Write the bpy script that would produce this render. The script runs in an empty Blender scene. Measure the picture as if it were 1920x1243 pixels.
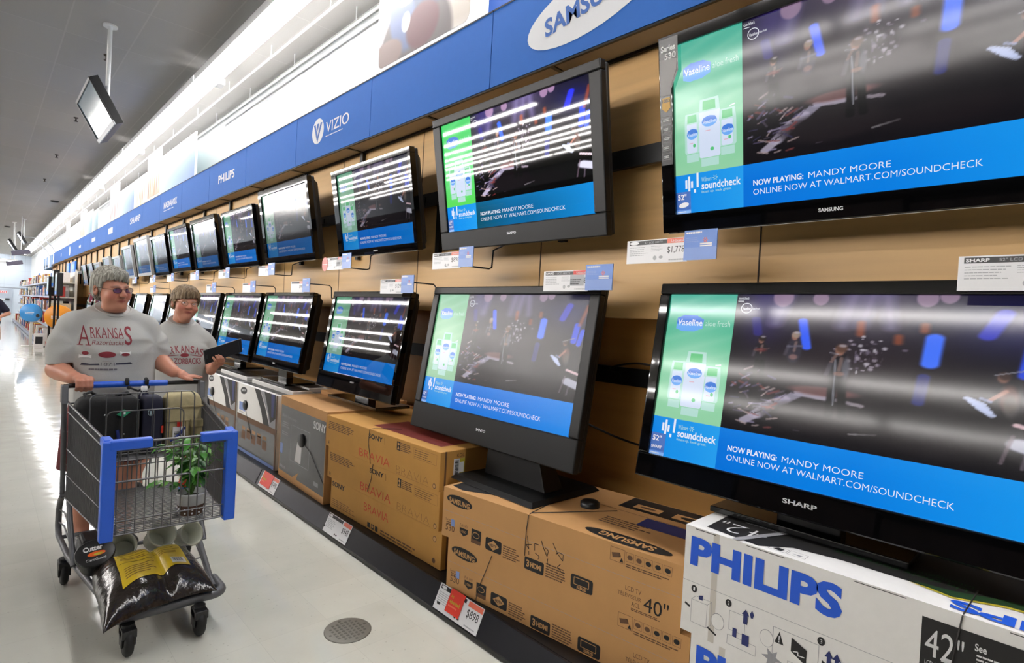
import bpy, bmesh, math, random
import numpy as np
from mathutils import Matrix, Vector
from mathutils.geometry import tessellate_polygon
from mathutils.bvhtree import BVHTree

# ---------------------------------------------------------------- camera, world, view
SC = bpy.context.scene
COL = SC.collection
R = math.radians


def setup_camera():
    yaw, pitch, roll = R(43.625), R(-0.987), R(3.148)
    fw = Vector((math.sin(yaw) * math.cos(pitch), math.cos(yaw) * math.cos(pitch), math.sin(pitch)))
    rt = Vector((math.cos(yaw), -math.sin(yaw), 0))
    up = rt.cross(fw)
    c, s = math.cos(roll), math.sin(roll)
    r2 = rt * c + up * s
    u2 = up * c - rt * s
    cam = bpy.data.cameras.new('camera')
    cam.sensor_fit = 'HORIZONTAL'
    cam.sensor_width = 36
    cam.lens = 1045.05 / 1920 * 36
    cam.clip_start = 0.02
    cam.clip_end = 200
    ob = bpy.data.objects.new('camera', cam)
    m = Matrix((r2, u2, -fw)).transposed().to_4x4()
    m.translation = (0, 0, 1.45)
    ob.matrix_world = m
    COL.objects.link(ob)
    SC.camera = ob


setup_camera()
W = bpy.data.worlds.new('store_air')
SC.world = W
W.use_nodes = True
W.node_tree.nodes['Background'].inputs[0].default_value = (0.8, 0.85, 1, 1)
W.node_tree.nodes['Background'].inputs[1].default_value = 0.05
VS = SC.view_settings
VS.view_transform = 'Standard'
VS.look = 'None'
VS.exposure = 0.2
VS.gamma = 1.0
VS.use_curve_mapping = False
STRIP_POWER = 24.0     # radiance of the wall-side fluorescent run
ROW_POWER = 84.0       # radiance of the rows over the rest of the store

# ---------------------------------------------------------------- materials


def lin(c):
    out = []
    for x in c[:3]:
        x = x / 255.0
        out.append(x / 12.92 if x <= 0.04045 else ((x + 0.055) / 1.055) ** 2.4)
    return (*out, 1.0)


MATS = {}


def mat(name, rgb=(128, 128, 128), rough=0.5, metal=0.0, spec=0.5, emit=None, estr=1.0, noise=0.05, nscale=40.0,
        bump=0.0, bscale=200.0, coat=0.0, alpha=1.0, trans=0.0, stretch=None, sss=0.0):
    if name in MATS:
        return MATS[name]
    m = bpy.data.materials.new(name)
    m.use_nodes = True
    nt = m.node_tree
    b = nt.nodes['Principled BSDF']
    base = lin(rgb)
    b.inputs['Base Color'].default_value = base
    b.inputs['Roughness'].default_value = rough
    b.inputs['Metallic'].default_value = metal
    b.inputs['Specular IOR Level'].default_value = spec
    b.inputs['Coat Weight'].default_value = coat
    b.inputs['Alpha'].default_value = alpha
    b.inputs['Transmission Weight'].default_value = trans
    if sss:
        b.inputs['Subsurface Weight'].default_value = sss
        b.inputs['Subsurface Radius'].default_value = (0.01, 0.004, 0.002)
    tc = None
    if noise or bump:
        tc = nt.nodes.new('ShaderNodeTexCoord')
        mp = nt.nodes.new('ShaderNodeMapping')
        nt.links.new(tc.outputs['Object'], mp.inputs[0])
        if stretch:
            mp.inputs['Scale'].default_value = stretch
    if noise and emit is None:
        n = nt.nodes.new('ShaderNodeTexNoise')
        n.inputs['Scale'].default_value = nscale
        n.inputs['Detail'].default_value = 4
        nt.links.new(mp.outputs[0], n.inputs['Vector'])
        rp = nt.nodes.new('ShaderNodeMapRange')
        rp.inputs['To Min'].default_value = 1 - noise * 2
        rp.inputs['To Max'].default_value = 1 + noise * 2
        nt.links.new(n.outputs[0], rp.inputs[0])
        mx = nt.nodes.new('ShaderNodeMix')
        mx.data_type = 'RGBA'
        mx.blend_type = 'MULTIPLY'
        mx.inputs[0].default_value = 1
        mx.inputs[6].default_value = base
        nt.links.new(rp.outputs[0], mx.inputs[7])
        nt.links.new(mx.outputs[2], b.inputs['Base Color'])
    if bump:
        n2 = nt.nodes.new('ShaderNodeTexNoise')
        n2.inputs['Scale'].default_value = bscale
        n2.inputs['Detail'].default_value = 3
        nt.links.new(mp.outputs[0], n2.inputs['Vector'])
        bp = nt.nodes.new('ShaderNodeBump')
        bp.inputs['Strength'].default_value = bump
        bp.inputs['Distance'].default_value = 0.01
        nt.links.new(n2.outputs[0], bp.inputs['Height'])
        nt.links.new(bp.outputs[0], b.inputs['Normal'])
    if emit is not None:
        b.inputs['Emission Color'].default_value = lin(emit)
        b.inputs['Emission Strength'].default_value = estr
    MATS[name] = m
    return m


def attr_mat(name, rough=0.5, emissive=0.0, spec=0.5, noise=0.0, bump=0.0, bscale=120, sss=0.0):
    """material that reads a painted colour attribute"""
    if name in MATS:
        return MATS[name]
    m = bpy.data.materials.new(name)
    m.use_nodes = True
    nt = m.node_tree
    b = nt.nodes['Principled BSDF']
    a = nt.nodes.new('ShaderNodeAttribute')
    a.attribute_name = 'paint'
    b.inputs['Roughness'].default_value = rough
    b.inputs['Specular IOR Level'].default_value = spec
    if sss:
        b.inputs['Subsurface Weight'].default_value = sss
        b.inputs['Subsurface Radius'].default_value = (0.01, 0.004, 0.002)
    if emissive:
        b.inputs['Base Color'].default_value = (0.004, 0.004, 0.004, 1)
        nt.links.new(a.outputs['Color'], b.inputs['Emission Color'])
        b.inputs['Emission Strength'].default_value = emissive
    else:
        nt.links.new(a.outputs['Color'], b.inputs['Base Color'])
    if bump:
        n2 = nt.nodes.new('ShaderNodeTexNoise')
        n2.inputs['Scale'].default_value = bscale
        tc = nt.nodes.new('ShaderNodeTexCoord')
        nt.links.new(tc.outputs['Object'], n2.inputs['Vector'])
        bp = nt.nodes.new('ShaderNodeBump')
        bp.inputs['Strength'].default_value = bump
        bp.inputs['Distance'].default_value = 0.004
        nt.links.new(n2.outputs[0], bp.inputs['Height'])
        nt.links.new(bp.outputs[0], b.inputs['Normal'])
    MATS[name] = m
    return m


# ---------------------------------------------------------------- text outlines
GLYPH = {}


def glyphs(txt, bold=0.0, shear=0.0):
    key = (txt, bold, shear)
    if key in GLYPH:
        return GLYPH[key]
    c = bpy.data.curves.new('t', 'FONT')
    c.body = txt
    c.dimensions = '2D'
    c.fill_mode = 'FRONT'
    c.resolution_u = 3
    c.offset = bold
    c.shear = shear
    o = bpy.data.objects.new('t', c)
    COL.objects.link(o)
    dg = bpy.context.evaluated_depsgraph_get()
    me = o.evaluated_get(dg).to_mesh()
    v = np.array([(p.co.x, p.co.y) for p in me.vertices]) if len(me.vertices) else np.zeros((1, 2))
    f = [tuple(p.vertices) for p in me.polygons]
    o.evaluated_get(dg).to_mesh_clear()
    bpy.data.objects.remove(o)
    bpy.data.curves.remove(c)
    lo, hi = v.min(0), v.max(0)
    v = (v - lo) / np.maximum(hi - lo, 1e-6)
    GLYPH[key] = (v, f, float((hi - lo)[0] / max((hi - lo)[1], 1e-6)))
    return GLYPH[key]


# ---------------------------------------------------------------- mesh builder


class G:
    def __init__(s):
        s.v, s.f, s.m, s.s = [], [], [], []
        s.T = Matrix()

    def add(s, vs, fs, m=0, smooth=False):
        n = len(s.v)
        T = s.T
        s.v.extend([tuple(T @ Vector(p)) for p in vs])
        s.f.extend([tuple(i + n for i in f) for f in fs])
        s.m.extend([m] * len(fs))
        s.s.extend([smooth] * len(fs))

    def box(s, c, d, m=0):
        x, y, z = c
        a, b, e = d[0] / 2, d[1] / 2, d[2] / 2
        vs = [(x + i * a, y + j * b, z + k * e) for i in (-1, 1) for j in (-1, 1) for k in (-1, 1)]
        s.add(vs, [(0, 1, 3, 2), (4, 6, 7, 5), (0, 4, 5, 1), (2, 3, 7, 6), (0, 2, 6, 4), (1, 5, 7, 3)], m)

    def span(s, lo, hi, m=0):
        s.box([(a + b) / 2 for a, b in zip(lo, hi)], [abs(b - a) for a, b in zip(lo, hi)], m)

    def hexa(s, vs, m=0):   # eight corners: bottom ring of four, top ring of four (both counter-clockwise from above)
        s.add(vs, [(3, 2, 1, 0), (4, 5, 6, 7), (0, 1, 5, 4), (1, 2, 6, 5), (2, 3, 7, 6), (3, 0, 4, 7)], m)

    def tube(s, pts, r, n=8, m=0, closed=False, caps=True, smooth=True):
        P = [Vector(p) for p in pts]
        k = len(P)
        rr = r if isinstance(r, (list, tuple)) else [r] * k
        tang = []
        for i in range(k):
            if closed:
                t = P[(i + 1) % k] - P[i - 1]
            else:
                t = P[min(i + 1, k - 1)] - P[max(i - 1, 0)]
            tang.append(t.normalized() if t.length > 1e-9 else Vector((0, 0, 1)))
        ref = Vector((0, 0, 1)) if abs(tang[0].z) < 0.9 else Vector((1, 0, 0))
        nrm = tang[0].cross(ref).normalized()
        vs = []
        for i in range(k):
            nrm = (nrm - tang[i] * nrm.dot(tang[i]))
            nrm = nrm.normalized() if nrm.length > 1e-6 else tang[i].orthogonal().normalized()
            bn = tang[i].cross(nrm)
            for j in range(n):
                a = 2 * math.pi * j / n
                vs.append(P[i] + (nrm * math.cos(a) + bn * math.sin(a)) * rr[i])
        fs = []
        for i in range(k if closed else k - 1):
            i2 = (i + 1) % k
            for j in range(n):
                j2 = (j + 1) % n
                fs.append((i * n + j, i * n + j2, i2 * n + j2, i2 * n + j))
        s.add(vs, fs, m, smooth)
        if caps and not closed:
            s.add(vs[:n], [tuple(reversed(range(n)))], m)
            s.add(vs[-n:], [tuple(range(n))], m)

    def lathe(s, prof, n=24, m=0, smooth=True, c=(0, 0, 0)):
        vs = []
        for r, z in prof:
            for j in range(n):
                a = 2 * math.pi * j / n
                vs.append((c[0] + r * math.cos(a), c[1] + r * math.sin(a), c[2] + z))
        fs = []
        for i in range(len(prof) - 1):
            for j in range(n):
                j2 = (j + 1) % n
                fs.append((i * n + j, i * n + j2, (i + 1) * n + j2, (i + 1) * n + j))
        s.add(vs, fs, m, smooth)
        s.add(vs[:n], [tuple(reversed(range(n)))], m)
        s.add(vs[-n:], [tuple(range(n))], m)

    def ball(s, c, r, m=0, n=12, sc=(1, 1, 1)):
        pr = [(max(1e-4, math.sin(math.pi * i / n)), -math.cos(math.pi * i / n)) for i in range(n + 1)]
        T = s.T
        s.T = T @ Matrix.Translation(c) @ Matrix.Diagonal((r * sc[0], r * sc[1], r * sc[2], 1))
        s.lathe(pr, n * 2, m)
        s.T = T

    def prism(s, poly, z0, z1, m=0):
        n = len(poly)
        lo = [(p[0], p[1], z0) for p in poly]
        hi = [(p[0], p[1], z1) for p in poly]
        tri = tessellate_polygon([[Vector((p[0], p[1], 0)) for p in poly]])
        fs = [tuple(t) for t in tri]
        s.add(hi, fs, m)
        s.add(lo, [tuple(reversed(t)) for t in fs], m)
        s.add(lo + hi, [(i, (i + 1) % n, n + (i + 1) % n, n + i) for i in range(n)], m)

    def build(s, name, mats, parent=None, bevel=0.0, loc=None):
        me = bpy.data.meshes.new(name)
        me.from_pydata(s.v, [], s.f)
        if not isinstance(mats, (list, tuple)):
            mats = [mats]
        for m in mats:
            me.materials.append(m)
        me.polygons.foreach_set('material_index', s.m)
        me.polygons.foreach_set('use_smooth', s.s)
        me.update()
        return link(name, me, parent, bevel, loc)


def link(name, me, parent=None, bevel=0.0, loc=None):
    o = bpy.data.objects.new(name, me)
    COL.objects.link(o)
    if parent is not None:
        o.parent = parent
    if loc is not None:
        o.location = loc
    if bevel:
        b = o.modifiers.new('edge', 'BEVEL')
        b.width = bevel
        b.segments = 2
        b.limit_method = 'ANGLE'
        b.angle_limit = R(50)
    return o


class Face:
    """flat print area: origin, right and up unit vectors; shapes lie a hair above the surface"""

    def __init__(s, g, o, u, v, lift=0.0006):
        s.g, s.o, s.u, s.v = g, Vector(o), Vector(u).normalized(), Vector(v).normalized()
        s.n = s.u.cross(s.v).normalized()
        s.l = lift

    def P(s, x, y, k=1):
        return s.o + s.u * x + s.v * y + s.n * (s.l * k)

    def poly(s, pts, m, k=1):
        tri = tessellate_polygon([[Vector((p[0], p[1], 0)) for p in pts]])
        fs = []
        for t in tri:
            a, b, c = [pts[i] for i in t]
            ar = (b[0] - a[0]) * (c[1] - a[1]) - (b[1] - a[1]) * (c[0] - a[0])
            fs.append(tuple(t) if ar > 0 else tuple(reversed(t)))
        s.g.add([s.P(x, y, k) for x, y in pts], fs, m)

    def rect(s, x, y, w, h, m, k=1):
        s.g.add([s.P(x, y, k), s.P(x + w, y, k), s.P(x + w, y + h, k), s.P(x, y + h, k)], [(0, 1, 2, 3)], m)

    def rrect(s, x, y, w, h, r, m, k=1):
        pts = []
        for cx, cy, a0 in ((x + w - r, y + r, -90), (x + w - r, y + h - r, 0), (x + r, y + h - r, 90), (x + r, y + r, 180)):
            for i in range(5):
                a = R(a0 + i * 22.5)
                pts.append((cx + r * math.cos(a), cy + r * math.sin(a)))
        s.poly(pts, m, k)

    def oval(s, x, y, rx, ry, m, k=1, rot=0.0, n=32):
        c, t = math.cos(rot), math.sin(rot)
        pts = []
        for i in range(n):
            a = 2 * math.pi * i / n
            px, py = rx * math.cos(a), ry * math.sin(a)
            pts.append((x + px * c - py * t, y + px * t + py * c))
        s.poly(pts, m, k)

    def line(s, pts, w, m, k=1):
        for (x0, y0), (x1, y1) in zip(pts[:-1], pts[1:]):
            dx, dy = x1 - x0, y1 - y0
            L = math.hypot(dx, dy) or 1
            nx, ny = -dy / L * w / 2, dx / L * w / 2
            s.g.add([s.P(x0 - nx, y0 - ny, k), s.P(x1 - nx, y1 - ny, k), s.P(x1 + nx, y1 + ny, k), s.P(x0 + nx, y0 + ny, k)],
                    [(0, 1, 2, 3)], m)

    def ring(s, x, y, w, h, t, m, k=1):
        s.line([(x, y), (x + w, y), (x + w, y + h), (x, y + h), (x, y)], t, m, k)

    def text(s, txt, x, y, w, h, m, k=1, bold=0.0, shear=0.0, keep=False, rot=0.0, flip=False):
        v, f, asp = glyphs(txt, bold, shear)
        if keep:
            w = h * asp
        c, t = math.cos(rot), math.sin(rot)
        pts = []
        for a, b in v:
            px, py = a * w, b * h
            if flip:
                px, py = w - px, h - py
            pts.append(s.P(x + px * c - py * t, y + px * t + py * c, k))
        s.g.add(pts, f, m)

    def greek(s, x, y, w, h, m, rows=4, k=1, seed=0, gap=0.5):
        """rows of small print too fine to read"""
        rnd = random.Random(seed)
        p = h / rows
        for i in range(rows):
            yy = y + h - p * (i + 1) + p * gap / 2
            xx = x
            end = x + w * rnd.uniform(0.7, 1.0)
            while xx < end - w * 0.02:
                ww = min(rnd.uniform(0.05, 0.16) * w, end - xx)
                s.rect(xx, yy, ww * 0.86, p * (1 - gap), m, k)
                xx += ww


# ---------------------------------------------------------------- things


def tag(o, label=None, cat=None, group=None, kind=None):
    if label:
        o['label'] = label
    if cat:
        o['category'] = cat
    if group:
        o['group'] = group
    if kind:
        o['kind'] = kind
    return o


def thing(name, label, cat, loc=(0, 0, 0), group=None, rot=None):
    o = bpy.data.objects.new(name, None)
    o.empty_display_size = 0.1
    COL.objects.link(o)
    o.location = loc
    if rot is not None:
        o.rotation_euler = rot
    return tag(o, label, cat, group)


def struct(o):
    o['kind'] = 'structure'
    return o


ORD = ['first', 'second', 'third', 'fourth', 'fifth', 'sixth', 'seventh', 'eighth', 'ninth', 'tenth', 'eleventh', 'twelfth',
       'thirteenth', 'fourteenth', 'fifteenth', 'sixteenth', 'seventeenth', 'eighteenth', 'nineteenth', 'twentieth']
# ================================================================ the room
X0, X1, Y0, Y1, ZC = -46.0, 2.75, -14.0, 58.0, 4.5


def floor_mat():
    m = mat('polished_vinyl_tile', (196, 196, 188), rough=0.1, noise=0, spec=0.5)
    nt = m.node_tree
    b = nt.nodes['Principled BSDF']
    tc = nt.nodes.new('ShaderNodeTexCoord')
    br = nt.nodes.new('ShaderNodeTexBrick')
    br.offset = 0
    br.inputs['Scale'].default_value = 1
    br.inputs['Brick Width'].default_value = 0.305
    br.inputs['Row Height'].default_value = 0.305
    br.inputs['Mortar Size'].default_value = 0.001
    br.inputs['Color1'].default_value = lin((200, 200, 190))
    br.inputs['Color2'].default_value = lin((195, 195, 185))
    br.inputs['Mortar'].default_value = lin((186, 186, 177))
    nt.links.new(tc.outputs['Object'], br.inputs['Vector'])
    v = nt.nodes.new('ShaderNodeTexVoronoi')
    v.inputs['Scale'].default_value = 26
    nt.links.new(tc.outputs['Object'], v.inputs['Vector'])
    cr = nt.nodes.new('ShaderNodeValToRGB')
    cr.color_ramp.elements[0].position = 0.05
    cr.color_ramp.elements[0].color = (0.55, 0.54, 0.5, 1)
    cr.color_ramp.elements[1].position = 0.12
    cr.color_ramp.elements[1].color = (1, 1, 1, 1)
    nt.links.new(v.outputs['Distance'], cr.inputs[0])
    n = nt.nodes.new('ShaderNodeTexNoise')
    n.inputs['Scale'].default_value = 5
    n.inputs['Detail'].default_value = 6
    nt.links.new(tc.outputs['Object'], n.inputs['Vector'])
    mr = nt.nodes.new('ShaderNodeMapRange')
    mr.inputs['To Min'].default_value = 0.9
    mr.inputs['To Max'].default_value = 1.08
    nt.links.new(n.outputs[0], mr.inputs[0])
    m1 = nt.nodes.new('ShaderNodeMix')
    m1.data_type = 'RGBA'
    m1.blend_type = 'MULTIPLY'
    m1.inputs[0].default_value = 0.5
    nt.links.new(br.outputs['Color'], m1.inputs[6])
    nt.links.new(cr.outputs['Color'], m1.inputs[7])
    m2 = nt.nodes.new('ShaderNodeMix')
    m2.data_type = 'RGBA'
    m2.blend_type = 'MULTIPLY'
    m2.inputs[0].default_value = 1
    nt.links.new(m1.outputs[2], m2.inputs[6])
    nt.links.new(mr.outputs[0], m2.inputs[7])
    nt.links.new(m2.outputs[2], b.inputs['Base Color'])
    # each waxed tile tips a little its own way, so reflections break into steps
    n3 = nt.nodes.new('ShaderNodeTexNoise')
    n3.inputs['Scale'].default_value = 3.0
    n3.inputs['Detail'].default_value = 2.5
    nt.links.new(tc.outputs['Object'], n3.inputs['Vector'])
    bp = nt.nodes.new('ShaderNodeBump')
    bp.inputs['Strength'].default_value = 0.3
    bp.inputs['Distance'].default_value = 0.012
    nt.links.new(n3.outputs[0], bp.inputs['Height'])
    nt.links.new(bp.outputs[0], b.inputs['Normal'])
    return m


def tile_mat(name, c1, c2, seam, w, h, off, loc=(0, 0, 0), rot=(0, 0, 0), ms=0.006, rough=0.8):
    m = mat(name, c1, rough=rough, noise=0, bump=0.15, bscale=90)
    nt = m.node_tree
    b = nt.nodes['Principled BSDF']
    tc = nt.nodes.new('ShaderNodeTexCoord')
    mp = nt.nodes.new('ShaderNodeMapping')
    mp.inputs['Location'].default_value = loc
    mp.inputs['Rotation'].default_value = rot
    nt.links.new(tc.outputs['Object'], mp.inputs[0])
    br = nt.nodes.new('ShaderNodeTexBrick')
    br.offset = off
    br.inputs['Scale'].default_value = 1
    br.inputs['Brick Width'].default_value = w
    br.inputs['Row Height'].default_value = h
    br.inputs['Mortar Size'].default_value = ms
    br.inputs['Color1'].default_value = lin(c1)
    br.inputs['Color2'].default_value = lin(c2)
    br.inputs['Mortar'].default_value = lin(seam)
    nt.links.new(mp.outputs[0], br.inputs['Vector'])
    nt.links.new(br.outputs['Color'], b.inputs['Base Color'])
    return m


g = G()
g.span((X0, Y0, -0.1), (X1, Y1, 0))
struct(g.build('floor', floor_mat()))
g = G()
g.span((X0, Y0, ZC), (X1, Y1, ZC + 0.1))
struct(g.build('ceiling', tile_mat('acoustic_ceiling_tile', (168, 166, 163), (163, 161, 158), (175, 173, 170), 0.61, 1.22, 0, loc=(0.005, 0.2, 0), ms=0.008)))
WALLM = tile_mat('white_wall_panel', (226, 230, 232), (224, 228, 230), (182, 186, 190), 2.8, 0.62, 0, loc=(0.9, -3.2, 0),
                 rot=(R(-90), 0, R(-90)), ms=0.012, rough=0.6)
g = G()
g.span((X1, Y0, 0), (X1 + 0.1, Y1, ZC))
struct(g.build('wall_right', WALLM))
ENDM = tile_mat('pale_end_wall', (205, 216, 230), (203, 214, 228), (188, 198, 212), 1.2, 1.1, 0, rot=(R(-90), 0, 0), ms=0.01, rough=0.6)
g = G()
g.span((X0, Y1, 0), (X1 + 0.1, Y1 + 0.1, ZC))
g.span((X0, Y1 - 0.01, 1.9), (X1, Y1, 1.99), 1)
struct(g.build('wall_far', [ENDM, mat('grey_wall_rail', (150, 158, 170))]))
g = G()
g.span((X0 - 0.1, Y0, 0), (X0, Y1, ZC))
struct(g.build('wall_left', mat('far_left_wall', (120, 125, 130), rough=0.8)))
g = G()
g.span((X0, Y0 - 0.1, 0), (X1, Y0, ZC))
struct(g.build('wall_back', mat('back_wall_paint', (70, 72, 76), rough=0.8)))

# slim crown rail in the corner of wall and ceiling
g = G()
g.tube([(2.70, -8, 4.44), (2.70, 57.5, 4.44)], 0.016, 8)
struct(g.build('trim_1', mat('white_rail_paint', (215, 218, 216), rough=0.4)))

# far wall: flush door leaf with push bar, red lettered sign
g = G()
g.span((0.4, Y1 - 0.05, 0), (1.7, Y1 - 0.011, 1.86))
struct(g.build('door_1', mat('grey_door_paint', (178, 188, 204), rough=0.5)))
g = G()
g.span((0.55, Y1 - 0.12, 1.0), (1.5, Y1 - 0.06, 1.1), 0)
g.span((1.3, Y1 - 0.14, 0.97), (1.55, Y1 - 0.06, 1.13), 1)
tag(g.build('push_bar', [mat('pale_metal', (225, 228, 232), rough=0.35, metal=0.3), mat('dark_metal', (50, 54, 60))]),
    'white push bar across the grey door in the far wall', 'door bar')
g = G()
g.span((0.95, Y1 - 0.07, 1.5), (1.42, Y1 - 0.055, 1.72), 0)
fc = Face(g, (0.95, Y1 - 0.07, 1.5), (1, 0, 0), (0, 0, 1), 0.004)
fc.text('EXIT', 0.02, 0.02, 0.43, 0.18, 1, bold=0.03)
tag(g.build('exit_sign', [mat('sign_white', (232, 232, 236)), mat('sign_red', (225, 40, 45))]),
    'small sign with red lettering on the far end wall', 'sign')

# ---------------------------------------------------------------- ceiling lights
TUBE = mat('fluorescent_tube', (250, 250, 250), emit=(255, 252, 250), estr=STRIP_POWER, noise=0)
ROWT = mat('fluorescent_row_tube', (250, 250, 250), emit=(255, 250, 246), estr=ROW_POWER, noise=0)
LWHITE = mat('fixture_white_enamel', (235, 236, 238), rough=0.35)
fix = None
for k in range(12):
    y0 = -6.64 + 4.88 * k
    t = thing('fluorescent_fixture', 'white fluorescent strip fixture above the fascia, %s from the near end' % ORD[k],
              'ceiling light', (1.985, y0, 4.27), 'fluorescent run above the blue fascia')
    if fix is None:
        g = G()
        for sx in (-1, 1):
            g.hexa([(sx * 0.06 - 0.004, 0.02, 0.06), (sx * 0.06 + 0.004, 0.02, 0.06), (sx * 0.06 + 0.004, 4.86, 0.06), (sx * 0.06 - 0.004, 4.86, 0.06),
                    (sx * 0.02 - 0.004, 0.02, 0.11), (sx * 0.02 + 0.004, 0.02, 0.11), (sx * 0.02 + 0.004, 4.86, 0.11), (sx * 0.02 - 0.004, 4.86, 0.11)])
        g.span((-0.05, 0.02, 0.1), (0.05, 4.86, 0.16))
        g.span((-0.135, 0.02, 0.058), (0.125, 4.86, 0.066))
        g.span((-0.135, 0.02, -0.012), (-0.127, 4.86, 0.06))
        for yy in (0.6, 2.4, 4.3):
            g.span((-0.01, yy - 0.01, 0.16), (0.01, yy + 0.01, 0.23))
        g.span((0.05, 4.72, 0.0), (0.19, 4.9, 0.07))
        housing = g.build('housing', LWHITE, t)
        g = G()
        g.span((-0.118, 0.03, 0.0), (0.108, 4.85, 0.03))
        tube = g.build('lamp_tube', TUBE, t)
        fix = [housing, tube]
    else:
        for src in fix:
            c = src.copy()
            COL.objects.link(c)
            c.parent = t

# rows of the same lamps over the rest of the store
rows = [(-5.8 - 4.65 * i, -0.6, 56.0) for i in range(6)] + [(-8.1 - 4.65 * i, 11.0, 34.0) for i in range(3)]
rows.sort(key=lambda r: -r[0])
for i, (x, ya, yb) in enumerate(rows):
    g = G()
    y = ya
    while y < yb - 1:
        e = min(y + 4.7, yb)
        g.span((x - 0.038, y, 4.36), (x + 0.038, e, 4.40), 0)
        g.span((x - 0.09, y, 4.40), (x + 0.09, e, 4.46), 1)
        y = e + 0.22
    tag(g.build('fluorescent_row', [ROWT, LWHITE]),
        'long row of fluorescent lamps over the store, %s row out from the television wall' % ORD[i], 'ceiling light',
        'lamp rows over the store')
# lamp along the top of the far wall
g = G()
g.span((-14, 57.0, 3.95), (1.9, 57.15, 4.02), 0)
g.span((-14, 56.95, 4.02), (1.9, 57.2, 4.12), 1)
g.span((0.9, 56.8, 3.75), (1.3, 57.1, 3.95), 1)
for xx in (-12, -8, -4, 0, 1.5):
    g.span((xx - 0.02, 57.05, 4.12), (xx + 0.02, 57.1, 4.5), 1)
tag(g.build('fluorescent_row', [TUBE, LWHITE]), 'white lamp run hung across the top of the far end wall', 'ceiling light')

# ---------------------------------------------------------------- suspended pipe rail with hangers
PIPE = mat('white_pipe_enamel', (228, 230, 230), rough=0.3)
for (x, z, nm) in ((2.35, 4.36, 'thin white pipe hung on short rods beside the fluorescent run'),
                   (2.62, 4.335, 'thin white pipe hung on short rods close to the white wall')):
    t = thing('suspended_pipe', nm, 'pipe rail', (x, -6, z), 'pipes under the ceiling')
    g = G()
    g.tube([(0, 0, 0), (0, 62, 0)], 0.013, 8)
    g.build('pipe', PIPE, t)
    for k in range(40):
        g = G()
        yy = 0.6 + 1.52 * k
        g.tube([(0, yy, 0.01), (0, yy, ZC - z)], 0.006, 5)
        g.build('hanger_rod', PIPE, t)

# sprinklers and dark round ceiling fittings
DARK = mat('dark_bronze', (70, 62, 56), rough=0.5, metal=0.4)
for (x, y) in ((1.045, 8.7), (1.07, 12.1), (1.08, 15.6), (1.1, 19.1)):
    g = G()
    g.lathe([(0.035, 0), (0.03, -0.015), (0.012, -0.02), (0.012, -0.06), (0.03, -0.062), (0.03, -0.068)], 10)
    tag(g.build('sprinkler_head', DARK, loc=(x, y, ZC)), 'small sprinkler head on the grey ceiling left of the lamp run', 'sprinkler', 'ceiling sprinklers')
for (x, y, lb) in ((1.6, 23.1, 'dark round vent on the ceiling beside the lamp run'), (0.75, 34, 'dark round vent on the ceiling above the far aisle')):
    g = G()
    g.lathe([(0.11, 0), (0.11, -0.03), (0.07, -0.05), (0.02, -0.05)], 16)
    tag(g.build('ceiling_vent', mat('black_vent', (25, 25, 26)), loc=(x, y, ZC)), lb, 'vent')

# floor cover plate
g = G()
g.lathe([(0.105, 0), (0.105, 0.003), (0.1, 0.004), (0.02, 0.004)], 40, 0)
for i in range(9):
    for j in range(9):
        x, y = (i - 4) * 0.021, (j - 4) * 0.021
        if x * x + y * y < 0.085 ** 2:
            g.box((x, y, 0.0042), (0.011, 0.011, 0.0012), 1)
tag(g.build('floor_plate', [mat('worn_steel_plate', (118, 116, 108), rough=0.45, metal=0.5), mat('plate_stud', (92, 90, 84), rough=0.5, metal=0.4)],
            loc=(1.253, 2.293, 0.0)), 'round metal cover plate set in the pale floor', 'floor plate')

# ================================================================ the television wall
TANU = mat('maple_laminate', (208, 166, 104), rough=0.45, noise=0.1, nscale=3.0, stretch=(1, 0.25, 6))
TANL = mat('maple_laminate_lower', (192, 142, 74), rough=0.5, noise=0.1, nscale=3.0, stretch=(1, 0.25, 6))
SEAM = mat('panel_seam', (60, 48, 36), rough=0.8)
BLACKM = mat('black_metal', (16, 16, 17), rough=0.4)
YE = 33.0
g = G()
g.span((2.30, -3, 1.5), (2.74, YE, 2.83), 0)
for k in range(-4, 27):
    y = 2.21 + 1.24 * k
    if y < YE:
        g.span((2.298, y - 0.003, 1.5), (2.31, y + 0.003, 2.83), 1)
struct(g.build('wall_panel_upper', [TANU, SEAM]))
g = G()
g.span((2.45, -3, 0.0), (2.74, YE, 1.5), 0)
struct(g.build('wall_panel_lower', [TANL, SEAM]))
# canopy soffit above the televisions
g = G()
SOF = mat('soffit_laminate', (168, 152, 130), rough=0.5, noise=0.04, nscale=6)
g.span((2.135, -3, 2.81), (2.45, YE, 2.83), 0)
g.span((2.135, -3, 2.83), (2.74, YE, 2.86), 0)
g.span((2.125, -3, 2.80), (2.14, YE, 2.825), 1)
g.span((2.285, -3, 2.795), (2.30, YE, 2.812), 1)
for k in range(-3, 27):
    y = 3.2 + 1.145 * k
    if y < YE:
        g.span((2.13, y - 0.012, 2.803), (2.30, y + 0.012, 2.811), 1)
struct(g.build('trim_2', [SOF, BLACKM]))
g = G()
g.hexa([(2.12, YE, 2.81), (2.74, YE, 2.81), (2.74, YE + 2.3, 2.81), (2.12, YE + 2.3, 2.81), (2.12, YE, 2.86), (2.74, YE, 2.86), (2.74, YE + 2.3, 2.86), (2.12, YE + 2.3, 2.86)])
struct(g.build('trim_3', BLACKM))
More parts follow.
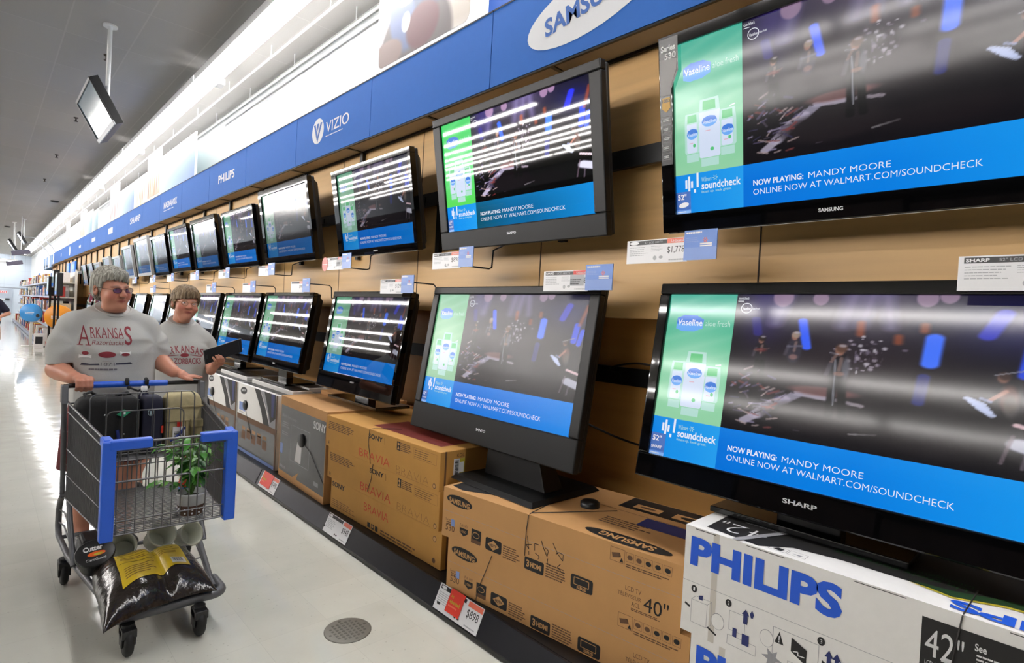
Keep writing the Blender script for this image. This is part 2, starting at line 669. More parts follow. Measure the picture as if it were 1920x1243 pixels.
# uprights and rails that carry the sets
for k in range(-1, 25):
    y = 3.18 + 1.145 * k
    g = G()
    g.span((2.268, y - 0.022, 1.9), (2.2985, y + 0.022, 2.794))
    o = g.build('mounting_upright', BLACKM)
    tag(o, 'black upright rising between the upper televisions to the soffit, %s from the near end' % (ORD[k + 1] if k + 1 < 20 else 'number %d' % (k + 2)), 'upright',
        'black uprights on the wood wall')
for (z, xx, lb) in ((2.27, 2.266, 'black mounting rail along the wood wall behind the upper televisions'), (1.2, 2.449, 'black mounting rail along the wood wall behind the lower televisions')):
    g = G()
    g.span((xx - 0.028, -2, z - 0.045), (xx, 32, z + 0.045))
    for k in range(20):
        g.span((xx - 0.034, -1.5 + 1.6 * k, z - 0.02), (xx - 0.026, -1.3 + 1.6 * k, z + 0.02))
    tag(g.build('mounting_rail', BLACKM), lb, 'rail')

# ---------------------------------------------------------------- blue fascia
BLUE = mat('fascia_blue', (44, 102, 182), spec=0.2, rough=0.6, noise=0.02, nscale=20)
FWHITE = mat('fascia_white', (212, 214, 216), rough=0.5, noise=0.0)
FBLUE = mat('fascia_logo_blue', (40, 92, 168), rough=0.55, noise=0.0)
FEDGE = mat('fascia_edge', (22, 26, 34), rough=0.5)
XF = 2.12


def fascia(y0, y1, label, art=None):
    g = G()
    g.span((XF, y0 + 0.003, 2.81), (XF + 0.025, y1 - 0.003, 3.255), 0)
    g.span((XF - 0.002, y0 + 0.003, 3.255), (XF + 0.05, y1 - 0.003, 3.265), 2)
    if art:
        art(Face(g, (XF, y1, 2.81), (0, -1, 0), (0, 0, 1), 0.0012))
    o = g.build('fascia_sign', [BLUE, FWHITE, FEDGE, FBLUE])
    return tag(o, label, 'sign panel', 'blue fascia panels')


def art_samsung(f):
    rot = R(8)
    f.oval(0.72, 0.235, 0.42, 0.155, 1, rot=rot)
    f.text('SAMSUNG', 0.44, 0.145, 0.58, 0.1, 3, k=2, bold=0.03, rot=rot)


def art_vizio(f):
    f.oval(0.47, 0.235, 0.118, 0.112, 1)
    f.poly([(0.385, 0.30), (0.42, 0.30), (0.47, 0.19), (0.52, 0.30), (0.555, 0.30), (0.47, 0.13)], 3, k=2)
    f.poly([(0.445, 0.30), (0.495, 0.30), (0.47, 0.235)], 3, k=3)
    f.text('VIZIO', 0.63, 0.185, 0.42, 0.095, 1, bold=0.006)
    f.greek(0.63, 0.15, 0.42, 0.014, 1, rows=1, seed=3)


def art_text(txt, w, h, z=0.17, bold=0.02, line=False):
    def a(f):
        f.text(txt, 0.7 - w / 2, z, w, h, 1, bold=bold)
        if line:
            f.greek(0.7 - w / 2, z - 0.045, w, 0.02, 1, rows=1, seed=4)
    return a


def art_patch(w, h, z=0.17):
    def a(f):
        f.greek(0.7 - w / 2, z, w, h, 1, rows=1, seed=int(w * 100), gap=0.0)
    return a


def art_oval(f):
    f.oval(0.7, 0.22, 0.2, 0.16, 1)


def art_stripes(f):
    f.rect(0.1, 0.02, 0.45, 0.41, 1)


names = {1: (art_samsung, 'blue fascia panel carrying a large white oval with blue letters'),
         3: (art_vizio, 'blue fascia panel with a white disc and angular white lettering'),
         5: (art_text('PHILIPS', 0.62, 0.105, bold=0.03), 'blue fascia panel with bold white capitals, between the disc panel and the double lettered one'),
         7: (art_text('MAGNAVOX', 0.86, 0.105, bold=0.035, line=True), 'blue fascia panel with long white capitals over a fine white line'),
         9: (art_text('SHARP', 1.0, 0.12, bold=0.02), 'blue fascia panel with wide white capitals beyond the long lettered one'),
         11: (art_patch(0.76, 0.14), 'blue fascia panel with a pale white block of print, nearest of three such panels'),
         13: (art_patch(0.7, 0.1), 'blue fascia panel with a pale white block of print, middle of three such panels'),
         15: (art_patch(0.6, 0.08), 'blue fascia panel with a pale white block of print, farthest of three such panels'),
         17: (art_oval, 'blue fascia panel with a small white oval far down the wall'),
         19: (art_patch(0.3, 0.12), 'blue fascia panel with one small white mark beyond the oval'),
         21: (art_stripes, 'blue fascia panel with a broad pale stripe near the far corner')}
plain = 0
for k in range(-2, 22):
    ya, yb = 1.13 - 1.4 + 1.4 * k, 1.13 + 1.4 * k
    if k in names:
        fascia(ya, yb, names[k][1], names[k][0])
    else:
        plain += 1
        fascia(ya, yb, 'plain blue fascia panel above the televisions, %s plain one from the near end' % ORD[plain - 1])
# corner return at the far end
g = G()
g.span((XF, YE - 2.0, 2.72), (XF + 0.05, YE + 2.3, 3.25), 0)
g.span((XF - 0.003, YE - 0.9, 2.72), (XF, YE - 0.2, 3.25), 1)
g.span((XF - 0.003, YE + 0.7, 2.72), (XF, YE + 1.2, 3.25), 1)
g.span((XF, YE + 2.25, 2.72), (2.74, YE + 2.3, 3.25), 0)
tag(g.build('fascia_corner', [mat('fascia_far_blue', (120, 156, 200), rough=0.6), FWHITE]), 'pale striped corner where the blue fascia ends', 'sign panel')
# thin arched rods beyond the end of the fascia
for i, y in enumerate((31.5, 34.5)):
    g = G()
    g.tube([(2.3, y, 3.3), (2.15, y, 3.62), (1.95, y, 3.82), (1.7, y, 3.9), (1.45, y, 3.92), (1.2, y, 3.9)], 0.02, 6)
    tag(g.build('arched_rod', mat('grey_rod', (150, 154, 160), rough=0.4, metal=0.4)),
        'thin grey arched rod springing from the end of the blue fascia, %s of two' % ('nearer' if i == 0 else 'farther'), 'rod')

# ---------------------------------------------------------------- posters standing on the fascia


def painted_grid(name, nx, ny, fn, material, parent=None):
    """unit rectangle (x right, y up, 0..1) painted by fn(x, y) -> display rgb 0..255"""
    xs, ys = np.linspace(0, 1, nx), np.linspace(0, 1, ny)
    X, Y = np.meshgrid(xs, ys)
    C = np.clip(fn(X, Y), 0, 255) / 255.0
    C = np.where(C <= 0.04045, C / 12.92, ((C + 0.055) / 1.055) ** 2.4)
    return X, Y, C


def grid_faces(nx, ny, base=0):
    i = np.arange(nx * ny).reshape(ny, nx) + base
    return np.stack([i[:-1, :-1], i[:-1, 1:], i[1:, 1:], i[1:, :-1]], -1).reshape(-1, 4)


def mixc(C, m, col):
    m = np.clip(m, 0, 1)[..., None]
    return C * (1 - m) + np.array(col, float) * m


def ell(X, Y, cx, cy, rx, ry, soft=0.25, rot=0.0):
    c, s = math.cos(rot), math.sin(rot)
    dx, dy = X - cx, Y - cy
    d = np.sqrt(((dx * c + dy * s) / rx) ** 2 + ((-dx * s + dy * c) / ry) ** 2)
    return np.clip((1 - d) / soft + 0.5, 0, 1)


def seg(X, Y, x0, y0, x1, y1, w, soft=0.5):
    dx, dy = x1 - x0, y1 - y0
    t = np.clip(((X - x0) * dx + (Y - y0) * dy) / (dx * dx + dy * dy + 1e-9), 0, 1)
    d = np.hypot(X - x0 - t * dx, Y - y0 - t * dy)
    return np.clip((w - d) / (w * soft) + 0.5, 0, 1)


def poster_games(X, Y):
    C = np.zeros(X.shape + (3,)) + np.array((225, 226, 232.))
    C = mixc(C, ell(X, Y, 0.95, 0.5, 0.75, 0.6, 0.6), (176, 168, 158))
    C = mixc(C, ell(X, Y, 0.42, 0.0, 0.42, 0.62, 0.1), (92, 84, 84))
    C = mixc(C, ell(X, Y, 0.36, 0.55, 0.24, 0.5, 0.15), (90, 102, 138))
    C = mixc(C, ell(X, Y, 0.70, 0.72, 0.26, 0.42, 0.15, -0.5), (70, 78, 100))
    C = mixc(C, ell(X, Y, 0.10, 0.1, 0.2, 0.16, 0.2), (122, 104, 100))
    C = mixc(C, ell(X, Y, 0.52, 0.22, 0.18, 0.22, 0.2), (96, 62, 66))
    C = mixc(C, ell(X, Y, 0.33, 0.34, 0.05, 0.1, 0.2), (200, 208, 196))
    C = mixc(C, ell(X, Y, 0.38, 0.66, 0.085, 0.12, 0.2, 0.5), (222, 180, 156))
    C = mixc(C, ell(X, Y, 0.34, 0.56, 0.10, 0.05, 0.2), (226, 184, 160))
    C = mixc(C, ell(X, Y, 0.32, 0.75, 0.06, 0.07, 0.2), (70, 96, 176))
    C = mixc(C, ell(X, Y, 0.80, 0.82, 0.16, 0.06, 0.2, 0.6), (206, 150, 124))
    C = mixc(C, ell(X, Y, 0.63, 0.80, 0.1, 0.16, 0.3), (196, 84, 70))
    for k in range(9):
        C = mixc(C, ell(X, Y, 0.5 + 0.045 * k, 0.58 + 0.05 * (k % 4), 0.012, 0.03, 0.4), (240, 232, 224))
    # head and shoulders of the two players, above the frame of the photo
    C = mixc(C, ell(X, Y, 0.40, 1.0, 0.16, 0.14, 0.2), (208, 200, 96))
    return C


def poster_family(c1, c2, c3):
    def fn(X, Y):
        C = np.zeros(X.shape + (3,)) + np.array((238, 236, 232.))
        C = mixc(C, np.clip(0.75 - Y, 0, 1) * 0.9, c1)
        for k in range(6):
            C = mixc(C, ell(X, Y, 0.1 + 0.16 * k, 0.34 + 0.1 * (k % 3), 0.05, 0.33, 0.5) * 0.75, c2 if k % 2 else c3)
        return C
    return fn


def poster_haze(c1, c2):
    def fn(X, Y):
        C = np.zeros(X.shape + (3,)) + np.array(c1, float)
        C = mixc(C, np.clip(1.1 - X - 0.4 * Y, 0, 1), c2)
        return C
    return fn


PAINT = attr_mat('printed_paper', rough=0.45)
BOARD = mat('white_board', (236, 237, 238), rough=0.45)


def poster(y0, y1, z0, z1, fn, label, border=0.03, x=2.2, n=60):
    w, h = y1 - y0, z1 - z0
    t = thing('poster_board', label, 'poster', (x, y1, z0), 'pictures standing on the fascia')
    g = G()
    g.span((0, -w, 0), (0.012, 0, h))
    for yy in (-w * 0.8, -w * 0.2):
        g.span((-0.004, yy - 0.06, 3.266 - z0), (0.012, yy + 0.06, 0.01))
    g.build('board', BOARD, t)
    X, Y, C = painted_grid('p', n, n, fn, PAINT)
    iw, ih = w - 2 * border, h - 2 * border
    r = 0.06
    # rounded corners: pull the corner points in
    px, pz = X * iw, Y * ih
    cx = np.clip(px, r, iw - r)
    cz = np.clip(pz, r, ih - r)
    d = np.hypot(px - cx, pz - cz)
    k = np.where(d > r, r / np.maximum(d, 1e-9), 1.0)
    px, pz = cx + (px - cx) * k, cz + (pz - cz) * k
    co = np.stack([np.full(px.size, -0.001), -(border + px.ravel()), border + pz.ravel()], 1)
    me = bpy.data.meshes.new('picture')
    me.from_pydata(co.tolist(), [], grid_faces(n, n).tolist())
    a = me.color_attributes.new('paint', 'FLOAT_COLOR', 'POINT')
    a.data.foreach_set('color', np.concatenate([C.reshape(-1, 3), np.ones((n * n, 1))], 1).ravel().astype(np.float32))
    me.materials.append(PAINT)
    link('picture', me, t)
    return t


poster(2.83, 4.02, 3.33, 4.12, poster_games, 'white framed photo of two seated people with game controllers, nearest on the fascia', n=150)
poster(1.3, 2.75, 3.29, 4.05, poster_haze((40, 96, 180), (30, 84, 170)), 'deep blue board standing beside the photo of game players', 0.005, x=2.26)
seq = [(7.9, 9.1, 3.28, 3.8, poster_haze((214, 224, 224), (70, 104, 112)), 'greenish fading board standing on the fascia before the first family picture', 0.004),
       (9.2, 11.3, 3.29, 3.98, poster_haze((96, 126, 186), (160, 184, 222)), 'pale blue board right beside the first family picture', 0.02),
       (11.4, 12.5, 3.33, 4.16, poster_family((150, 110, 80), (150, 86, 40), (90, 60, 50)), 'orange and brown family picture, nearest of the tall ones far down the fascia', 0.04),
       (12.6, 13.6, 3.3, 3.9, poster_family((200, 176, 140), (160, 112, 70), (120, 84, 60)), 'cream and tan picture behind the nearest tall family picture', 0.03),
       (13.7, 15.4, 3.29, 3.9, poster_haze((90, 118, 176), (170, 192, 226)), 'pale blue board standing between the tan picture and the red one', 0.02),
       (15.5, 16.7, 3.33, 4.14, poster_family((190, 130, 128), (170, 50, 54), (140, 100, 104)), 'red toned picture standing alone down the fascia', 0.04),
       (18.6, 19.6, 3.29, 3.85, poster_haze((90, 120, 134), (170, 190, 200)), 'grey green board beyond the red toned picture', 0.01),
       (19.7, 21.0, 3.29, 3.98, poster_haze((96, 130, 190), (170, 192, 226)), 'pale blue board beside the brown picture far along', 0.02),
       (21.1, 22.4, 3.33, 4.12, poster_family((150, 126, 96), (100, 76, 50), (80, 74, 76)), 'brown picture beyond the grey green board', 0.04),
       (23.0, 25.0, 3.29, 3.9, poster_haze((160, 186, 232), (220, 234, 250)), 'last pale blue board far along the fascia', 0.02),
       (25.4, 26.5, 3.33, 4.14, poster_family((170, 120, 118), (120, 70, 72), (100, 92, 94)), 'dusky pink picture, last one far along the fascia', 0.04)]
for (a, b, c, d, fn, lb, br) in seq:
    poster(a, b, c, d, fn, lb, br, n=40)
# ================================================================ televisions
SPL, SPB = 0.24, 0.234       # share of the picture taken by the advert column and by the caption bar


def stage_paint(vivid=False):
    rnd = random.Random(5)

    def fn(U, V):      # U, V: 0..1 within the stage area
        X = SPL + (1 - SPL) * U
        Y = SPB + (1 - SPB) * V
        C = np.zeros(X.shape + (3,)) + np.array((14, 11, 17.))

        def put(m, col, k=1.0):
            nonlocal C
            C = mixc(C, m * k, col)
        # haze and beams
        put(np.exp(-(((X - 0.60) / 0.22) ** 2 + ((Y - 1.02) / 0.26) ** 2)), (96, 84, 120), 0.75)
        put(np.exp(-(((X - 0.33) / 0.08) ** 2 + ((Y - 0.93) / 0.2) ** 2)), (52, 40, 112), 0.85)
        put(np.exp(-(((X - 0.92) / 0.14) ** 2 + ((Y - 0.86) / 0.14) ** 2)), (26, 30, 96), 0.8)
        put(np.exp(-(((X - 0.55) / 0.3) ** 2 + ((Y - 0.62) / 0.16) ** 2)), (44, 30, 38), 0.7)
        for (a, b, w) in ((0.40, 0.37, 0.02), (0.58, 0.555, 0.02), (0.625, 0.60, 0.016), (0.655, 0.67, 0.016)):
            put(seg(X, Y, a, 1.02, b, 0.84, w, 1.6), (150, 140, 190), 0.4)
        # blue light panels
        for (x0, y0, x1, y1, w, col, k) in ((0.448, 0.86, 0.466, 0.72, 0.013, (50, 96, 250), 1), (0.768, 0.80, 0.762, 0.68, 0.020, (64, 116, 255), 1),
                                            (0.90, 0.92, 0.87, 0.82, 0.018, (48, 60, 220), 0.8), (0.955, 0.78, 0.945, 0.66, 0.016, (40, 80, 240), 0.9),
                                            (0.985, 0.74, 0.972, 0.64, 0.012, (50, 90, 245), 0.9), (0.752, 0.62, 0.745, 0.5, 0.014, (26, 40, 140), 0.7),
                                            (0.31, 0.86, 0.32, 0.78, 0.014, (44, 40, 150), 0.6)):
            put(seg(X, Y, x0, y0, x1, y1, w, 0.5), col, k)
        for (x, y, r) in ((0.385, 0.985, 0.030), (0.49, 0.98, 0.021), (0.745, 0.985, 0.024), (0.79, 0.995, 0.02)):
            put(ell(X, Y, x, y, r, r * 1.7, 0.2), (150, 122, 150), 0.85)
        for (x0, y0, x1, y1) in ((0.995, 0.92, 0.965, 0.78), (0.60, 0.86, 0.60, 0.80), (0.745, 0.86, 0.745, 0.83), (0.69, 0.80, 0.69, 0.77)):
            put(seg(X, Y, x0, y0, x1, y1, 0.010, 1.2), (180, 84, 44), 0.6)
        # white path on the stage floor and the wedge of carpet
        for (p, q, w, c) in (((0.62, 0.452), (0.54, 0.468), 0.008, (150, 140, 150)), ((0.545, 0.466), (0.455, 0.476), 0.012, (178, 168, 184)), ((0.455, 0.472), (0.42, 0.43), 0.017, (150, 144, 164)),
                             ((0.42, 0.435), (0.385, 0.40), 0.020, (176, 168, 190)), ((0.38, 0.39), (0.345, 0.335), 0.021, (160, 152, 172)), ((0.345, 0.335), (0.31, 0.295), 0.015, (176, 168, 186))):
            put(seg(X, Y, *p, *q, w, 0.35), c, 0.85)
        for k in range(26):
            x, y = rnd.uniform(.30, .47), rnd.uniform(.28, .48)
            put(seg(X, Y, x, y, x + rnd.uniform(-.03, .03), y + rnd.uniform(-.02, .04), rnd.uniform(.0015, .004), .7), rnd.choice(((20, 16, 22), (34, 28, 36), (90, 80, 96))), .75)
        put(ell(X, Y, 0.52, 0.50, 0.09, 0.024, 0.4), (118, 78, 78), 0.8)
        put(ell(X, Y, 0.50, 0.36, 0.14, 0.075, 0.4), (30, 24, 28), 0.9)
        put(seg(X, Y, 0.66, 0.325, 0.60, 0.31, 0.004, 0.8), (180, 176, 180), 0.8)
        # instruments and stands at left
        for k in range(46):
            x, y = rnd.uniform(0.255, 0.40), rnd.uniform(0.27, 0.58)
            a = rnd.uniform(-0.6, 0.9)
            L = rnd.uniform(0.01, 0.035)
            c = rnd.choice(((150, 140, 170), (90, 80, 110), (170, 150, 150), (120, 60, 60), (60, 56, 90)))
            put(seg(X, Y, x, y, x + L * math.cos(a), y + L * 1.6 * math.sin(a), rnd.uniform(0.002, 0.005), 0.8), c, 0.8)
        for k in range(60):
            x, y = rnd.gauss(0.615, 0.03), rnd.gauss(0.70, 0.05)
            c = rnd.choice(((170, 160, 175), (110, 100, 120), (60, 50, 60), (200, 196, 205)))
            put(ell(X, Y, x, y, rnd.uniform(0.002, 0.008), rnd.uniform(0.003, 0.010), 0.6), c, 0.75)
        # performers

        def figure(x, y, s, shirt, hair, leg=True):
            put(ell(X, Y, x, y - 0.075 * s, 0.022 * s, 0.066 * s, 0.35), shirt, 0.95)
            put(seg(X, Y, x - 0.016 * s, y - 0.05 * s, x - 0.024 * s, y - 0.10 * s, 0.005 * s, 0.7), (84, 80, 92), 0.6)
            put(seg(X, Y, x + 0.004 * s, y - 0.03 * s, x + 0.001 * s, y - 0.08 * s, 0.004 * s, 0.6), (150, 120, 112), 0.6)
            if leg:
                put(seg(X, Y, x - 0.008 * s, y - 0.13 * s, x - 0.010 * s, y - 0.26 * s, 0.009 * s, 0.5), (12, 11, 14), 1)
                put(seg(X, Y, x + 0.009 * s, y - 0.13 * s, x + 0.016 * s, y - 0.26 * s, 0.009 * s, 0.5), (12, 11, 14), 1)
            put(ell(X, Y, x - .001, y, 0.0095 * s, 0.021 * s, 0.4), (150, 106, 90), 0.95)
            put(ell(X, Y, x + 0.002 * s, y + 0.010 * s, 0.0125 * s, 0.018 * s, 0.5), hair, 0.9)
            put(ell(X, Y, x + 0.004 * s, y + 0.020 * s, 0.008 * s, 0.006 * s, 0.7), (176, 170, 184), 0.7)
        figure(0.335, 0.745, 0.9, (30, 26, 34), (30, 24, 24))
        put(ell(X, Y, 0.335, 0.69, 0.018, 0.010, 0.6), (112, 36, 42), 0.7)
        put(seg(X, Y, 0.315, 0.685, 0.36, 0.70, 0.0025, 0.8), (120, 90, 80), 0.7)
        figure(0.432, 0.775, 1.0, (46, 42, 56), (150, 132, 120), False)
        put(seg(X, Y, 0.415, 0.72, 0.452, 0.725, 0.005, 0.6), (96, 92, 110), 0.8)
        put(ell(X, Y, 0.432, 0.665, 0.012, 0.014, 0.5), (170, 124, 116), 0.6)
        figure(0.556, 0.715, 1.25, (24, 22, 28), (84, 58, 46))
        put(ell(X, Y, 0.574, 0.63, 0.010, 0.05, 0.6), (150, 148, 160), 0.5)
        put(seg(X, Y, 0.546, 0.665, 0.551, 0.44, 0.0022, 0.7), (140, 140, 150), 0.8)
        put(seg(X, Y, 0.530, 0.70, 0.552, 0.698, 0.0025, 0.7), (150, 150, 160), 0.8)
        put(seg(X, Y, 0.536, 0.655, 0.546, 0.69, 0.0045, 0.6), (130, 100, 94), 0.7)
        put(ell(X, Y, 0.558, 0.598, 0.013, 0.011, 0.5), (160, 118, 104), 0.7)
        put(ell(X, Y, 0.905, 0.645, 0.011, 0.022, 0.45), (120, 84, 72), 0.95)
        put(ell(X, Y, 0.908, 0.655, 0.012, 0.018, 0.5), (52, 36, 34), 0.9)
        put(ell(X, Y, 0.918, 0.56, 0.018, 0.055, 0.5), (104, 70, 62), 0.9)
        put(ell(X, Y, 0.922, 0.525, 0.014, 0.045, 0.6), (86, 84, 80), 0.7)
        put(seg(X, Y, 0.912, 0.59, 0.884, 0.545, 0.0055, 0.5), (176, 124, 108), 0.9)
        put(seg(X, Y, 0.89, 0.655, 0.95, 0.685, 0.0025, 0.7), (140, 140, 150), 0.8)
        for q in range(4):
            put(seg(X, Y, 0.842 + .008 * q, 0.545 - .012 * q, 0.872 + .006 * q, 0.525 - .014 * q, 0.008, 0.4), (196, 206, 240), 0.9)
        put(seg(X, Y, 0.868, 0.55, 0.885, 0.54, 0.005, 0.5), (150, 160, 200), 0.8)
        put(seg(X, Y, 0.935, 0.455, 1.0, 0.432, 0.008, 0.5), (224, 190, 196), 0.95)
        put(seg(X, Y, 0.945, 0.375, 1.0, 0.352, 0.026, 0.35), (206, 206, 224), 0.85)
        put(seg(X, Y, 0.93, 0.41, 0.912, 0.29, 0.004, 0.6), (120, 104, 114), 0.7)
        put(seg(X, Y, 0.955, 0.34, 0.95, 0.28, 0.004, 0.6), (110, 100, 110), 0.7)
        put(ell(X, Y, 0.75, 0.33, 0.14, 0.06, 0.7), (26, 20, 24), 0.7)
        if vivid:
            C = np.clip((C - 20) * 1.5, 0, 255)
        return C
    return fn


def ad_paint(top, mid, low):
    def fn(X, Y):
        C = np.zeros(X.shape + (3,)) + np.array(mid, float)
        C = mixc(C, np.clip((Y - 0.45) * 2, 0, 1), top)
        C = mixc(C, np.clip((0.45 - Y) * 2.4, 0, 1), low)
        for k in range(7):      # soft slanting rays behind the lettering
            C = mixc(C, seg(X, Y, -0.2, 0.2 + 0.13 * k, 1.2, 0.45 + 0.13 * k, 0.02, 2.0) * 0.16, (190, 235, 205))
        C = mixc(C, ell(X, Y, 0.5, 0.42, 0.45, 0.25, 1.2) * 0.35, (215, 245, 225))
        return C
    return fn


def bar_paint(c1, c2, c3):
    def fn(X, Y):
        C = np.zeros(X.shape + (3,)) + np.array(c2, float)
        C = mixc(C, np.clip((0.35 - X) * 2.2, 0, 1), c1)
        C = mixc(C, np.clip((X - 0.5) * 1.6, 0, 1), c3)
        C = mixc(C, np.clip(Y - 0.55, 0, 1) * 0.5, c3)
        return C
    return fn


LEVEL = {   # emission gain, roughness of the glass, advert colours, caption colours
    'glossy': (0.80, 0.085, ((66, 178, 154), (112, 200, 152), (150, 214, 170)), ((0, 112, 222), (0, 128, 232), (24, 160, 246)), False),
    'matte': (0.80, 0.24, ((104, 178, 136), (120, 186, 130), (150, 200, 160)), ((0, 110, 222), (0, 122, 228), (14, 142, 240)), False),
    'vivid': (0.88, 0.03, ((64, 214, 104), (70, 220, 106), (96, 224, 96)), ((14, 76, 92), (8, 104, 160), (20, 150, 236)), True),
    'mirror': (0.54, 0.028, ((104, 176, 142), (116, 184, 140), (150, 196, 172)), ((0, 104, 214), (0, 116, 222), (10, 136, 236)), False),
    'dim': (0.26, 0.10, ((120, 176, 150), (128, 182, 150), (150, 196, 172)), ((0, 110, 200), (0, 120, 214), (10, 136, 230)), False)}
SPECL = {'glossy': .3, 'matte': .35, 'vivid': .5, 'mirror': .4, 'dim': .5}
SCR_MESH = {}


def screen_mesh(level):
    """picture of width 1: x -0.5..0.5, y -0.28125..0.28125, facing +z"""
    if level in SCR_MESH:
        return SCR_MESH[level]
    gain, rough, adc, barc, viv = LEVEL[level]
    V, F, CC, MI = [], [], [], []
    n0 = 0
    hi = 0.5625
    parts = [(0, SPB, SPL, 1, 40, 70, ad_paint(*adc)), (0, 0, SPL, SPB, 16, 14, bar_paint((10, 130, 232), (24, 150, 240), (40, 165, 245))),
             (SPL, 0, 1, SPB, 40, 14, bar_paint(*barc)), (SPL, SPB, 1, 1, 250, 150, stage_paint(viv))]
    for (xa, ya, xb, yb, nx, ny, fn) in parts:
        X, Y, C = painted_grid('s', nx, ny, fn, None)
        px = xa + (xb - xa) * X - 0.5
        py = (ya + (yb - ya) * Y - 0.5) * hi
        V.append(np.stack([px.ravel(), py.ravel(), np.zeros(px.size)], 1))
        F.append(grid_faces(nx, ny, n0))
        CC.append(C.reshape(-1, 3))
        n0 += nx * ny
    V, F, CC = np.concatenate(V), np.concatenate(F), np.concatenate(CC)
    g = G()
    f = Face(g, (-0.5, -hi / 2, 0), (1, 0, 0), (0, 1, 0), 0.0003)
    f_h = hi
    sx = lambda v: v
    sy = lambda v: v * f_h
    # materials 1.. : white text, label blue, light label blue, bottle white, cap green, pale green, dark label text
    f.poly([(sx(.036), sy(.786)), (sx(.06), sy(.770)), (sx(.105), sy(.772)), (sx(.134), sy(.792)), (sx(.136), sy(.846)), (sx(.11), sy(.870)), (sx(.064), sy(.872)), (sx(.037), sy(.852))], 3, 1)
    f.poly([(sx(.036), sy(.815)), (sx(.134), sy(.822)), (sx(.136), sy(.846)), (sx(.11), sy(.870)), (sx(.064), sy(.872)), (sx(.037), sy(.852))], 2, 2)
    f.text('Vaseline', .040, sy(.806), .092, sy(.040), 1, 3, bold=0.01)
    f.text('aloe fresh', .142, sy(.808), .086, sy(.034), 6, 1)
    # three bottles
    for (cx, y0, y1, w, cap, bm_) in ((.066, .352, .535, .056, .05, 6), (.190, .362, .520, .058, .05, 6), (.128, .315, .590, .074, .06, 4)):
        f.rrect(cx - w / 2, sy(y0), w, sy(y1 - y0), .007, bm_, 2 if bm_ == 4 else 1)
        if bm_ == 6:
            f.rrect(cx - w * .36, sy(y0 + .004), w * .66, sy(y1 - y0 - .01), .007, 4, 2)
        f.poly([(cx - w / 2, sy(y1 - .012)), (cx + w / 2, sy(y1 - .012)), (cx + w * .44, sy(y1 + cap)), (cx - w * .44, sy(y1 + cap))], 6, 3)
        f.poly([(cx - w * .32, sy(y1 - .004)), (cx + w * .3, sy(y1 - .004)), (cx + w * .28, sy(y1 + cap * .8)), (cx - w * .3, sy(y1 + cap * .8))], 5, 4)
        kk = 6 if bm_ == 4 else 3
        f.oval(cx, sy(y1 - .070), w * .36, sy(.031), 3, kk)
        f.poly([(cx - w * .36, sy(y1 - .074)), (cx + w * .36, sy(y1 - .066)), (cx + w * .27, sy(y1 - .046)), (cx, sy(y1 - .039)), (cx - w * .27, sy(y1 - .047))], 2, kk + 1)
        f.text('Vaseline', cx - w * .31, sy(y1 - .082), w * .62, sy(.020), 1, kk + 2)
        f.rect(cx - w * .2, sy(y1 - .125), w * .24, sy(.005), 8, kk)
        f.oval(cx + w * .12, sy(y0 + .045), w * .09, sy(.011), 5, kk)
        f.rect(cx - w / 2 + .006, sy(y0 - .050), w - .012, sy(.046), 6, 1)
    f.line([(.197, sy(.578)), (.216, sy(.584))], .004, 1, 2)
    # small marks at the top of the stage picture
    f.text('soundcheck', .245, sy(.972), .035, sy(.016), 1, 1)
    f.greek(.245, sy(.958), .02, sy(.008), 1, rows=1, k=1)
    for a in range(18):
        t0, t1 = 2 * math.pi * a / 18, 2 * math.pi * (a + 1) / 18
        f.line([(.275 + .017 * math.cos(t0), sy(.922 + .028 * math.sin(t0))), (.275 + .017 * math.cos(t1), sy(.922 + .028 * math.sin(t1)))], .002, 1, 1)
    f.text('Vaseline', .262, sy(.912), .026, sy(.016), 1, 1)
    f.text('aloe fresh', .294, sy(.914), .022, sy(.012), 1, 1)
    # sound bars and wordmark
    for i, h in enumerate((.05, .10, .04, .02, .085)):
        f.rect(.036 + .0105 * i, sy(.150 - (.03 if i % 2 else 0)), .0075, sy(h), 1, 2)
    f.text('Walmart', .096, sy(.178), .036, sy(.026), 6, 2)
    for a in range(6):
        t0 = math.pi / 3 * a
        f.line([(.145 + .003 * math.cos(t0), sy(.192 + .005 * math.sin(t0))), (.145 + .009 * math.cos(t0), sy(.192 + .016 * math.sin(t0)))], .002, 6, 2)
    f.text('soundcheck', .096, sy(.132), .136, sy(.044), 1, 2, bold=0.02)
    f.text('listen up. look great.', .096, sy(.106), .105, sy(.020), 6, 2)
    f.text('NOW PLAYING:', .272, sy(.112), .150, sy(.031), 1, 2, bold=0.022)
    f.text('MANDY MOORE', .436, sy(.112), .208, sy(.031), 1, 2, bold=-.008)
    f.text('ONLINE NOW AT WALMART.COM/SOUNDCHECK', .272, sy(.062), .565, sy(.031), 1, 2, bold=-.008)
    nv = len(V)
    me = bpy.data.meshes.new('screen_' + level)
    allv = np.concatenate([V, np.array(g.v)])
    faces = F.tolist() + [tuple(i + nv for i in q) for q in g.f]
    me.from_pydata(allv.tolist(), [], faces)
    a = me.color_attributes.new('paint', 'FLOAT_COLOR', 'POINT')
    col = np.ones((len(allv), 4), np.float32)
    col[:nv, :3] = CC
    a.data.foreach_set('color', col.ravel())
    me.polygons.foreach_set('material_index', [0] * len(F) + g.m)

    def em(nm, rgb, k=1.0):
        return mat('screen_%s_%s' % (level, nm), (4, 4, 4), rough=rough, emit=rgb, estr=gain * k, noise=0, spec=SPECL[level])
    pm = attr_mat('screen_%s_picture' % level, rough=rough, emissive=gain, spec=SPECL[level])
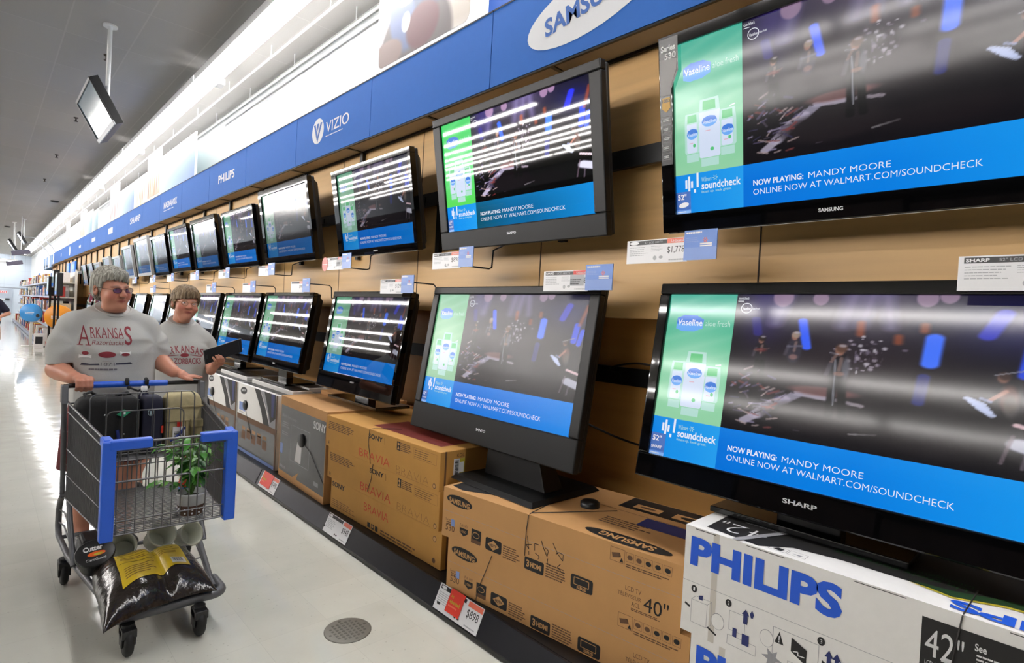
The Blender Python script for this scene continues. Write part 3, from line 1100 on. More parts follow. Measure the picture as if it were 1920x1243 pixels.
    for mm in (pm, em('white', (240, 244, 255)), em('label_blue', (58, 124, 222)), em('label_light', (112, 176, 250)), em('bottle', (216, 228, 250)),
               em('cap_green', (96, 200, 130)), em('pale', (184, 226, 216)), em('unused', (20, 30, 60)), em('pink', (226, 180, 196))):
        me.materials.append(mm)
    me.update()
    SCR_MESH[level] = me
    return me


GLOSS = mat('piano_black', (6, 6, 7), rough=0.035, noise=0, coat=0.3)
MATTE = mat('charcoal_plastic', (13, 13, 14), spec=.35, rough=0.42, noise=0.02, nscale=300)
SHELL = mat('black_shell', (9, 9, 10), rough=0.5, noise=0)
SILVER = mat('silver_plastic', (178, 182, 186), rough=0.35, metal=0.2, noise=0)
BADGE = mat('badge_silver', (205, 206, 208), rough=0.3, metal=0.6, noise=0)
STEEL = mat('chrome_lip', (200, 200, 205), rough=0.15, metal=0.9, noise=0)
TILT_U, TILT_L = 9.3, 8.8


def tv(kind, ya, yb, za, zb, bez, style, level, label, logo=None, thick=0.11, stand=None, curve=0.006):
    """ya, yb: far and near edge of the picture along the wall; za, zb: its bottom and top height"""
    bl, br, bt, bb = bez
    t = R(TILT_U if kind == 'U' else -TILT_L)
    w = ya - yb
    h = (zb - za) / math.cos(t)
    c = Vector((2.0, (ya + yb) / 2, (za + zb) / 2))
    u = Vector((0, -1, 0))
    n = Vector((-math.cos(t), 0, -math.sin(t)))
    v = n.cross(u)
    root = thing('television', label, 'television', (0, 0, 0), 'televisions hung on the upper wall' if kind == 'U' else 'televisions standing above the boxes')
    m = Matrix((u, v, n)).transposed().to_4x4()
    m.translation = c
    root.matrix_world = m
    fm = {'gloss': GLOSS, 'matte': MATTE, 'silver': SILVER}[style]
    g = G()
    x0, x1, y0, y1 = -w / 2, w / 2, -h / 2, h / 2
    fz, bz = 0.012, -0.03
    g.span((x0 - bl, y1, bz), (x1 + br, y1 + bt, fz))
    g.span((x0 - bl, y0 - bb, bz), (x1 + br, y0, fz))
    g.span((x0 - bl, y0, bz), (x0, y1, fz))
    g.span((x1, y0, bz), (x1 + br, y1, fz))
    if style == 'silver':
        g.span((x0 - bl, y0, fz), (x0 - 0.02, y1, fz + 0.002), 1)
    if stand != 'none' and kind == 'U' and style == 'gloss':
        g.span((x0 - bl + 0.02, y0 - bb - 0.004, -0.015), (x1 + br - 0.02, y0 - bb, 0.004), 2)
    g.build('bezel', [fm, BLACKM, STEEL], root, bevel=curve)
    g = G()
    d = -thick
    g.hexa([(x0 - bl + .06, y0 - bb + .05, d), (x0 - bl + .06, y1 + bt - .05, d), (x1 + br - .06, y1 + bt - .05, d), (x1 + br - .06, y0 - bb + .05, d),
            (x0 - bl + .006, y0 - bb + .006, bz + .001), (x0 - bl + .006, y1 + bt - .006, bz + .001), (x1 + br - .006, y1 + bt - .006, bz + .001), (x1 + br - .006, y0 - bb + .006, bz + .001)])
    g.f[-6:] = [tuple(reversed(q)) for q in g.f[-6:]]
    g.span((x0 - bl + .004, y0 - bb + .004, bz - 0.03), (x1 + br - .004, y1 + bt - .004, bz + 0.001))
    g.build('back_shell', SHELL, root, bevel=0.01)
    s = link('screen', screen_mesh(level), root)
    s.scale = (w, h / 0.5625, 1)
    if logo:
        txt, lw, lh, mat_, yy = logo
        g = G()
        f = Face(g, (-lw / 2, y0 - bb * yy - lh / 2, fz), (1, 0, 0), (0, 1, 0), 0.0008)
        f.text(txt, 0, 0, lw, lh, 0, bold=0.03)
        g.build('badge', mat_, root)
    if kind == 'U':      # arm and plate holding the set to the rail on the wall
        g = G()
        zc = c.z
        loc = m.inverted()
        for sx in (-0.18, 0.18):
            p = Vector((sx, 0, -thick))
            q = loc @ Vector((2.2205, (m @ p).y, 2.27))
            dvec = q - p
            g.tube([p, p + Vector((0, 0, -0.02)), q], 0.018, 6)
        g.span((-0.22, -0.18, -thick - 0.012), (0.22, 0.18, -thick + 0.002))
        g.build('mount_arm', BLACKM, root, bevel=0.003)
    elif stand:
        g = G()
        loc = m.inverted()
        zt, wid, dep, style_s = stand      # height of the surface it stands on
        pc = Vector((2.03, c.y, zt))
        g.T = loc
        if style_s == 'pedestal':
            yc = c.y - .22
            g.hexa([(1.97, yc - .22, zt + .02), (2.1, yc - .22, zt + .02), (2.1, yc + .22, zt + .02), (1.97, yc + .22, zt + .02),
                    (2.0, yc - .1, za - bb + .12), (2.08, yc - .1, za - bb + .12), (2.08, yc + .22, za - bb + .12), (2.0, yc + .22, za - bb + .12)])
            g.hexa([(1.80, yc - wid, zt + .001), (2.3, yc - wid, zt + .001), (2.3, yc + wid, zt + .001), (1.80, yc + wid, zt + .001),
                    (1.82, yc - wid + .02, zt + .022), (2.28, yc - wid + .02, zt + .022), (2.28, yc + wid - .02, zt + .022), (1.82, yc + wid - .02, zt + .022)])
        else:
            g.span((2.02, c.y - 0.10, zt + 0.002), (2.08, c.y + 0.10, za - bb + 0.12))
            g.span((1.93, c.y - wid, zt + .001), (2.2, c.y + wid, zt + .022))
        g.T = Matrix()
        g.build('stand', MATTE if style == 'matte' else GLOSS, root, bevel=0.004)
    return root, m


ws = mat('lettering_white', (225, 226, 230), rough=0.4, noise=0, emit=(200, 200, 205), estr=0.25)
U1, mU1 = tv('U', 1.213, 0.061, 1.926, 2.569, (.058, .058, .045, .072), 'gloss', 'glossy',
             'large glossy black television with feature sticker down its edge, nearest of the upper row', ('SAMSUNG', .075, .013, BADGE, .55))
L1, mL1 = tv('L', 1.213, 0.061, 0.957, 1.598, (.046, .046, .045, .095), 'gloss', 'glossy',
             'large glossy black television standing above the white boxes, nearest of the lower row', ('SHARP', .105, .016, BADGE, .5),
             stand=(0.8045, 0.30, 0.3, 'bar'))
U2, mU2 = tv('U', 2.753, 1.633, 1.974, 2.587, (.072, .07, .045, .108), 'matte', 'vivid',
             'wide matte black television mirroring rows of ceiling lamps, second in the upper row', ('SANYO', .07, .013, ws, .42), thick=.12)
L2, mL2 = tv('L', 2.81, 1.63, 0.94, 1.595, (.055, .06, .045, .155), 'matte', 'matte',
             'matte charcoal television on a pedestal over the brown 40 inch boxes', ('SANYO', .075, .015, ws, .48), thick=.13,
             stand=(0.6175, 0.30, 0.3, 'pedestal'))
tv('U', 4.10, 3.107, 1.935, 2.498, (.075, .035, .035, .05), 'gloss', 'mirror',
   'glossy black television above the tag with a pink disc, third in the upper row', ('SAMSUNG', .06, .01, BADGE, .5))
tv('L', 4.178, 3.15, .994, 1.57, (.05, .035, .045, .125), 'gloss', 'mirror',
   'glossy black television with a grey bar stand over the brown box stack with red lettering', ('SONY', .06, .012, BADGE, .35), stand=(.8005, .36, .3, "bar"))
tv('U', 5.70, 4.658, 1.95, 2.535, (.06, .04, .05, .06), 'gloss', 'dim', 'glossy black television with a dim washed picture, fourth in the upper row')
tv('L', 5.653, 4.634, .997, 1.573, (.045, .04, .035, .085), 'gloss', 'mirror', 'glossy black television over the white boxes with a black swoosh', ('SONY', .06, .012, BADGE, .5),
   stand=(.781, .3, .3, "bar"))
tv('U', 6.9, 5.98, 1.935, 2.46, (.05, .04, .04, .05), 'gloss', 'mirror', 'glossy black television with purple stage picture, fifth in the upper row')
tv('L', 6.92, 5.87, .97, 1.57, (.045, .05, .035, .07), 'gloss', 'mirror', 'glossy television just behind the black folder the second woman holds', stand=(.80, .3, .3, 'bar'))
tv('U', 8.19, 7.25, 1.93, 2.48, (.05, .04, .05, .05), 'gloss', 'dim', 'glossy black television with grey washed picture, sixth in the upper row')
tv('L', 8.2, 7.2, .97, 1.57, (.045, .05, .035, .07), 'matte', 'mirror', 'black television right behind the head of the second woman', stand=(.80, .3, .3, 'bar'))
tv('U', 9.43, 8.5, 1.96, 2.49, (.05, .04, .04, .05), 'gloss', 'mirror', 'television with a bright blue caption, seventh in the upper row')
tv('U', 10.6, 9.72, 1.93, 2.45, (.05, .04, .04, .05), 'gloss', 'dim', 'dim television between the bright blue one and the silver one, eighth in the upper row')
tv('U', 11.95, 10.95, 1.95, 2.50, (.06, .04, .05, .05), 'silver', 'dim', 'silver framed television, ninth in the upper row')
tv('U', 13.2, 12.35, 1.93, 2.43, (.06, .04, .05, .05), 'silver', 'dim', 'narrow silver framed television above the head of the front woman, tenth in the upper row')
k = 10
for (ya, yb, zb, st) in ((14.3, 13.5, 2.3, 'silver'), (15.6, 14.8, 2.35, 'silver'), (16.9, 16.15, 2.28, 'silver'), (18.1, 17.3, 2.3, 'gloss'), (19.3, 18.5, 2.3, 'gloss')):
    k += 1
    tv('U', ya, yb, zb - .45, zb, (.04, .04, .04, .05), st, 'dim', 'small %s television far down the wall, %s in the upper row' % ('silver' if st == 'silver' else 'black', ORD[k - 1]))
k = 6
for (ya, yb) in ((9.45, 8.55), (10.72, 9.8), (12.1, 11.25), (13.4, 12.6), (14.6, 13.8), (15.9, 15.1), (17.1, 16.3), (18.3, 17.5)):
    k += 1
    lb = {7: 'television half hidden behind the second woman, seventh in the lower row', 8: 'black framed television between the two women with a bright blank screen',
          9: 'television just right of the front woman\'s head, ninth in the lower row'}.get(k, 'slim tilted television left of the front woman\'s head, %s in the lower row' % ORD[k - 1])
    tv('L', ya, yb, 1.0, 1.56, (.04, .04, .035, .06), 'gloss', 'dim', lb, stand=(.8205, .28, .3, 'bar'))

# feature sticker down the left edge of the near upper set, size stickers on the two near screens
ST_BLACK = mat('sticker_black', (26, 25, 26), rough=0.25, noise=0)
ST_GREY = mat('sticker_grey', (120, 116, 114), rough=0.3, noise=0)
ST_WHITE = mat('sticker_white', (224, 224, 224), rough=0.4, noise=0)
ST_GOLD = mat('sticker_gold', (206, 160, 60), rough=0.4, noise=0)
g = G()
h = .648
f = Face(g, (-.576, -h / 2, .0125), (1, 0, 0), (0, 1, 0), .0006)
f.poly([(-.054, .20), (-.004, .20), (-.004, .49), (.028, .555), (.028, .685), (-.054, .685)], 0, 1)
f.poly([(-.052, .47), (-.006, .47), (-.006, .50), (.02, .56), (.024, .60), (-.052, .61)], 1, 2)
f.text('Series', -.045, .635, .062, .024, 2, 3, bold=.03)
f.text('530', -.03, .605, .05, .024, 2, 3, bold=.03)
f.poly([(-.046, .42), (-.028, .405), (-.010, .42), (-.010, .462), (-.046, .462)], 3, 3)
f.text('1080', -.044, .443, .032, .014, 0, 4, bold=.02)
for i in range(5):
    yy = .365 - .036 * i
    f.ring(-.046, yy, .036, .024, .0014, 1, 3)
    f.greek(-.043, yy + .005, .03, .012, 2, rows=2, k=3, seed=i)
f.rect(-.044, .205, .016, .0, 2, 3)
g.build('feature_sticker', [ST_BLACK, ST_GREY, ST_WHITE, ST_GOLD], U1)
SBLUE = mat('size_sticker_blue', (30, 84, 160), rough=0.35, noise=0, emit=(24, 78, 156), estr=0.5)
SPALE = mat('size_sticker_pale', (120, 170, 225), rough=0.35, noise=0, emit=(110, 160, 220), estr=0.4)
for root, oval in ((U1, True), (L1, False), (U2, False), (L2, False)):
    big = root in (U1, L1)
    ww = {U1: 1.152, L1: 1.152, U2: 1.12, L2: 1.18}[root]
    hh = {U1: .6515, L1: .6486, U2: .621, L2: .663}[root]
    s = 1 if big else 0.8
    g = G()
    f = Face(g, (-ww / 2, -hh / 2, .001), (1, 0, 0), (0, 1, 0), .0006)
    f.rect(.0, .012, .064 * s, .074 * s, 0, 1)
    f.rect(.0, .0, .064 * s, .016, 2, 1)
    f.text('52"', .008, .055 * s, .038 * s, .022 * s, 1, 2, bold=.02)
    if oval:
        f.oval(.034, .034, .022, .010, 1, 2, rot=.15)
    elif root is L1:
        f.text('SHARP', .006, .026, .048, .012, 1, 2, bold=.02)
    else:
        f.text('SANYO', .006, .024, .040, .010, 1, 2, bold=.02)
    f.greek(.006, .003, .04 * s, .008, 1, rows=1, k=2)
    g.build('size_sticker', [SBLUE, ws, SPALE], root)

# ---------------------------------------------------------------- monitors hung from the ceiling
HUNGSCR = mat('hung_screen_glass', (40, 44, 48), rough=0.08, emit=(120, 140, 150), estr=0.35, noise=0)


def hung(A, w, h, label, top=ZC):
    """A: top corner of the near side; the glass looks left and down, its long side runs along the aisle"""
    t = thing('hanging_monitor', label, 'ceiling monitor', A, 'monitors hung from the ceiling')
    e1, e2 = Vector((.49, .0, -.87)), Vector((0, 1, 0))
    e3 = e2.cross(e1) * -1
    if e3.x < 0:
        e3 = -e3
    F = Matrix((e2, -e1, -e3)).transposed().to_4x4()
    d = .085
    g = G()
    g.T = F
    b = .03
    g.span((0, -h, -d), (w, 0, -.004), 0)
    g.span((0, -b, -.004), (w, 0, .012), 0)
    g.span((0, -h, -.004), (w, -h + b * 1.6, .012), 1)
    g.span((0, -h + b * 1.6, -.004), (b * .6, -b, .012), 0)
    g.span((w - b, -h + b * 1.6, -.004), (w, -b, .012), 0)
    g.build('casing', [BLACKM, SILVER], t, bevel=.004)
    g = G()
    g.T = F
    g.span((b * .6, -h + b * 1.6, -.003), (w - b, -b, .002))
    g.build('screen', HUNGSCR, t)
    g = G()
    q = F @ Vector((w * .25, -h * .5, -d))
    g.tube([q, q + Vector((0, 0, .06)), (q.x, q.y, top - A[2])], .022, 8)
    g.lathe([(.07, top - A[2] - .02), (.07, top - A[2])], 12, c=(q.x, q.y, 0))
    g.build('drop_pole', PIPE, t)
    return t


hung((.755, 7.47, 3.795), 1.1, .5, 'black edged monitor hung on a white pole from the ceiling, nearest of three')
hung((.95, 29.6, 3.93), 1.1, .5, 'thin dark monitor hung from the ceiling far away, right one of the distant pair')
hung((.72, 31.5, 3.74), 1.1, .5, 'thin dark monitor hung from the ceiling far away, left one of the distant pair')
for (x, y, z, lb) in ((1.05, 29, 3.1, 'dark tilted bar hung at the far end of the lamp run, upper one'), (1.03, 34, 2.88, 'dark tilted bar hung at the far end of the lamp run, lower one')):
    g = G()
    g.T = Matrix.Rotation(R(14), 4, 'Y').inverted()
    g.span((-.28, -.1, -.09), (.28, .1, .09), 0)
    g.T = Matrix()
    g.tube([(0, 0, .1), (0, 0, ZC - z)], .012, 6, 1)
    tag(g.build('hung_speaker', [mat('violet_grey_case', (84, 80, 96), rough=.5), PIPE], loc=(x, y, z), bevel=.02), lb, 'hung speaker')
# ================================================================ low shelf deck, cartons, price tags
DECK = mat('black_deck', (20, 20, 22), rough=0.45)
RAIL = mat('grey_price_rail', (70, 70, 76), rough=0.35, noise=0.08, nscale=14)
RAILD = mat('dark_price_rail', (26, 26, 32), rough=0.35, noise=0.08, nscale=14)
g = G()
g.span((1.712, -2, 0.0), (2.449, 19.95, 0.13), 0)
base = g.build('shelf_deck', DECK)
tag(base, 'long low black shelf deck under the cartons along the wall', 'shelf')
k = 0
y = 20.4
edges = [5.62, 4.66, 3.42, 2.16, .9, -.3, -1.6]
yy = [19.9, 19.2, 18.0, 16.8, 15.6, 14.4, 13.2, 12.0, 10.8, 9.4, 8.1, 6.8] + edges
for a, b in zip(yy[:-1], yy[1:]):
    g = G()
    q = 0.008
    g.hexa([(1.652, b + q, .022), (1.711, b + q, .022), (1.711, a - q, .022), (1.652, a - q, .022),
            (1.700, b + q, .128), (1.711, b + q, .128), (1.711, a - q, .128), (1.700, a - q, .128)])
    g.span((1.645, b, .006), (1.711, a, .022), 1)
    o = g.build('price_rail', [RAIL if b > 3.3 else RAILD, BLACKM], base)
    k += 1
for yk in edges:
    g = G()
    g.span((1.66, yk - .01, .02), (1.70, yk + .01, .06))
    g.build('rail_clip', DECK, base)
g = G()
g.span((1.745, 9.5, .131), (2.44, 19.9, .14), 0)
g.span((1.80, 9.5, .80), (2.44, 19.9, .82), 0)
for yk in (9.55, 11.6, 13.7, 15.8, 17.9, 19.8):
    g.span((1.86, yk - .02, .14), (2.40, yk + .02, .80), 0)
tag(g.build('display_ledge', DECK), 'black display ledge under the far lower televisions', 'shelf')

KRAFT = mat('kraft_board', (192, 144, 90), rough=0.75, noise=0.05, nscale=7, bump=0.05, bscale=300)
KRAFTY = mat('yellow_kraft_board', (188, 138, 66), rough=0.75, noise=0.05, nscale=7, bump=0.05, bscale=300)
INKB = mat('print_black', (20, 18, 18), rough=0.6, noise=0)
INKBR = mat('print_brown', (98, 68, 44), rough=0.7, noise=0)
INKR = mat('print_red', (196, 62, 34), rough=0.6, noise=0)
INKDR = mat('print_dark_red', (110, 26, 18), rough=0.6, noise=0)
INKBL = mat('print_blue', (24, 88, 210), rough=0.55, noise=0)
INKNV = mat('print_navy', (34, 44, 104), rough=0.55, noise=0)
INKLB = mat('print_light_blue', (126, 148, 200), rough=0.55, noise=0)
INKG = mat('print_grey', (150, 150, 154), rough=0.6, noise=0)
INKW = mat('print_white', (222, 222, 222), rough=0.55, noise=0)
INKK = mat('print_kraft', (190, 144, 92), rough=0.7, noise=0)
INKGR = mat('print_green', (20, 58, 24), rough=0.6, noise=0)
INKY = mat('print_yellow', (190, 176, 50), rough=0.6, noise=0)
CARTW = mat('white_board_carton', (232, 230, 226), rough=0.6, noise=0.02)
CARTD = mat('dark_print_panel', (22, 23, 25), rough=0.35, noise=0.25, nscale=9)
CORD = mat('tether_cord', (40, 36, 34), rough=0.5, noise=0)
EDGE = mat('carton_edge', (206, 168, 122), rough=0.8)
TAPE = mat('clear_tape', (206, 200, 190), rough=0.2, noise=0)
CM = [KRAFT, INKB, INKBR, INKR, INKBL, INKG, INKW, INKK, INKLB, INKNV, INKGR, INKY, TAPE]
DKR = INKDR
BK, BR_, RD, BL, GY, WH, KR, LB, NV, GN, YL, TP = range(1, 13)
CARTD_ = mat('dark_print_panel', (22, 23, 25), rough=0.35, noise=0.25, nscale=9)
CM += [CARTD_, mat('print_ochre', (150, 112, 74), rough=0.6, noise=0), INKDR]


class Carton:
    def __init__(s, A, B, depth, z0, z1, label, group=None, body=KRAFT, name='television_carton', taper=0.0):
        A, B = Vector((A[0], A[1], 0)), Vector((B[0], B[1], 0))
        s.u = (B - A).normalized()
        s.v = Vector((-s.u.y, s.u.x, 0))       # into the shelf
        s.w, s.d, s.h = (B - A).length, depth, z1 - z0
        if s.v.x < 0:
            s.v = -s.v
        s.A = Vector((A.x, A.y, z0))
        s.g = G()
        c = [s.A, s.A + s.u * s.w, s.A + s.u * s.w + s.v * s.d, s.A + s.v * s.d]
        up = Vector((0, 0, s.h))
        s.g.hexa([*c, *[p + up for p in c]])
        s.front = Face(s.g, s.A, s.u, (0, 0, 1), .0008)
        s.top = Face(s.g, s.A + up, s.u, s.v, .0008)
        s.side = Face(s.g, s.A + s.u * s.w, s.v, (0, 0, 1), .0008)
        s.label, s.group, s.body, s.name = label, group, body, name

    def P(s, x, z, out=0.004, y=None):      # point on or before the front
        return s.A + s.u * x + Vector((0, 0, z)) - s.v * out

    def T(s, x, d, out=0.003):
        return s.A + s.u * x + s.v * d + Vector((0, 0, s.h + out))

    def done(s):
        o = s.g.build(s.name, [s.body] + CM[1:], bevel=.003)
        s.o = tag(o, s.label, 'carton', s.group)
        return o

    def cord(s, pts, r=.0018):
        g = G()
        g.tube(pts, r, 5)
        g.build('tether_cord', CORD, s.o)

    def hub(s, x, z, r=.03):
        g = G()
        T = Matrix((s.u, Vector((0, 0, 1)), -s.v)).transposed().to_4x4()
        T.translation = s.P(x, z, 0.0)
        g.T = T
        g.lathe([(r, 0.001), (r, .012), (r * .8, .018), (r * .2, .02)], 18)
        g.build('tether_hub', BLACKM, s.o)


# ---- the two brown 40 inch cartons


def brown40(A, B, z0, z1, label, first):
    c = Carton(A, B, .60, z0, z1, label, 'brown 40 inch cartons')
    f, h = c.front, c.h
    f.oval(.112, .190, .086, .027, BK, rot=-.04)
    f.text('SAMSUNG', .042, .176, .14, .026, KR, k=2, bold=.03, rot=-.04)
    f.rect(.004, .128, c.w - .01, .0012, GY)
    f.text('Series', .024, .082, .036, .012, BR_)
    f.text('530', .026, .034, .062, .030, BR_, bold=.0)
    f.greek(.03, .062, .05, .018, BR_, rows=2, seed=2)
    f.rect(.064, .062, .024, .034, LB, k=2)
    f.text('Full HD', .124, .078, .052, .013, BR_)
    f.poly([(.124, .072), (.178, .072), (.178, .05), (.151, .034), (.124, .05)], BK)
    f.text('1080', .132, .05, .036, .012, KR, k=2)
    f.rect(.202, .026, .062, .062, BK)
    f.rect(.202, .022, .062, .018, BR_, k=2)
    f.oval(.233, .062, .022, .014, KR, k=2)
    f.oval(.233, .062, .019, .011, BK, k=3)
    f.rrect(.294, .018, .098, .058, .01, BK)
    f.poly([(.343, .070), (.378, .047), (.343, .024), (.308, .047)], KR, k=2)
    f.text('HDTV', .322, .040, .042, .013, BK, k=3, bold=.03)
    f.greek(.402, .010, .10, .060, BR_, rows=6, seed=3)
    f.rrect(.527, .004, .105, .054, .008, BK)
    f.text('3', .538, .016, .016, .032, KR, k=2, bold=.04)
    f.text('HDMI', .560, .020, .060, .022, KR, k=2, bold=.05)
    f.greek(.642, -.002 if False else .004, .105, .062, BR_, rows=6, seed=5)
    f.rrect(.770, .006, .105, .058, .01, BK)
    f.ring(.786, .026, .07, .028, .003, KR, k=2)
    f.text('SRS', .80, .01, .045, .012, KR, k=2, bold=.03)
    f.ring(.944, .176, .062, .052, .0015, BR_)
    f.poly([(.955, .188), (.99, .198), (.984, .214), (.95, .206)], BR_, k=2)
    f.poly([(.986, .180), (1.002, .180), (.994, .196)], BK, k=2)
    for i in range(5):
        f.ring(1.012 + .038 * i, .190, .032, .034, .001, BR_)
        f.oval(1.028 + .038 * i, .207, .011, .009, BK if i > 1 else BR_, k=2)
    f.greek(1.012, .166, .19, .016, BR_, rows=2, seed=6)
    f.text('LCD TV', 1.016, .082, .066, .018, BR_)
    f.text('TÉLÉVISEUR', .985, .056, .098, .019, BR_)
    f.text('ACL', 1.044, .030, .036, .017, BR_)
    f.text('40"', 1.094, .030, .098, .056, BK)
    f.greek(1.044, .012, .14, .012, BR_, rows=2, seed=8)
    if first:
        f.line([(.535, .150), (.548, .095), (.531, .110), (.562, .118)], .003, BK, k=2)
        f.line([(.580, .098), (.578, .128), (.600, .128)], .003, BK, k=2)
        f.line([(.612, .150), (.628, .118), (.646, .092), (.652, .118), (.634, .126)], .003, BK, k=2)
        f.line([(.672, .158), (.700, .120), (.726, .098), (.728, .124), (.706, .128), (.690, .116)], .003, BK, k=2)
        f.line([(.548, .086), (.55, .07)], .003, BK, k=2)
        f.line([(.582, .088), (.606, .08), (.60, .066)], .003, BK, k=2)
        f.line([(.65, .084), (.648, .066), (.664, .058)], .003, BK, k=2)
        f.line([(.716, .082), (.702, .066), (.724, .05), (.74, .052)], .003, BK, k=2)
        t = c.top
        t.poly([(.02, .04), (.11, .02), (.30, .10), (.52, .59), (.02, .59)], BK)  # dark area over the far end of the lid, one flat black shape
        t.rect(.0, .365, c.w, .003, BR_, k=2)
        t.text('SAMSUNG', .86, .036, .24, .044, KR, k=3, bold=.03, flip=True)
        t.oval(.98, .058, .19, .045, BK, k=2)
        t.greek(.78, .17, .24, .09, BR_, rows=4, seed=9)
        t.poly([(.92, .25), (1.16, .25), (1.16, .36), (.92, .36)], NV, k=2)
        t.rect(.74, .42, .46, .17, BK, k=1)
        t.rect(.80, .45, .13, .06, KR, k=2)
        t.rect(.99, .45, .16, .07, KR, k=2)
        t.oval(1.07, .485, .05, .02, BK, k=3)
        t.oval(.865, .48, .04, .012, BR_, k=3)
    s = c.side
    s.rect(.10, .05, .2, .12, KR)
    c.done()
    return c


c = brown40((1.69, 2.20), (1.83, .97), .374, .616, 'brown carton marked 40", upper one with pencilled handwriting on its front', True)
c.cord([c.T(.50, .33), c.T(.535, .02), c.P(.537, .24, .003), c.P(.53, .17), c.P(.528, .06)])
c.cord([c.T(.535, .02), c.T(.78, .34)])
c.hub(.76, .0) if False else None
g = G()
g.lathe([(.045, 0), (.045, .02), (.035, .028), (.005, .03)], 18)
g.build('tether_hub', BLACKM, c.o, loc=c.T(.66, .30, .001))
c = brown40((1.70, 2.155), (1.84, .935), .131, .373, 'brown carton marked 40", lower one resting on the black shelf', False)
c.cord([c.P(.29, .24, .004), c.P(.255, .15, .005), c.P(.215, .06, .004), c.P(.205, .004, .003)])

# ---- three brown cartons with red lettering


def redbox(A, B, z0, z1, label, kind, seed):
    c = Carton(A, B, .66, z0, z1, label, 'brown cartons with red lettering', body=KRAFTY)
    f = c.front
    if kind < 2:
        f.greek(.03, .118, .36, .055, BR_, rows=5, seed=seed)
        f.text('SONY', .545, .150, .16, .030, BK, bold=.03)
        f.line([(.724, .182), (.730, .142)], .003, BK)
        f.rect(.856, .140, .034, .050, BK)
        f.oval(.873, .176, .009, .008, KR, k=2)
        f.poly([(.862, .146), (.884, .146), (.873, .166)], KR, k=2)
        f.greek(.894, .140, .11, .05, BR_, rows=5, seed=seed + 1)
        f.ring(1.02, .130, .21, .056, .001, BR_)
        f.greek(1.03, .134, .17, .046, BR_, rows=4, seed=seed + 2, gap=.7)
        f.text('BRAVIA', .445, .022, .345, .048, RD, bold=-.012)
        f.text('BRAVIA', .86, .012, .31, .040, BR_, bold=-.035)
        f.rect(.86, .006, .32, .001, BR_)
        f.ring(.03, .016, .022, .022, .002, BR_)
        f.oval(.041, .027, .007, .007, BR_)
        f.oval(1.22, .022, .014, .014, BR_)
        f.oval(1.22, .022, .010, .010, KR, k=2)
    else:
        f.text('SONY', .02, .150, .17, .034, BK, bold=.03)
        f.text('BRAVIA', .44, .100, .28, .050, RD, bold=-.012)
        f.greek(.02, .02, .34, .05, BR_, rows=4, seed=seed, gap=.7)
        for i in range(3):
            f.rect(.49 + .045 * i, .012, .03, .03, BK)
        f.oval(.55, .028, .01, .01, KR, k=2)
        f.greek(.64, .008, .42, .034, BR_, rows=2, seed=seed + 3)
        f.oval(1.17, .150, .016, .016, BR_)
        f.oval(1.17, .150, .012, .012, KR, k=2)
        f.oval(1.17, .035, .014, .014, BR_)
    s = c.side
    s.rect(.03, .0, .012, c.h, BR_)
    if kind == 0:
        s.rect(.09, .075, .075, .085, WH)
        s.rect(.13, .075, .035, .085, YL, k=2)
        s.rect(.125, .085, .034, .055, WH, k=3)
        for i in range(12):
            s.rect(.096, .082 + .0062 * i, .026, .0026 + .002 * (i % 3 == 0), BK, k=4)
        s.text('KDL', .11, .168, .05, .018, BR_)
        s.oval(.38, .12, .045, .022, BK)
        t = c.top
        t.rect(0, .35, c.w, .002, BR_)
        t.poly([(.46, .08), (1.16, .08), (1.16, .34), (.46, .34)], 15, k=1)
    c.done()
    return c


CM[RD] = INKR
c = redbox((1.735, 3.565), (1.755, 2.315), .335, .545, 'brown carton with red lettering, middle one of three', 1, 21)
c.cord([c.P(.585, .21, .004), c.P(.575, .12, .004), c.P(.535, .03, .004)])
c2 = redbox((1.75, 3.53), (1.77, 2.30), .131, .334, 'brown carton with red lettering, bottom one of three on the shelf', 2, 31)
CM[RD] = INKR
c = redbox((1.72, 3.575), (1.745, 2.315), .546, .752, 'brown carton with red lettering, top one of three with a red printed lid', 0, 11)
c.cord([c.T(.66, .16), c.T(.565, .02), c.P(.56, .205, .004), c.P(.552, .12, .004), c.P(.575, .05, .004), c.P(.583, .0, .004)])

# ---- carton with the dark printed front
c = Carton((1.755, 4.46), (1.725, 3.585), .68, .131, .765, 'tall carton with a dark printed front and white capitals in its corner')
f = c.front
f.rect(.012, .05, c.w - .02, .515, 13)
f.text('SONY', .655, .485, .215, .058, WH, k=2, bold=.03)
f.text('BRAVIA home theater', .045, .475, .30, .022, GY, k=2)
f.greek(.05, .395, .16, .05, GY, rows=3, k=2, seed=4)
f.greek(.05, .335, .14, .03, GY, rows=2, k=2, seed=5)
f.ring(.24, .17, .36, .27, .004, GY, k=2)
f.poly([(.33, .18), (.45, .18), (.46, .33), (.37, .33)], WH, k=2)
f.rect(.02, .185, .055, .08, LB, k=2)
f.line([(.6, .3), (.84, .19)], .004, GY, k=2)
f.rect(.70, .09, .08, .03, GY, k=2)
for i in range(4):
    f.oval(.04 + .03 * i, .085, .011, .013, GY, k=2)
f.poly([(.30, .05), (.38, .05), (.42, .11)], KR, k=3)
c.top.rect(0, .34, c.w, .003, BR_)
c.done()
c.hub(.46, .36, .05)
c.cord([c.P(.46, .36, .012), c.P(.62, .31), c.P(.87, .14)])
# brown carton lying behind it on top
c = Carton((2.06, 4.42), (2.05, 3.64), .34, .7665, .80, 'flat brown carton lying on top behind the dark fronted carton')
c.top.rect(0, .16, c.w, .003, BR_)
c.done()

# ---- white cartons with a black swoosh
GLD = mat('print_ochre', (150, 112, 74), rough=0.6, noise=0)


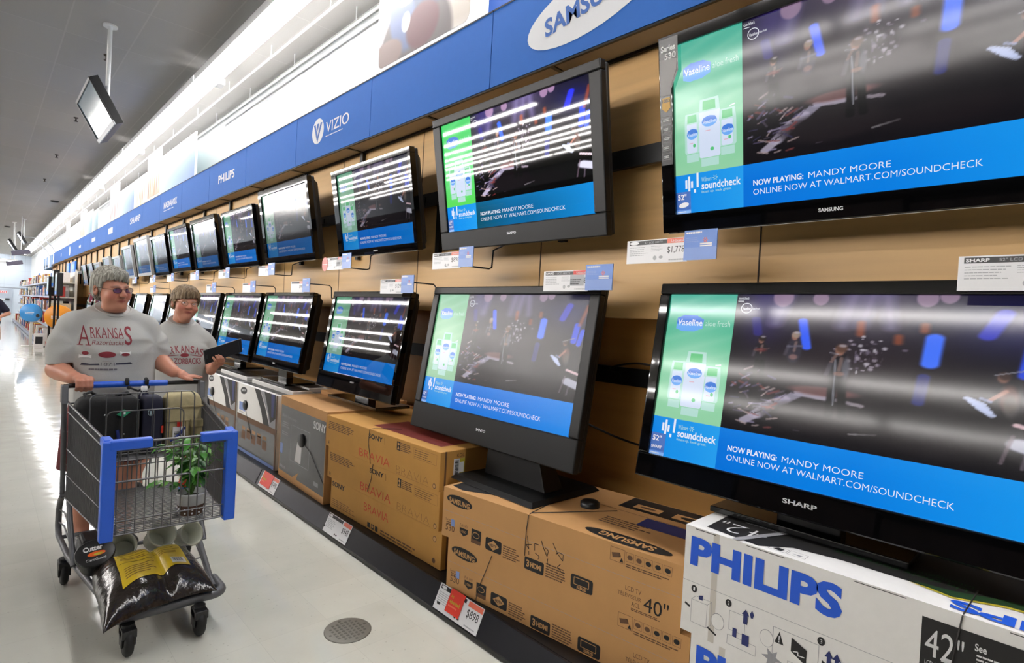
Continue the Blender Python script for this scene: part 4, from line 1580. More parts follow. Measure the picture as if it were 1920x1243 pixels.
def swoosh(A, B, label, hubs=True):
    c = Carton(A, B, .68, .131, .745, label, 'white cartons with a black swoosh', body=CARTW)
    CM2 = len(CM)
    f, w = c.front, c.w
    f.rect(0, 0, w, .285, 13)
    f.rect(0, .285, w, .05, BR_)
    f.rect(0, .0, w, .028, LB, k=2)
    for i in range(5):
        f.rect(.14 + .13 * i, .12 + .02 * (i % 2), .10, .075, BR_, k=2)
        f.rect(.15 + .13 * i, .205, .08, .03, 14, k=2)
    f.poly([(.42, .612), (.56, .612), (.70, .47), (.80, .335), (.66, .335), (.60, .44)], BK)
    f.poly([(.56, .612), (.92, .612), (.94, .335), (.80, .335), (.76, .43), (.66, .53)], GY, k=1)
    f.poly([(.66, .612), (.92, .612), (.93, .42), (.82, .37), (.74, .50)], BK, k=2)
    f.poly([(.82, .612), (.90, .612), (.88, .42), (.84, .42)], NV, k=3)
    f.oval(.15, .555, .085, .032, BK, rot=.1)
    f.text('SAMSUNG', .088, .541, .125, .024, WH, k=2, bold=.02, rot=.1)
    f.rect(.045, .37, .16, .075, LB)
    f.greek(.05, .345, .14, .018, GY, rows=2)
    f.rect(w - .03, 0, .03, .612, BR_, k=4)
    t = c.top
    t.rect(.0, .03, w, .62, 13)
    t.rect(.03, .30, w - .06, .02, WH, k=2)
    t.greek(.1, .1, .5, .12, GY, rows=3, k=2, seed=7)
    t.poly([(.5, .36), (.9, .36), (.8, .56), (.6, .56)], GY, k=2)
    c.done()
    if hubs:
        c.hub(.22, .43, .045)
        c.cord([c.P(.22, .43, .012), c.P(.30, .30), c.P(.42, .16)])
    return c


swoosh((1.765, 5.52), (1.765, 4.555), 'white carton with a black swoosh, right next to the dark printed carton')
swoosh((1.765, 6.52), (1.765, 5.555), 'white carton with a black swoosh, standing just right of the women')
swoosh((1.765, 7.52), (1.765, 6.56), 'white carton with a black swoosh, mostly hidden behind the second woman', False)
swoosh((1.765, 8.52), (1.765, 7.56), 'white carton with a black swoosh, hidden farthest behind the women', False)
# white-edged lids lying across the white cartons
for i, (x, y0, y1, z) in enumerate(((1.86, 4.5, 5.45, .746), (2.06, 4.65, 5.3, .746), (1.86, 5.6, 6.4, .746))):
    g = G()
    g.span((x, y0, z), (x + .16, y1, z + .035), 0)
    f = Face(g, (x, y1, z + .035), (0, -1, 0), (1, 0, 0), .0008)
    f.rect(.02, .012, y1 - y0 - .04, .14, 1)
    f.greek(.1, .04, .4, .06, 2, rows=2, k=2, seed=i)
    tag(g.build('flat_carton', [CARTW, CARTD, INKG], bevel=.002),
        'thin flat white edged carton lying on the swoosh cartons, ' + ('nearest the aisle' if i == 0 else 'closest to the wall' if i == 1 else 'farther along by the women'), 'carton', 'flat cartons on top')

# ---- white cartons with big blue lettering


def philips(A, B, z0, z1, label, first):
    c = Carton(A, B, .685, z0, z1, label, 'white cartons with big blue lettering', body=CARTW)
    f = c.front
    o = c.h - .36
    f.text('PHILIPS', .022, .232 + o, .455, .098, BL, k=2, bold=.045)
    f.rect(0, .176 + o, c.w * .98, .0012, GY)
    f.rect(.098, 0, .02, c.h, TP, k=.4)
    for i, x in enumerate((.042, .16, .43, .85)):
        f.oval(x, .156 + o, .010, .012, BK)
        f.text(str(i + 1), x - .003, .150 + o, .006, .012, WH, k=2)
    # unpacking diagrams
    f.ring(.035, .045 + o, .055, .075, .0012, GY)
    f.line([(.035, .12 + o), (.05, .135 + o), (.105, .135 + o), (.09, .12 + o)], .0012, GY)
    f.line([(.105, .135 + o), (.105, .06 + o), (.09, .045 + o)], .0012, GY)
    f.poly([(.06, .128 + o), (.074, .128 + o), (.074, .145 + o), (.06, .14 + o)], NV)
    f.line([(.012, .10 + o), (.03, .092 + o)], .007, BK)
    f.line([(.095, .05 + o), (.125, .036 + o)], .006, BK)
    f.oval(.128, .082 + o, .022, .026, GY)
    f.oval(.128, .082 + o, .0205, .0245, 0, k=2)
    f.ring(.165, .075 + o, .05, .06, .0012, GY)
    f.rect(.178, .058 + o, .013, .028, NV, k=2)
    f.rect(.208, .046 + o, .022, .034, NV, k=2)
    f.poly([(.209, .112 + o), (.222, .112 + o), (.222, .14 + o), (.227, .14 + o), (.2155, .158 + o), (.204, .14 + o), (.209, .14 + o)], NV, k=2)
    f.poly([(.232, .138 + o), (.238, .138 + o), (.241, .15 + o), (.235, .162 + o), (.229, .15 + o)], NV, k=2)
    f.ring(.162, .028 + o, .09, .03, .0012, GY)
    f.oval(.282, .098 + o, .021, .026, GY)
    f.oval(.282, .098 + o, .0195, .0245, 0, k=2)
    f.ring(.30, -.0 + .012 + o, .125, .13, .0014, GY)
    f.poly([(.305, .098 + o), (.331, .098 + o), (.318, .134 + o)], BK)
    f.rect(.3168, .108 + o, .0024, .014, WH, k=2)
    f.rect(.3168, .102 + o, .0024, .004, WH, k=2)
    f.poly([(.352, .132 + o), (.395, .112 + o), (.395, .068 + o), (.352, .092 + o)], BK, k=2)
    f.line([(.358, .094 + o), (.372, .098 + o), (.372, .088 + o), (.39, .09 + o)], .003, WH, k=3)
    f.ring(.345, .03 + o, .06, .03, .001, GY, k=2)
    f.poly([(.30 + .03 * (1 + (.45 if i % 2 else 1) * math.cos(i * math.pi / 6)) - .03, .045 + o + (.030 if i % 2 == 0 else .014) * math.sin(i * math.pi / 6)) for i in range(12)], GY)
    f.poly([(.435, .055 + o), (.435, .105 + o), (.455, .095 + o), (.455, .075 + o), (.485, .060 + o), (.485, .02 + o)], BK)
    for x in (.452, .472):
        f.poly([(x - .005, .09 + o), (x + .005, .085 + o), (x + .005, .12 + o), (x + .011, .12 + o), (x, .14 + o), (x - .011, .12 + o), (x - .005, .12 + o)], NV, k=2)
    f.ring(.50, .05 + o, .04, .05, .001, GY)
    # dark data panel
    f.rect(.655, .180 + o, .40, .145, BK)
    f.text('42', .664, .232 + o, .058, .068, WH, k=2, bold=.0)
    f.text('"', .727, .272 + o, .013, .024, WH, k=2)
    f.rect(.698, .229 + o, .025, .004, WH, k=2)
    f.text('LCD / Full HD 1080p', .666, .206 + o, .075, .014, WH, k=2)
    f.text('3000 series / 42PFL3603D', .660, .188 + o, .095, .013, WH, k=2)
    f.text('See', .760, .285 + o, .022, .018, WH, k=2, bold=.02)
    f.greek(.764, .232 + o, .10, .048, WH, rows=5, k=2, seed=3, gap=.55)
    if first:
        t = c.top
        t.poly([(.055, .035), (.235, .014), (.31, .09), (.44, .115), (.62, .115), (.70, .10), (.80, .155), (1.2, .20), (1.2, .675), (.03, .675)], BK)
        t.text('42', .10, .05, .125, .09, WH, k=3, bold=-.02, flip=True)
        t.text('"', .068, .12, .02, .025, WH, k=3, flip=True)
        t.greek(.12, .18, .18, .07, GY, rows=4, k=2, seed=2)
        t.poly([(.155, .0), (.180, .0), (.30, .30), (.28, .30)], GY, k=4)
        t.text('Un choix clairement', .40, .160, .32, .035, GN, k=2, flip=True)
        t.text('intelligent', .60, .20, .13, .03, GN, k=2, flip=True)
        t.ring(.26, .025, .05, .035, .001, BK)
        t.ring(.315, .025, .05, .035, .001, BK)
        t.poly([(.27, .035), (.295, .03), (.30, .05), (.28, .055)], BK)
        t.poly([(.325, .04), (.35, .032), (.355, .045)], GY)
        t.poly([(.60, .112), (.70, .085), (.80, .135), (1.2, .18), (1.2, .205), (.80, .16), (.70, .108)], YL, k=2)
        t.poly([(.60, .122), (.70, .095), (.80, .147), (1.2, .19), (1.2, .23), (.80, .19), (.70, .14)], GN, k=3)
        t.text('PHILIPS', .70, .018, .42, .065, BL, k=3, bold=.04, flip=True)
        for x0, x1 in ((.035, .105), (.205, .32), (.50, .62), (.82, .98)):
            f.rect(x0, c.h - .006, x1 - x0, .002, BK, k=2)
    c.done()
    return c


c = philips((1.745, .925), (1.745, -.38), .446, .80, 'white carton with big blue capitals and unpacking drawings, upper one', True)
c.cord([c.T(.74, .20), c.T(.735, .01), c.P(.733, .35, .003), c.P(.722, .25, .004), c.P(.712, .12, .004), c.P(.70, 0, .004)])
c = philips((1.752, .888), (1.752, -.40), .131, .445, 'white carton with big blue capitals, lower one cut by the bottom of the photo', False)

# ================================================================ price tags
TW = mat('tag_white', (232, 232, 234), rough=0.35, noise=0)
TB = mat('tag_blue', (112, 146, 214), rough=0.35, noise=0)
TB2 = mat('tag_blue_deep', (78, 126, 208), rough=0.35, noise=0)
TR = mat('tag_red', (222, 60, 44), rough=0.4, noise=0)
TO = mat('tag_orange', (236, 118, 92), rough=0.4, noise=0)
TG = mat('tag_grey', (170, 172, 176), rough=0.4, noise=0)
TK = mat('tag_black', (34, 34, 36), rough=0.4, noise=0)
TP_ = mat('tag_pink', (236, 120, 112), rough=0.4, noise=0)
TM = [TW, TB, TB2, TR, TO, TG, TK, TP_]


def price_tag(yl, z0, ww, bw, price, label, upper, h=.095, x=1.95, brand=None, yaw=0.0, sticker=False, pink=False, fine=True, tuck=False):
    """wall tag: white card then blue card, on a bent wire from the wall"""
    t = thing('price_tag', label, 'price tag', (x, yl, z0), 'price tags on bent wires')
    t.rotation_euler = (0, 0, yaw)
    g = G()
    g.span((0, -ww, 0), (.004, 0, h))
    f = Face(g, (0, 0, 0), (0, -1, 0), (0, 0, 1), .0006)
    f.rect(.012, h - .020, ww * .64, .016, 6)
    if brand == 'oval':
        f.oval(.036, h - .012, .022, .007, 0, k=2)
    elif brand:
        f.text(brand, .016, h - .017, .05, .010, 0, k=2, bold=.03)
    if fine:
        f.text('52" LCD HDTV' if brand in ('oval', 'SHARP') else 'LCD HDTV', .085, h - .016, ww * .3, .008, 5, k=2)
    f.rect(.012 + ww * .64, h - .020, ww * .36 - .014, .018, 4 if not sticker else 3, k=2)
    f.text('Unbeatable', .03 + ww * .64, h - .016, ww * .25, .010, 0, k=3)
    if fine:
        f.greek(.014, h - .066, ww * .34, .040, 5, rows=5, seed=int(yl * 10), gap=.7)
        f.greek(ww * .42, h - .05, ww * .2, .024, 5, rows=4, seed=int(yl * 7), gap=.7)
        f.oval(ww * .49, .020, .008, .009, 5)
        f.oval(ww * .59, .022, .009, .006, 5)
        f.greek(ww * .72, .006, ww * .25, .008, 5, rows=1, gap=.3)
    if price:
        f.text(price, ww * .69, h * .36, ww * .27, h * .30, 6)
    if sticker:
        f.rect(ww * .62, h * .26, ww * .3, h * .52, 5, k=3)
        f.greek(ww * .63, h * .3, ww * .24, h * .3, 6, rows=3, k=4, seed=2, gap=.4)
        f.text('8', ww * .92, h * .38, ww * .05, h * .26, 6, k=4)
    if pink:
        f.oval(-.03, h * .5, .05, .055, 7, k=3)
        f.rect(-.075, h * .47, .09, .003, 0, k=4)
    g.build('white_card', TM, t)
    if bw:
        g = G()
        g.span((-.003, -ww - bw, .004), (.001, -ww + .012, h + .022))
        f = Face(g, (-.003, -ww + .012, .004), (0, -1, 0), (0, 0, 1), .0006)
        f.rect(0, h * .5, bw + .012, h * .5 + .018, 2)
        f.greek(.008, h + .004, bw * .7, .008, 5, rows=1, k=2, gap=.2, seed=3)
        f.greek(.008, h * .7, bw * .5, .02, 1, rows=3, k=2, seed=4)
        for a in range(6):
            aa = math.pi / 3 * a
            f.line([(bw * .72 + .003 * math.cos(aa), h * .78 + .003 * math.sin(aa)), (bw * .72 + .010 * math.cos(aa), h * .78 + .010 * math.sin(aa))], .003, 4, k=2)
        f.rect(bw * .55, h * .6, bw * .4, .006, 5, k=2)
        f.rect(bw * .55, h * .52, bw * .4, .005, 5, k=2)
        g.build('blue_card', [TB, TB, TB2, TR, TO, TW, TK, TP_], t)
    g = G()
    yc = -ww - (bw or 0) * .3
    wallx = (2.30 if upper is not None else 2.30) - x
    if tuck:
        g.tube([(.004, -ww * .5, h * .8), (.012, -ww * .5, h * .9), (wallx, -ww * .5 + .02, h * .9)], .005, 6)
    elif upper:
        g.tube([(.004, -ww * .5, .012), (.01, yc, .012), (.17, yc - .02, .012), (.19, yc - .02, .022), (.195, yc - .02, .12), (wallx, yc - .02, .20)], .005, 6)
    else:
        g.tube([(.004, -ww * .5, h * .8), (.01, yc, h * .8), (.20, yc - .02, h * .8), (.22, yc - .02, h * .8 - .02), (.225, yc - .02, -.03), (wallx, yc - .02, -.05)], .005, 6)
    g.build('wire_arm', BLACKM, t)
    return t


price_tag(1.375, 1.718, .275, .12, '$1,778', 'price tag reading $1,778 under the nearest upper television', True, brand='oval', tuck=True)
price_tag(2.77, 1.738, .27, .115, '$898', 'price tag reading $898 at the lower left corner of the lamp mirroring television', True, brand='SANYO')
price_tag(4.19, 1.775, .27, .13, None, 'price tag with a pink disc at its left end', True, brand='oval', sticker=True, pink=True)
price_tag(5.68, 1.76, .27, .15, '$998', 'white and blue price tag under the fourth upper television', True, fine=False)
price_tag(6.95, 1.76, .27, .12, '$798', 'white price tag with a dark red sticker under the fifth upper television', True, sticker=True, fine=False)
price_tag(8.15, 1.76, .27, .13, None, 'small price tag under the sixth upper television', True, fine=False)
price_tag(9.4, 1.76, .27, .13, None, 'small price tag under the television with the bright blue caption', True, fine=False)
price_tag(10.55, 1.76, .27, .13, None, 'red topped price tag under the eighth upper television', True, sticker=True, fine=False)
price_tag(12.0, 1.76, .27, .13, None, 'red topped price tag beside the grey hair of the front woman', True, sticker=True, fine=False)
price_tag(.275, 1.603, .29, .12, None, 'white price tag with a black wordmark strip over the nearest lower television', False, brand='SHARP', tuck=True)
price_tag(1.845, 1.605, .27, .135, None, 'price tag with a grey sticker at the top of the charcoal television', False, brand='SANYO', sticker=True, tuck=True)
price_tag(3.36, 1.592, .275, .13, '$1,298', 'price tag reading $1,298 at the top of the set over the red lettered cartons', False, brand='SONY')
price_tag(4.87, 1.60, .26, .13, '$998', 'white and blue price tag above the set over the swoosh cartons', False, fine=False)
price_tag(6.12, 1.60, .25, .13, None, 'white and blue price tag above the set behind the black folder', False, fine=False)
price_tag(7.40, 1.60, .25, .13, None, 'red topped price tag just right of the second woman\'s hair', False, sticker=True, fine=False)
price_tag(10.5, 1.60, .27, .13, None, 'pale price tag between the heads of the two women', False, fine=False)


def rail_tag(yl, w, price, label, red, rw=.105):
    """card in the sloping price rail"""
    sl = Vector((.048, 0, .106)).normalized()
    o = Vector((1.652, yl, .022)) + Vector((-sl.z, 0, sl.x)) * .004 + sl * .004
    g = G()
    f = Face(g, o, (0, -1, 0), sl, .0005)
    h = .118
    g.hexa([f.P(0, 0, -4), f.P(w, 0, -4), f.P(w, h, -4), f.P(0, h, -4), f.P(0, 0, 0), f.P(w, 0, 0), f.P(w, h, 0), f.P(0, h, 0)])
    f.rect(.01, h - .022, w * .6, .018, 6)
    f.oval(.035, h - .013, .02, .007, 0, k=2)
    f.greek(.012, .03, w * .36, .055, 5, rows=6, gap=.7, seed=int(w * 99))
    f.rect(w * .68, h - .026, w * .31, .023, 4)
    f.text(price, w * .70, .042, w * .25, .040, 6, k=1)
    f.oval(w * .5, .018, .007, .006, 6)
    f.oval(w * .57, .018, .009, .005, 6)
    f.greek(w * .72, .008, w * .24, .008, 5, rows=1, gap=.3)
    t = tag(g.build('rail_price_card', TM), label, 'price tag', 'price cards in the shelf rail')
    if red:
        g = G()
        f2 = Face(g, o + f.n * .004, (0, -1, 0), sl, .0005)
        x, y, a = w * (.27 if rw < .15 else .06), .018, .105
        g.hexa([f2.P(x, y, -2), f2.P(x + rw, y, -2), f2.P(x + rw, y + a, -2), f2.P(x, y + a, -2), f2.P(x, y, 0), f2.P(x + rw, y, 0), f2.P(x + rw, y + a, 0), f2.P(x, y + a, 0)])
        f2.text('As', x + .012, y + .066, .022, .016, 1)
        f2.text('Advertised!', x + .012, y + .042, .078, .018, 1, bold=.03)
        f2.greek(x + .012, y + .026, .07, .010, 2, rows=1, gap=.3)
        g.build('red_flag', [TR, INKY, TO], t)
    return t


rail_tag(2.19, .33, '$898', 'shelf card reading $898 with a red square, under the brown 40 inch cartons', True)
rail_tag(3.42, .31, '$948', 'plain shelf card reading $948 under the red lettered cartons', False)
rail_tag(4.60, .33, '$498', 'shelf card with a red square under the dark fronted carton', True, rw=.2)
rail_tag(5.80, .30, '$798', 'white shelf card beside the blue corner of the cart', False)

# power cables on the wall
CAB = mat('cable_black', (12, 12, 12), rough=.5, noise=0)


def cable(pts, label, r=.006):
    P = [Vector(p) for p in pts]
    out = []
    for i in range(len(P) - 1):     # smooth through the points
        p0, p1, p2, p3 = P[max(i - 1, 0)], P[i], P[i + 1], P[min(i + 2, len(P) - 1)]
        for k in range(6):
            t = k / 6
            out.append(.5 * ((2 * p1) + (p2 - p0) * t + (2 * p0 - 5 * p1 + 4 * p2 - p3) * t * t + (3 * p1 - p0 - 3 * p2 + p3) * t ** 3))
    out.append(P[-1])
    g = G()
    g.tube(out, r, 6)
    tag(g.build('power_cable', CAB), label, 'cable')


cable([(2.20, 1.95, 1.02), (2.32, 1.83, .94), (2.40, 1.70, .885), (2.40, 1.55, .87), (2.36, 1.40, .885), (2.25, 1.25, .95), (2.13, 1.12, 1.0)], 'black power cable sagging low between the two nearest lower televisions')
cable([(2.42, 1.83, 1.20), (2.41, 1.74, 1.245), (2.38, 1.60, 1.275), (2.30, 1.45, 1.28), (2.14, 1.2, 1.27)], 'black power cable rising behind the nearest lower television')
# ================================================================ shopping cart and what it carries
CO = Vector((0.62, 3.2, 0.0))
WIRE = mat('cart_wire', (104, 104, 106), rough=0.35, metal=0.6, noise=0)
CGREY = mat('cart_grey_frame', (96, 97, 100), rough=0.45, metal=0.3, noise=0.04)
CBLUE = mat('cart_blue_plastic', (36, 96, 214), rough=0.35, noise=0.02)
RUB = mat('black_rubber', (18, 18, 19), rough=0.6)
CBLK = mat('cart_black_plastic', (24, 24, 25), rough=0.4)
STL = mat('cart_bolt', (190, 192, 196), rough=0.25, metal=0.8, noise=0)
cart = thing('shopping_cart', 'grey wire shopping cart with blue corners and blue handle, pushed by the front woman', 'shopping cart', CO)


def cg():
    g = G()
    g.T = Matrix.Translation(-CO)
    return g


# basket corners: front (Y 2.75) and rear (Y 3.62)
def cw(s, t, z):
    """s: 0 left..1 right, t: 0 front..1 rear, height z"""
    xl, xr = .392 + (.338 - .392) * t, .858 + (.95 - .858) * t
    return Vector((xl + (xr - xl) * s, 2.75 + .87 * t, z))


def ztop(t):
    return .862 + .045 * t


def zbot(t):
    return .478 - .06 * t


g = cg()
r = .0026
for s in (0, 1):            # side panels: close upright wires
    n = 36
    for i in range(1, n):
        t = i / n
        g.tube([cw(s, t, zbot(t)), cw(s, t, ztop(t))], r, 4, caps=False)
    for k, (f, rr) in enumerate(((0, .004), (.25, .003), (.52, .0035), (.91, .004), (1, .0055))):
        g.tube([cw(s, 0, zbot(0) + f * (ztop(0) - zbot(0))), cw(s, 1, zbot(1) + f * (ztop(1) - zbot(1)))], rr, 6)
for i in range(1, 14):      # front panel
    s = i / 14
    g.tube([cw(s, 0, .478), cw(s, 0, .862)], r, 4, caps=False)
for z, rr in ((.478, .004), (.535, .003), (.70, .0045), (.828, .0035), (.862, .0055)):
    g.tube([cw(0, 0, z), cw(1, 0, z)], rr, 6)
for i in range(1, 34):      # floor
    t = i / 34
    g.tube([cw(0, t, zbot(t)), cw(1, t, zbot(t))], r, 4, caps=False)
for i in range(1, 8):
    s = i / 8
    g.tube([cw(s, 0, zbot(0) - .004), cw(s, 1, zbot(1) - .004)], .003, 4)
for i in range(1, 15):      # rear gate
    s = i / 15
    g.tube([cw(s, 1, zbot(1)), cw(s, 1, ztop(1))], r, 4, caps=False)
for f in (0, .35, .7, 1):
    g.tube([cw(0, 1, zbot(1) + f * (ztop(1) - zbot(1))), cw(1, 1, zbot(1) + f * (ztop(1) - zbot(1)))], .004, 6)
g.build('wire_basket', WIRE, cart)

g = cg()                    # folding child seat


def rframe(g, x0, x1, z0, z1, y0, y1, nv, hz, rr=.0035):
    c = .03
    pts = []
    for (x, z, a0) in ((x1 - c, z0 + c, -90), (x1 - c, z1 - c, 0), (x0 + c, z1 - c, 90), (x0 + c, z0 + c, 180)):
        for i in range(5):
            a = R(a0 + 22.5 * i)
            zz = z + c * math.sin(a)
            pts.append((x + c * math.cos(a), y0 + (y1 - y0) * (zz - z0) / (z1 - z0), zz))
    g.tube(pts, rr, 6, closed=True)
    for i in range(1, nv):
        x = x0 + (x1 - x0) * i / nv
        g.tube([(x, y0, z0), (x, y1, z1)], .0024, 4, caps=False)
    for z in hz:
        y = y0 + (y1 - y0) * (z - z0) / (z1 - z0)
        g.tube([(x0, y, z), (x1, y, z)], .003, 4)


rframe(g, .405, .872, .60, .972, 3.42, 3.44, 7, (.66,))
rframe(g, .47, .815, .63, .885, 3.405, 3.41, 5, ())
for i in range(12):
    y = 3.43 + .19 * i / 11
    g.tube([(.40, y, .625), (.90, y, .625)], .0024, 4, caps=False)
g.build('child_seat', WIRE, cart)

for s, sx in ((0, -1), (1, 1)):    # blue corner guards with arms along the rims
    g = cg()
    p = cw(s, 0, 0)
    g.span((p.x - .024, p.y - .022, .462), (p.x + .024, p.y + .024, .874))
    x0, x1 = (p.x, p.x + .15) if s == 0 else (p.x - .13, p.x)
    g.span((x0, p.y - .024, .836), (x1, p.y + .016, .878))
    q = cw(s, .085, 0)
    g.hexa([(p.x - .018, p.y, .842), (p.x + .018, p.y, .842), (q.x + .018, q.y, .846), (q.x - .018, q.y, .846),
            (p.x - .018, p.y, .878), (p.x + .018, p.y, .878), (q.x + .018, q.y, .882), (q.x - .018, q.y, .882)])
    g.build('corner_guard', CBLUE, cart, bevel=.006)
g = cg()
g.tube([(.325, 3.70, .985), (.355, 3.72, .985), (.93, 3.72, .985), (.965, 3.70, .985)], .0125, 10)
hb = g.build('handle_bar', CBLK, cart)
g = cg()
g.tube([(.435, 3.72, .986), (.795, 3.72, .986)], .0175, 14)
g.build('handle_sleeve', CBLUE, hb)
for sx, x in ((-1, .325), (1, .965)):
    g = cg()
    g.hexa([(x - .014, 3.64, .90), (x + .014, 3.64, .90), (x + .014, 3.72, .90), (x - .014, 3.72, .90),
            (x - .014, 3.66, .995), (x + .014, 3.66, .995), (x + .014, 3.725, .995), (x - .014, 3.725, .995)])
    g.tube([(x, 3.70, .985), (x + sx * -.006, 3.70, .7), (x + sx * -.01, 3.71, .40)], .012, 8)
    g.build('handle_bracket', CGREY, cart, bevel=.004)
g = cg()                    # tubular undercarriage
for sx, xa, xb, xc in ((-1, .338, .35, .425), (1, .945, .93, .825)):
    g.tube([(xa, 3.70, .42), (xa - sx * .0, 3.80, .36), (xa, 3.865, .29), (xa, 3.875, .20), (xa, 3.83, .155), (xb, 3.5, .15), (xc, 2.86, .15), (xc - sx * .01, 2.76, .148)], .0145, 10)
    g.tube([(xb, 3.56, .42), (xb, 3.50, .34), (xb + sx * -.005, 3.34, .16)], .0125, 8)
    for z in (.22, .29):
        g.tube([(xa, 3.87, z), (xb, 3.72, z + .02), (xb, 3.45, z + .01)], .004, 6)
g.tube([(.35, 3.5, .15), (.93, 3.5, .15)], .011, 8)
g.tube([(.345, 3.80, .155), (.94, 3.80, .155)], .011, 8)
g.build('undercarriage', CGREY, cart)
g = cg()
for i in range(10):
    s = i / 9
    g.tube([(.385 + (.895 - .385) * s, 3.48, .166), (.445 + (.805 - .445) * s, 2.78, .166)], .0035, 6)
for y in (2.9, 3.1, 3.3):
    k = (y - 2.78) / .7
    g.tube([(.445 - .06 * k, y, .160), (.805 + .09 * k, y, .160)], .0035, 6)
g.build('lower_tray', WIRE, cart)
g = cg()                    # rounded front bumper of the tray
pts = []
for (x, y, a0) in ((.455, 2.745, 180), (.795, 2.745, 270)):
    for i in range(7):
        a = R(a0 + 15 * i)
        pts.append((x + .045 * math.cos(a), y + .045 * math.sin(a), .145))
pts = [(.412, 2.86, .147)] + pts + [(.838, 2.86, .147)]
g.tube(pts, .021, 10)
g.span((.45, 2.715, .148), (.80, 2.80, .163))
bp = g.build('front_bumper', CGREY, cart, bevel=.003)
g = cg()
for x in (.475, .775):
    g.lathe([(.012, .162), (.012, .167), (.006, .171)], 10, c=(x, 2.755, 0))
g.build('bolt', STL, bp)


def caster(x, y, front):
    g = cg()
    top = .125
    g.lathe([(.024, top - .012), (.024, top + .008)], 14, c=(x, y, 0))
    for sx in (-1, 1):
        g.hexa([(x + sx * .022 - .004, y - .026, .045), (x + sx * .022 + .004, y - .026, .045), (x + sx * .022 + .004, y + .022, .045), (x + sx * .022 - .004, y + .022, .045),
                (x + sx * .022 - .004, y - .03, top - .006), (x + sx * .022 + .004, y - .03, top - .006), (x + sx * .022 + .004, y + .03, top - .006), (x + sx * .022 - .004, y + .03, top - .006)])
    g.span((x - .026, y - .045, .085), (x + .026, y + .035, top - .004))
    c = g.build('caster', CBLK, cart, bevel=.004)
    g = cg()
    T = g.T
    g.T = T @ Matrix.Translation((x, y, .0625)) @ Matrix.Rotation(R(90), 4, 'Y')
    g.lathe([(.02, -.016), (.052, -.016), (.0605, -.010), (.0622, 0), (.0605, .010), (.052, .016), (.02, .016)], 28)
    w = g.build('wheel', RUB, c)
    return c


caster(.470, 2.672, True)
caster(.731, 2.66, True)
caster(.340, 3.545, False)
caster(.885, 3.545, False)

# ---- bag of soil on the tray


def bag_h(u, v):
    e = max(0.0, (1 - abs(u) ** 3.2)) ** .6 * max(0.0, (1 - abs(v) ** 3.2)) ** .6
    crease = 1 - .28 * math.exp(-((u - .12) / .10) ** 2)
    return e * crease + .05 * math.sin(9 * u + 3 * v) * e


def bag_xy(u, v):
    x = .590 + .205 * u * (1 - .04 * v) + .01 * v
    y = 2.905 + .265 * v + (.05 * u if v < 0 else .0) - .055 * (abs(u) ** 3) * (1 if v < 0 else -.3)
    return x, y


SOIL = mat('soil_bag_film', (38, 32, 28), rough=0.16, noise=0.35, nscale=70, bump=0.35, bscale=28)
LABEL = mat('soil_label_yellow', (196, 166, 34), rough=0.28, noise=0.03, bump=0.1, bscale=30)
BO = Vector((.585, 2.83, .171))
bag = thing('soil_bag', 'clear bag of dark soil with a yellow label on the lower tray of the cart', 'bag of soil', BO)
g = G()
g.T = Matrix.Translation(-BO)
n = 40
vs, fs = [], []
for j in range(n + 1):
    for i in range(n + 1):
        u, v = i / n * 2 - 1, j / n * 2 - 1
        x, y = bag_xy(u, v)
        vs.append((x, y, .188 + .098 * bag_h(u, v)))
for j in range(n + 1):
    for i in range(n + 1):
        u, v = i / n * 2 - 1, j / n * 2 - 1
        x, y = bag_xy(u, v)
        vs.append((x, y, .186 - .014 * bag_h(u, v)))
m_ = (n + 1) ** 2
for j in range(n):
    for i in range(n):
        a = j * (n + 1) + i
        fs.append((a, a + 1, a + n + 2, a + n + 1))
        fs.append((m_ + a, m_ + a + n + 1, m_ + a + n + 2, m_ + a + 1))
ring = [i for i in range(n + 1)] + [(j + 1) * (n + 1) - 1 for j in range(1, n + 1)] + [n * (n + 1) + i for i in range(n - 1, -1, -1)] + [j * (n + 1) for j in range(n - 1, 0, -1)]
for a, b in zip(ring, ring[1:] + ring[:1]):
    fs.append((a, m_ + a, m_ + b, b))
g.add(vs, fs, 0, True)
g.build('bag_film', SOIL, bag)
g = G()
g.T = Matrix.Translation(-BO)


def on_bag(a, b, k):      # a,b 0..1 across the label
    u = -.62 + 1.28 * a
    v = -.52 + 1.36 * b + (.10 * (a - .5) if b < .5 else .0)
    x, y = bag_xy(u, v)
    return (x, y, .1895 + .098 * bag_h(u, v) + .0008 * k)


def bag_patch(a0, a1, b0, b1, m, k, nu=24, nv=20):
    vs = [on_bag(a0 + (a1 - a0) * i / nu, b0 + (b1 - b0) * j / nv, k) for j in range(nv + 1) for i in range(nu + 1)]
    g.add(vs, [(j * (nu + 1) + i, j * (nu + 1) + i + 1, (j + 1) * (nu + 1) + i + 1, (j + 1) * (nu + 1) + i) for j in range(nv) for i in range(nu)], m, True)


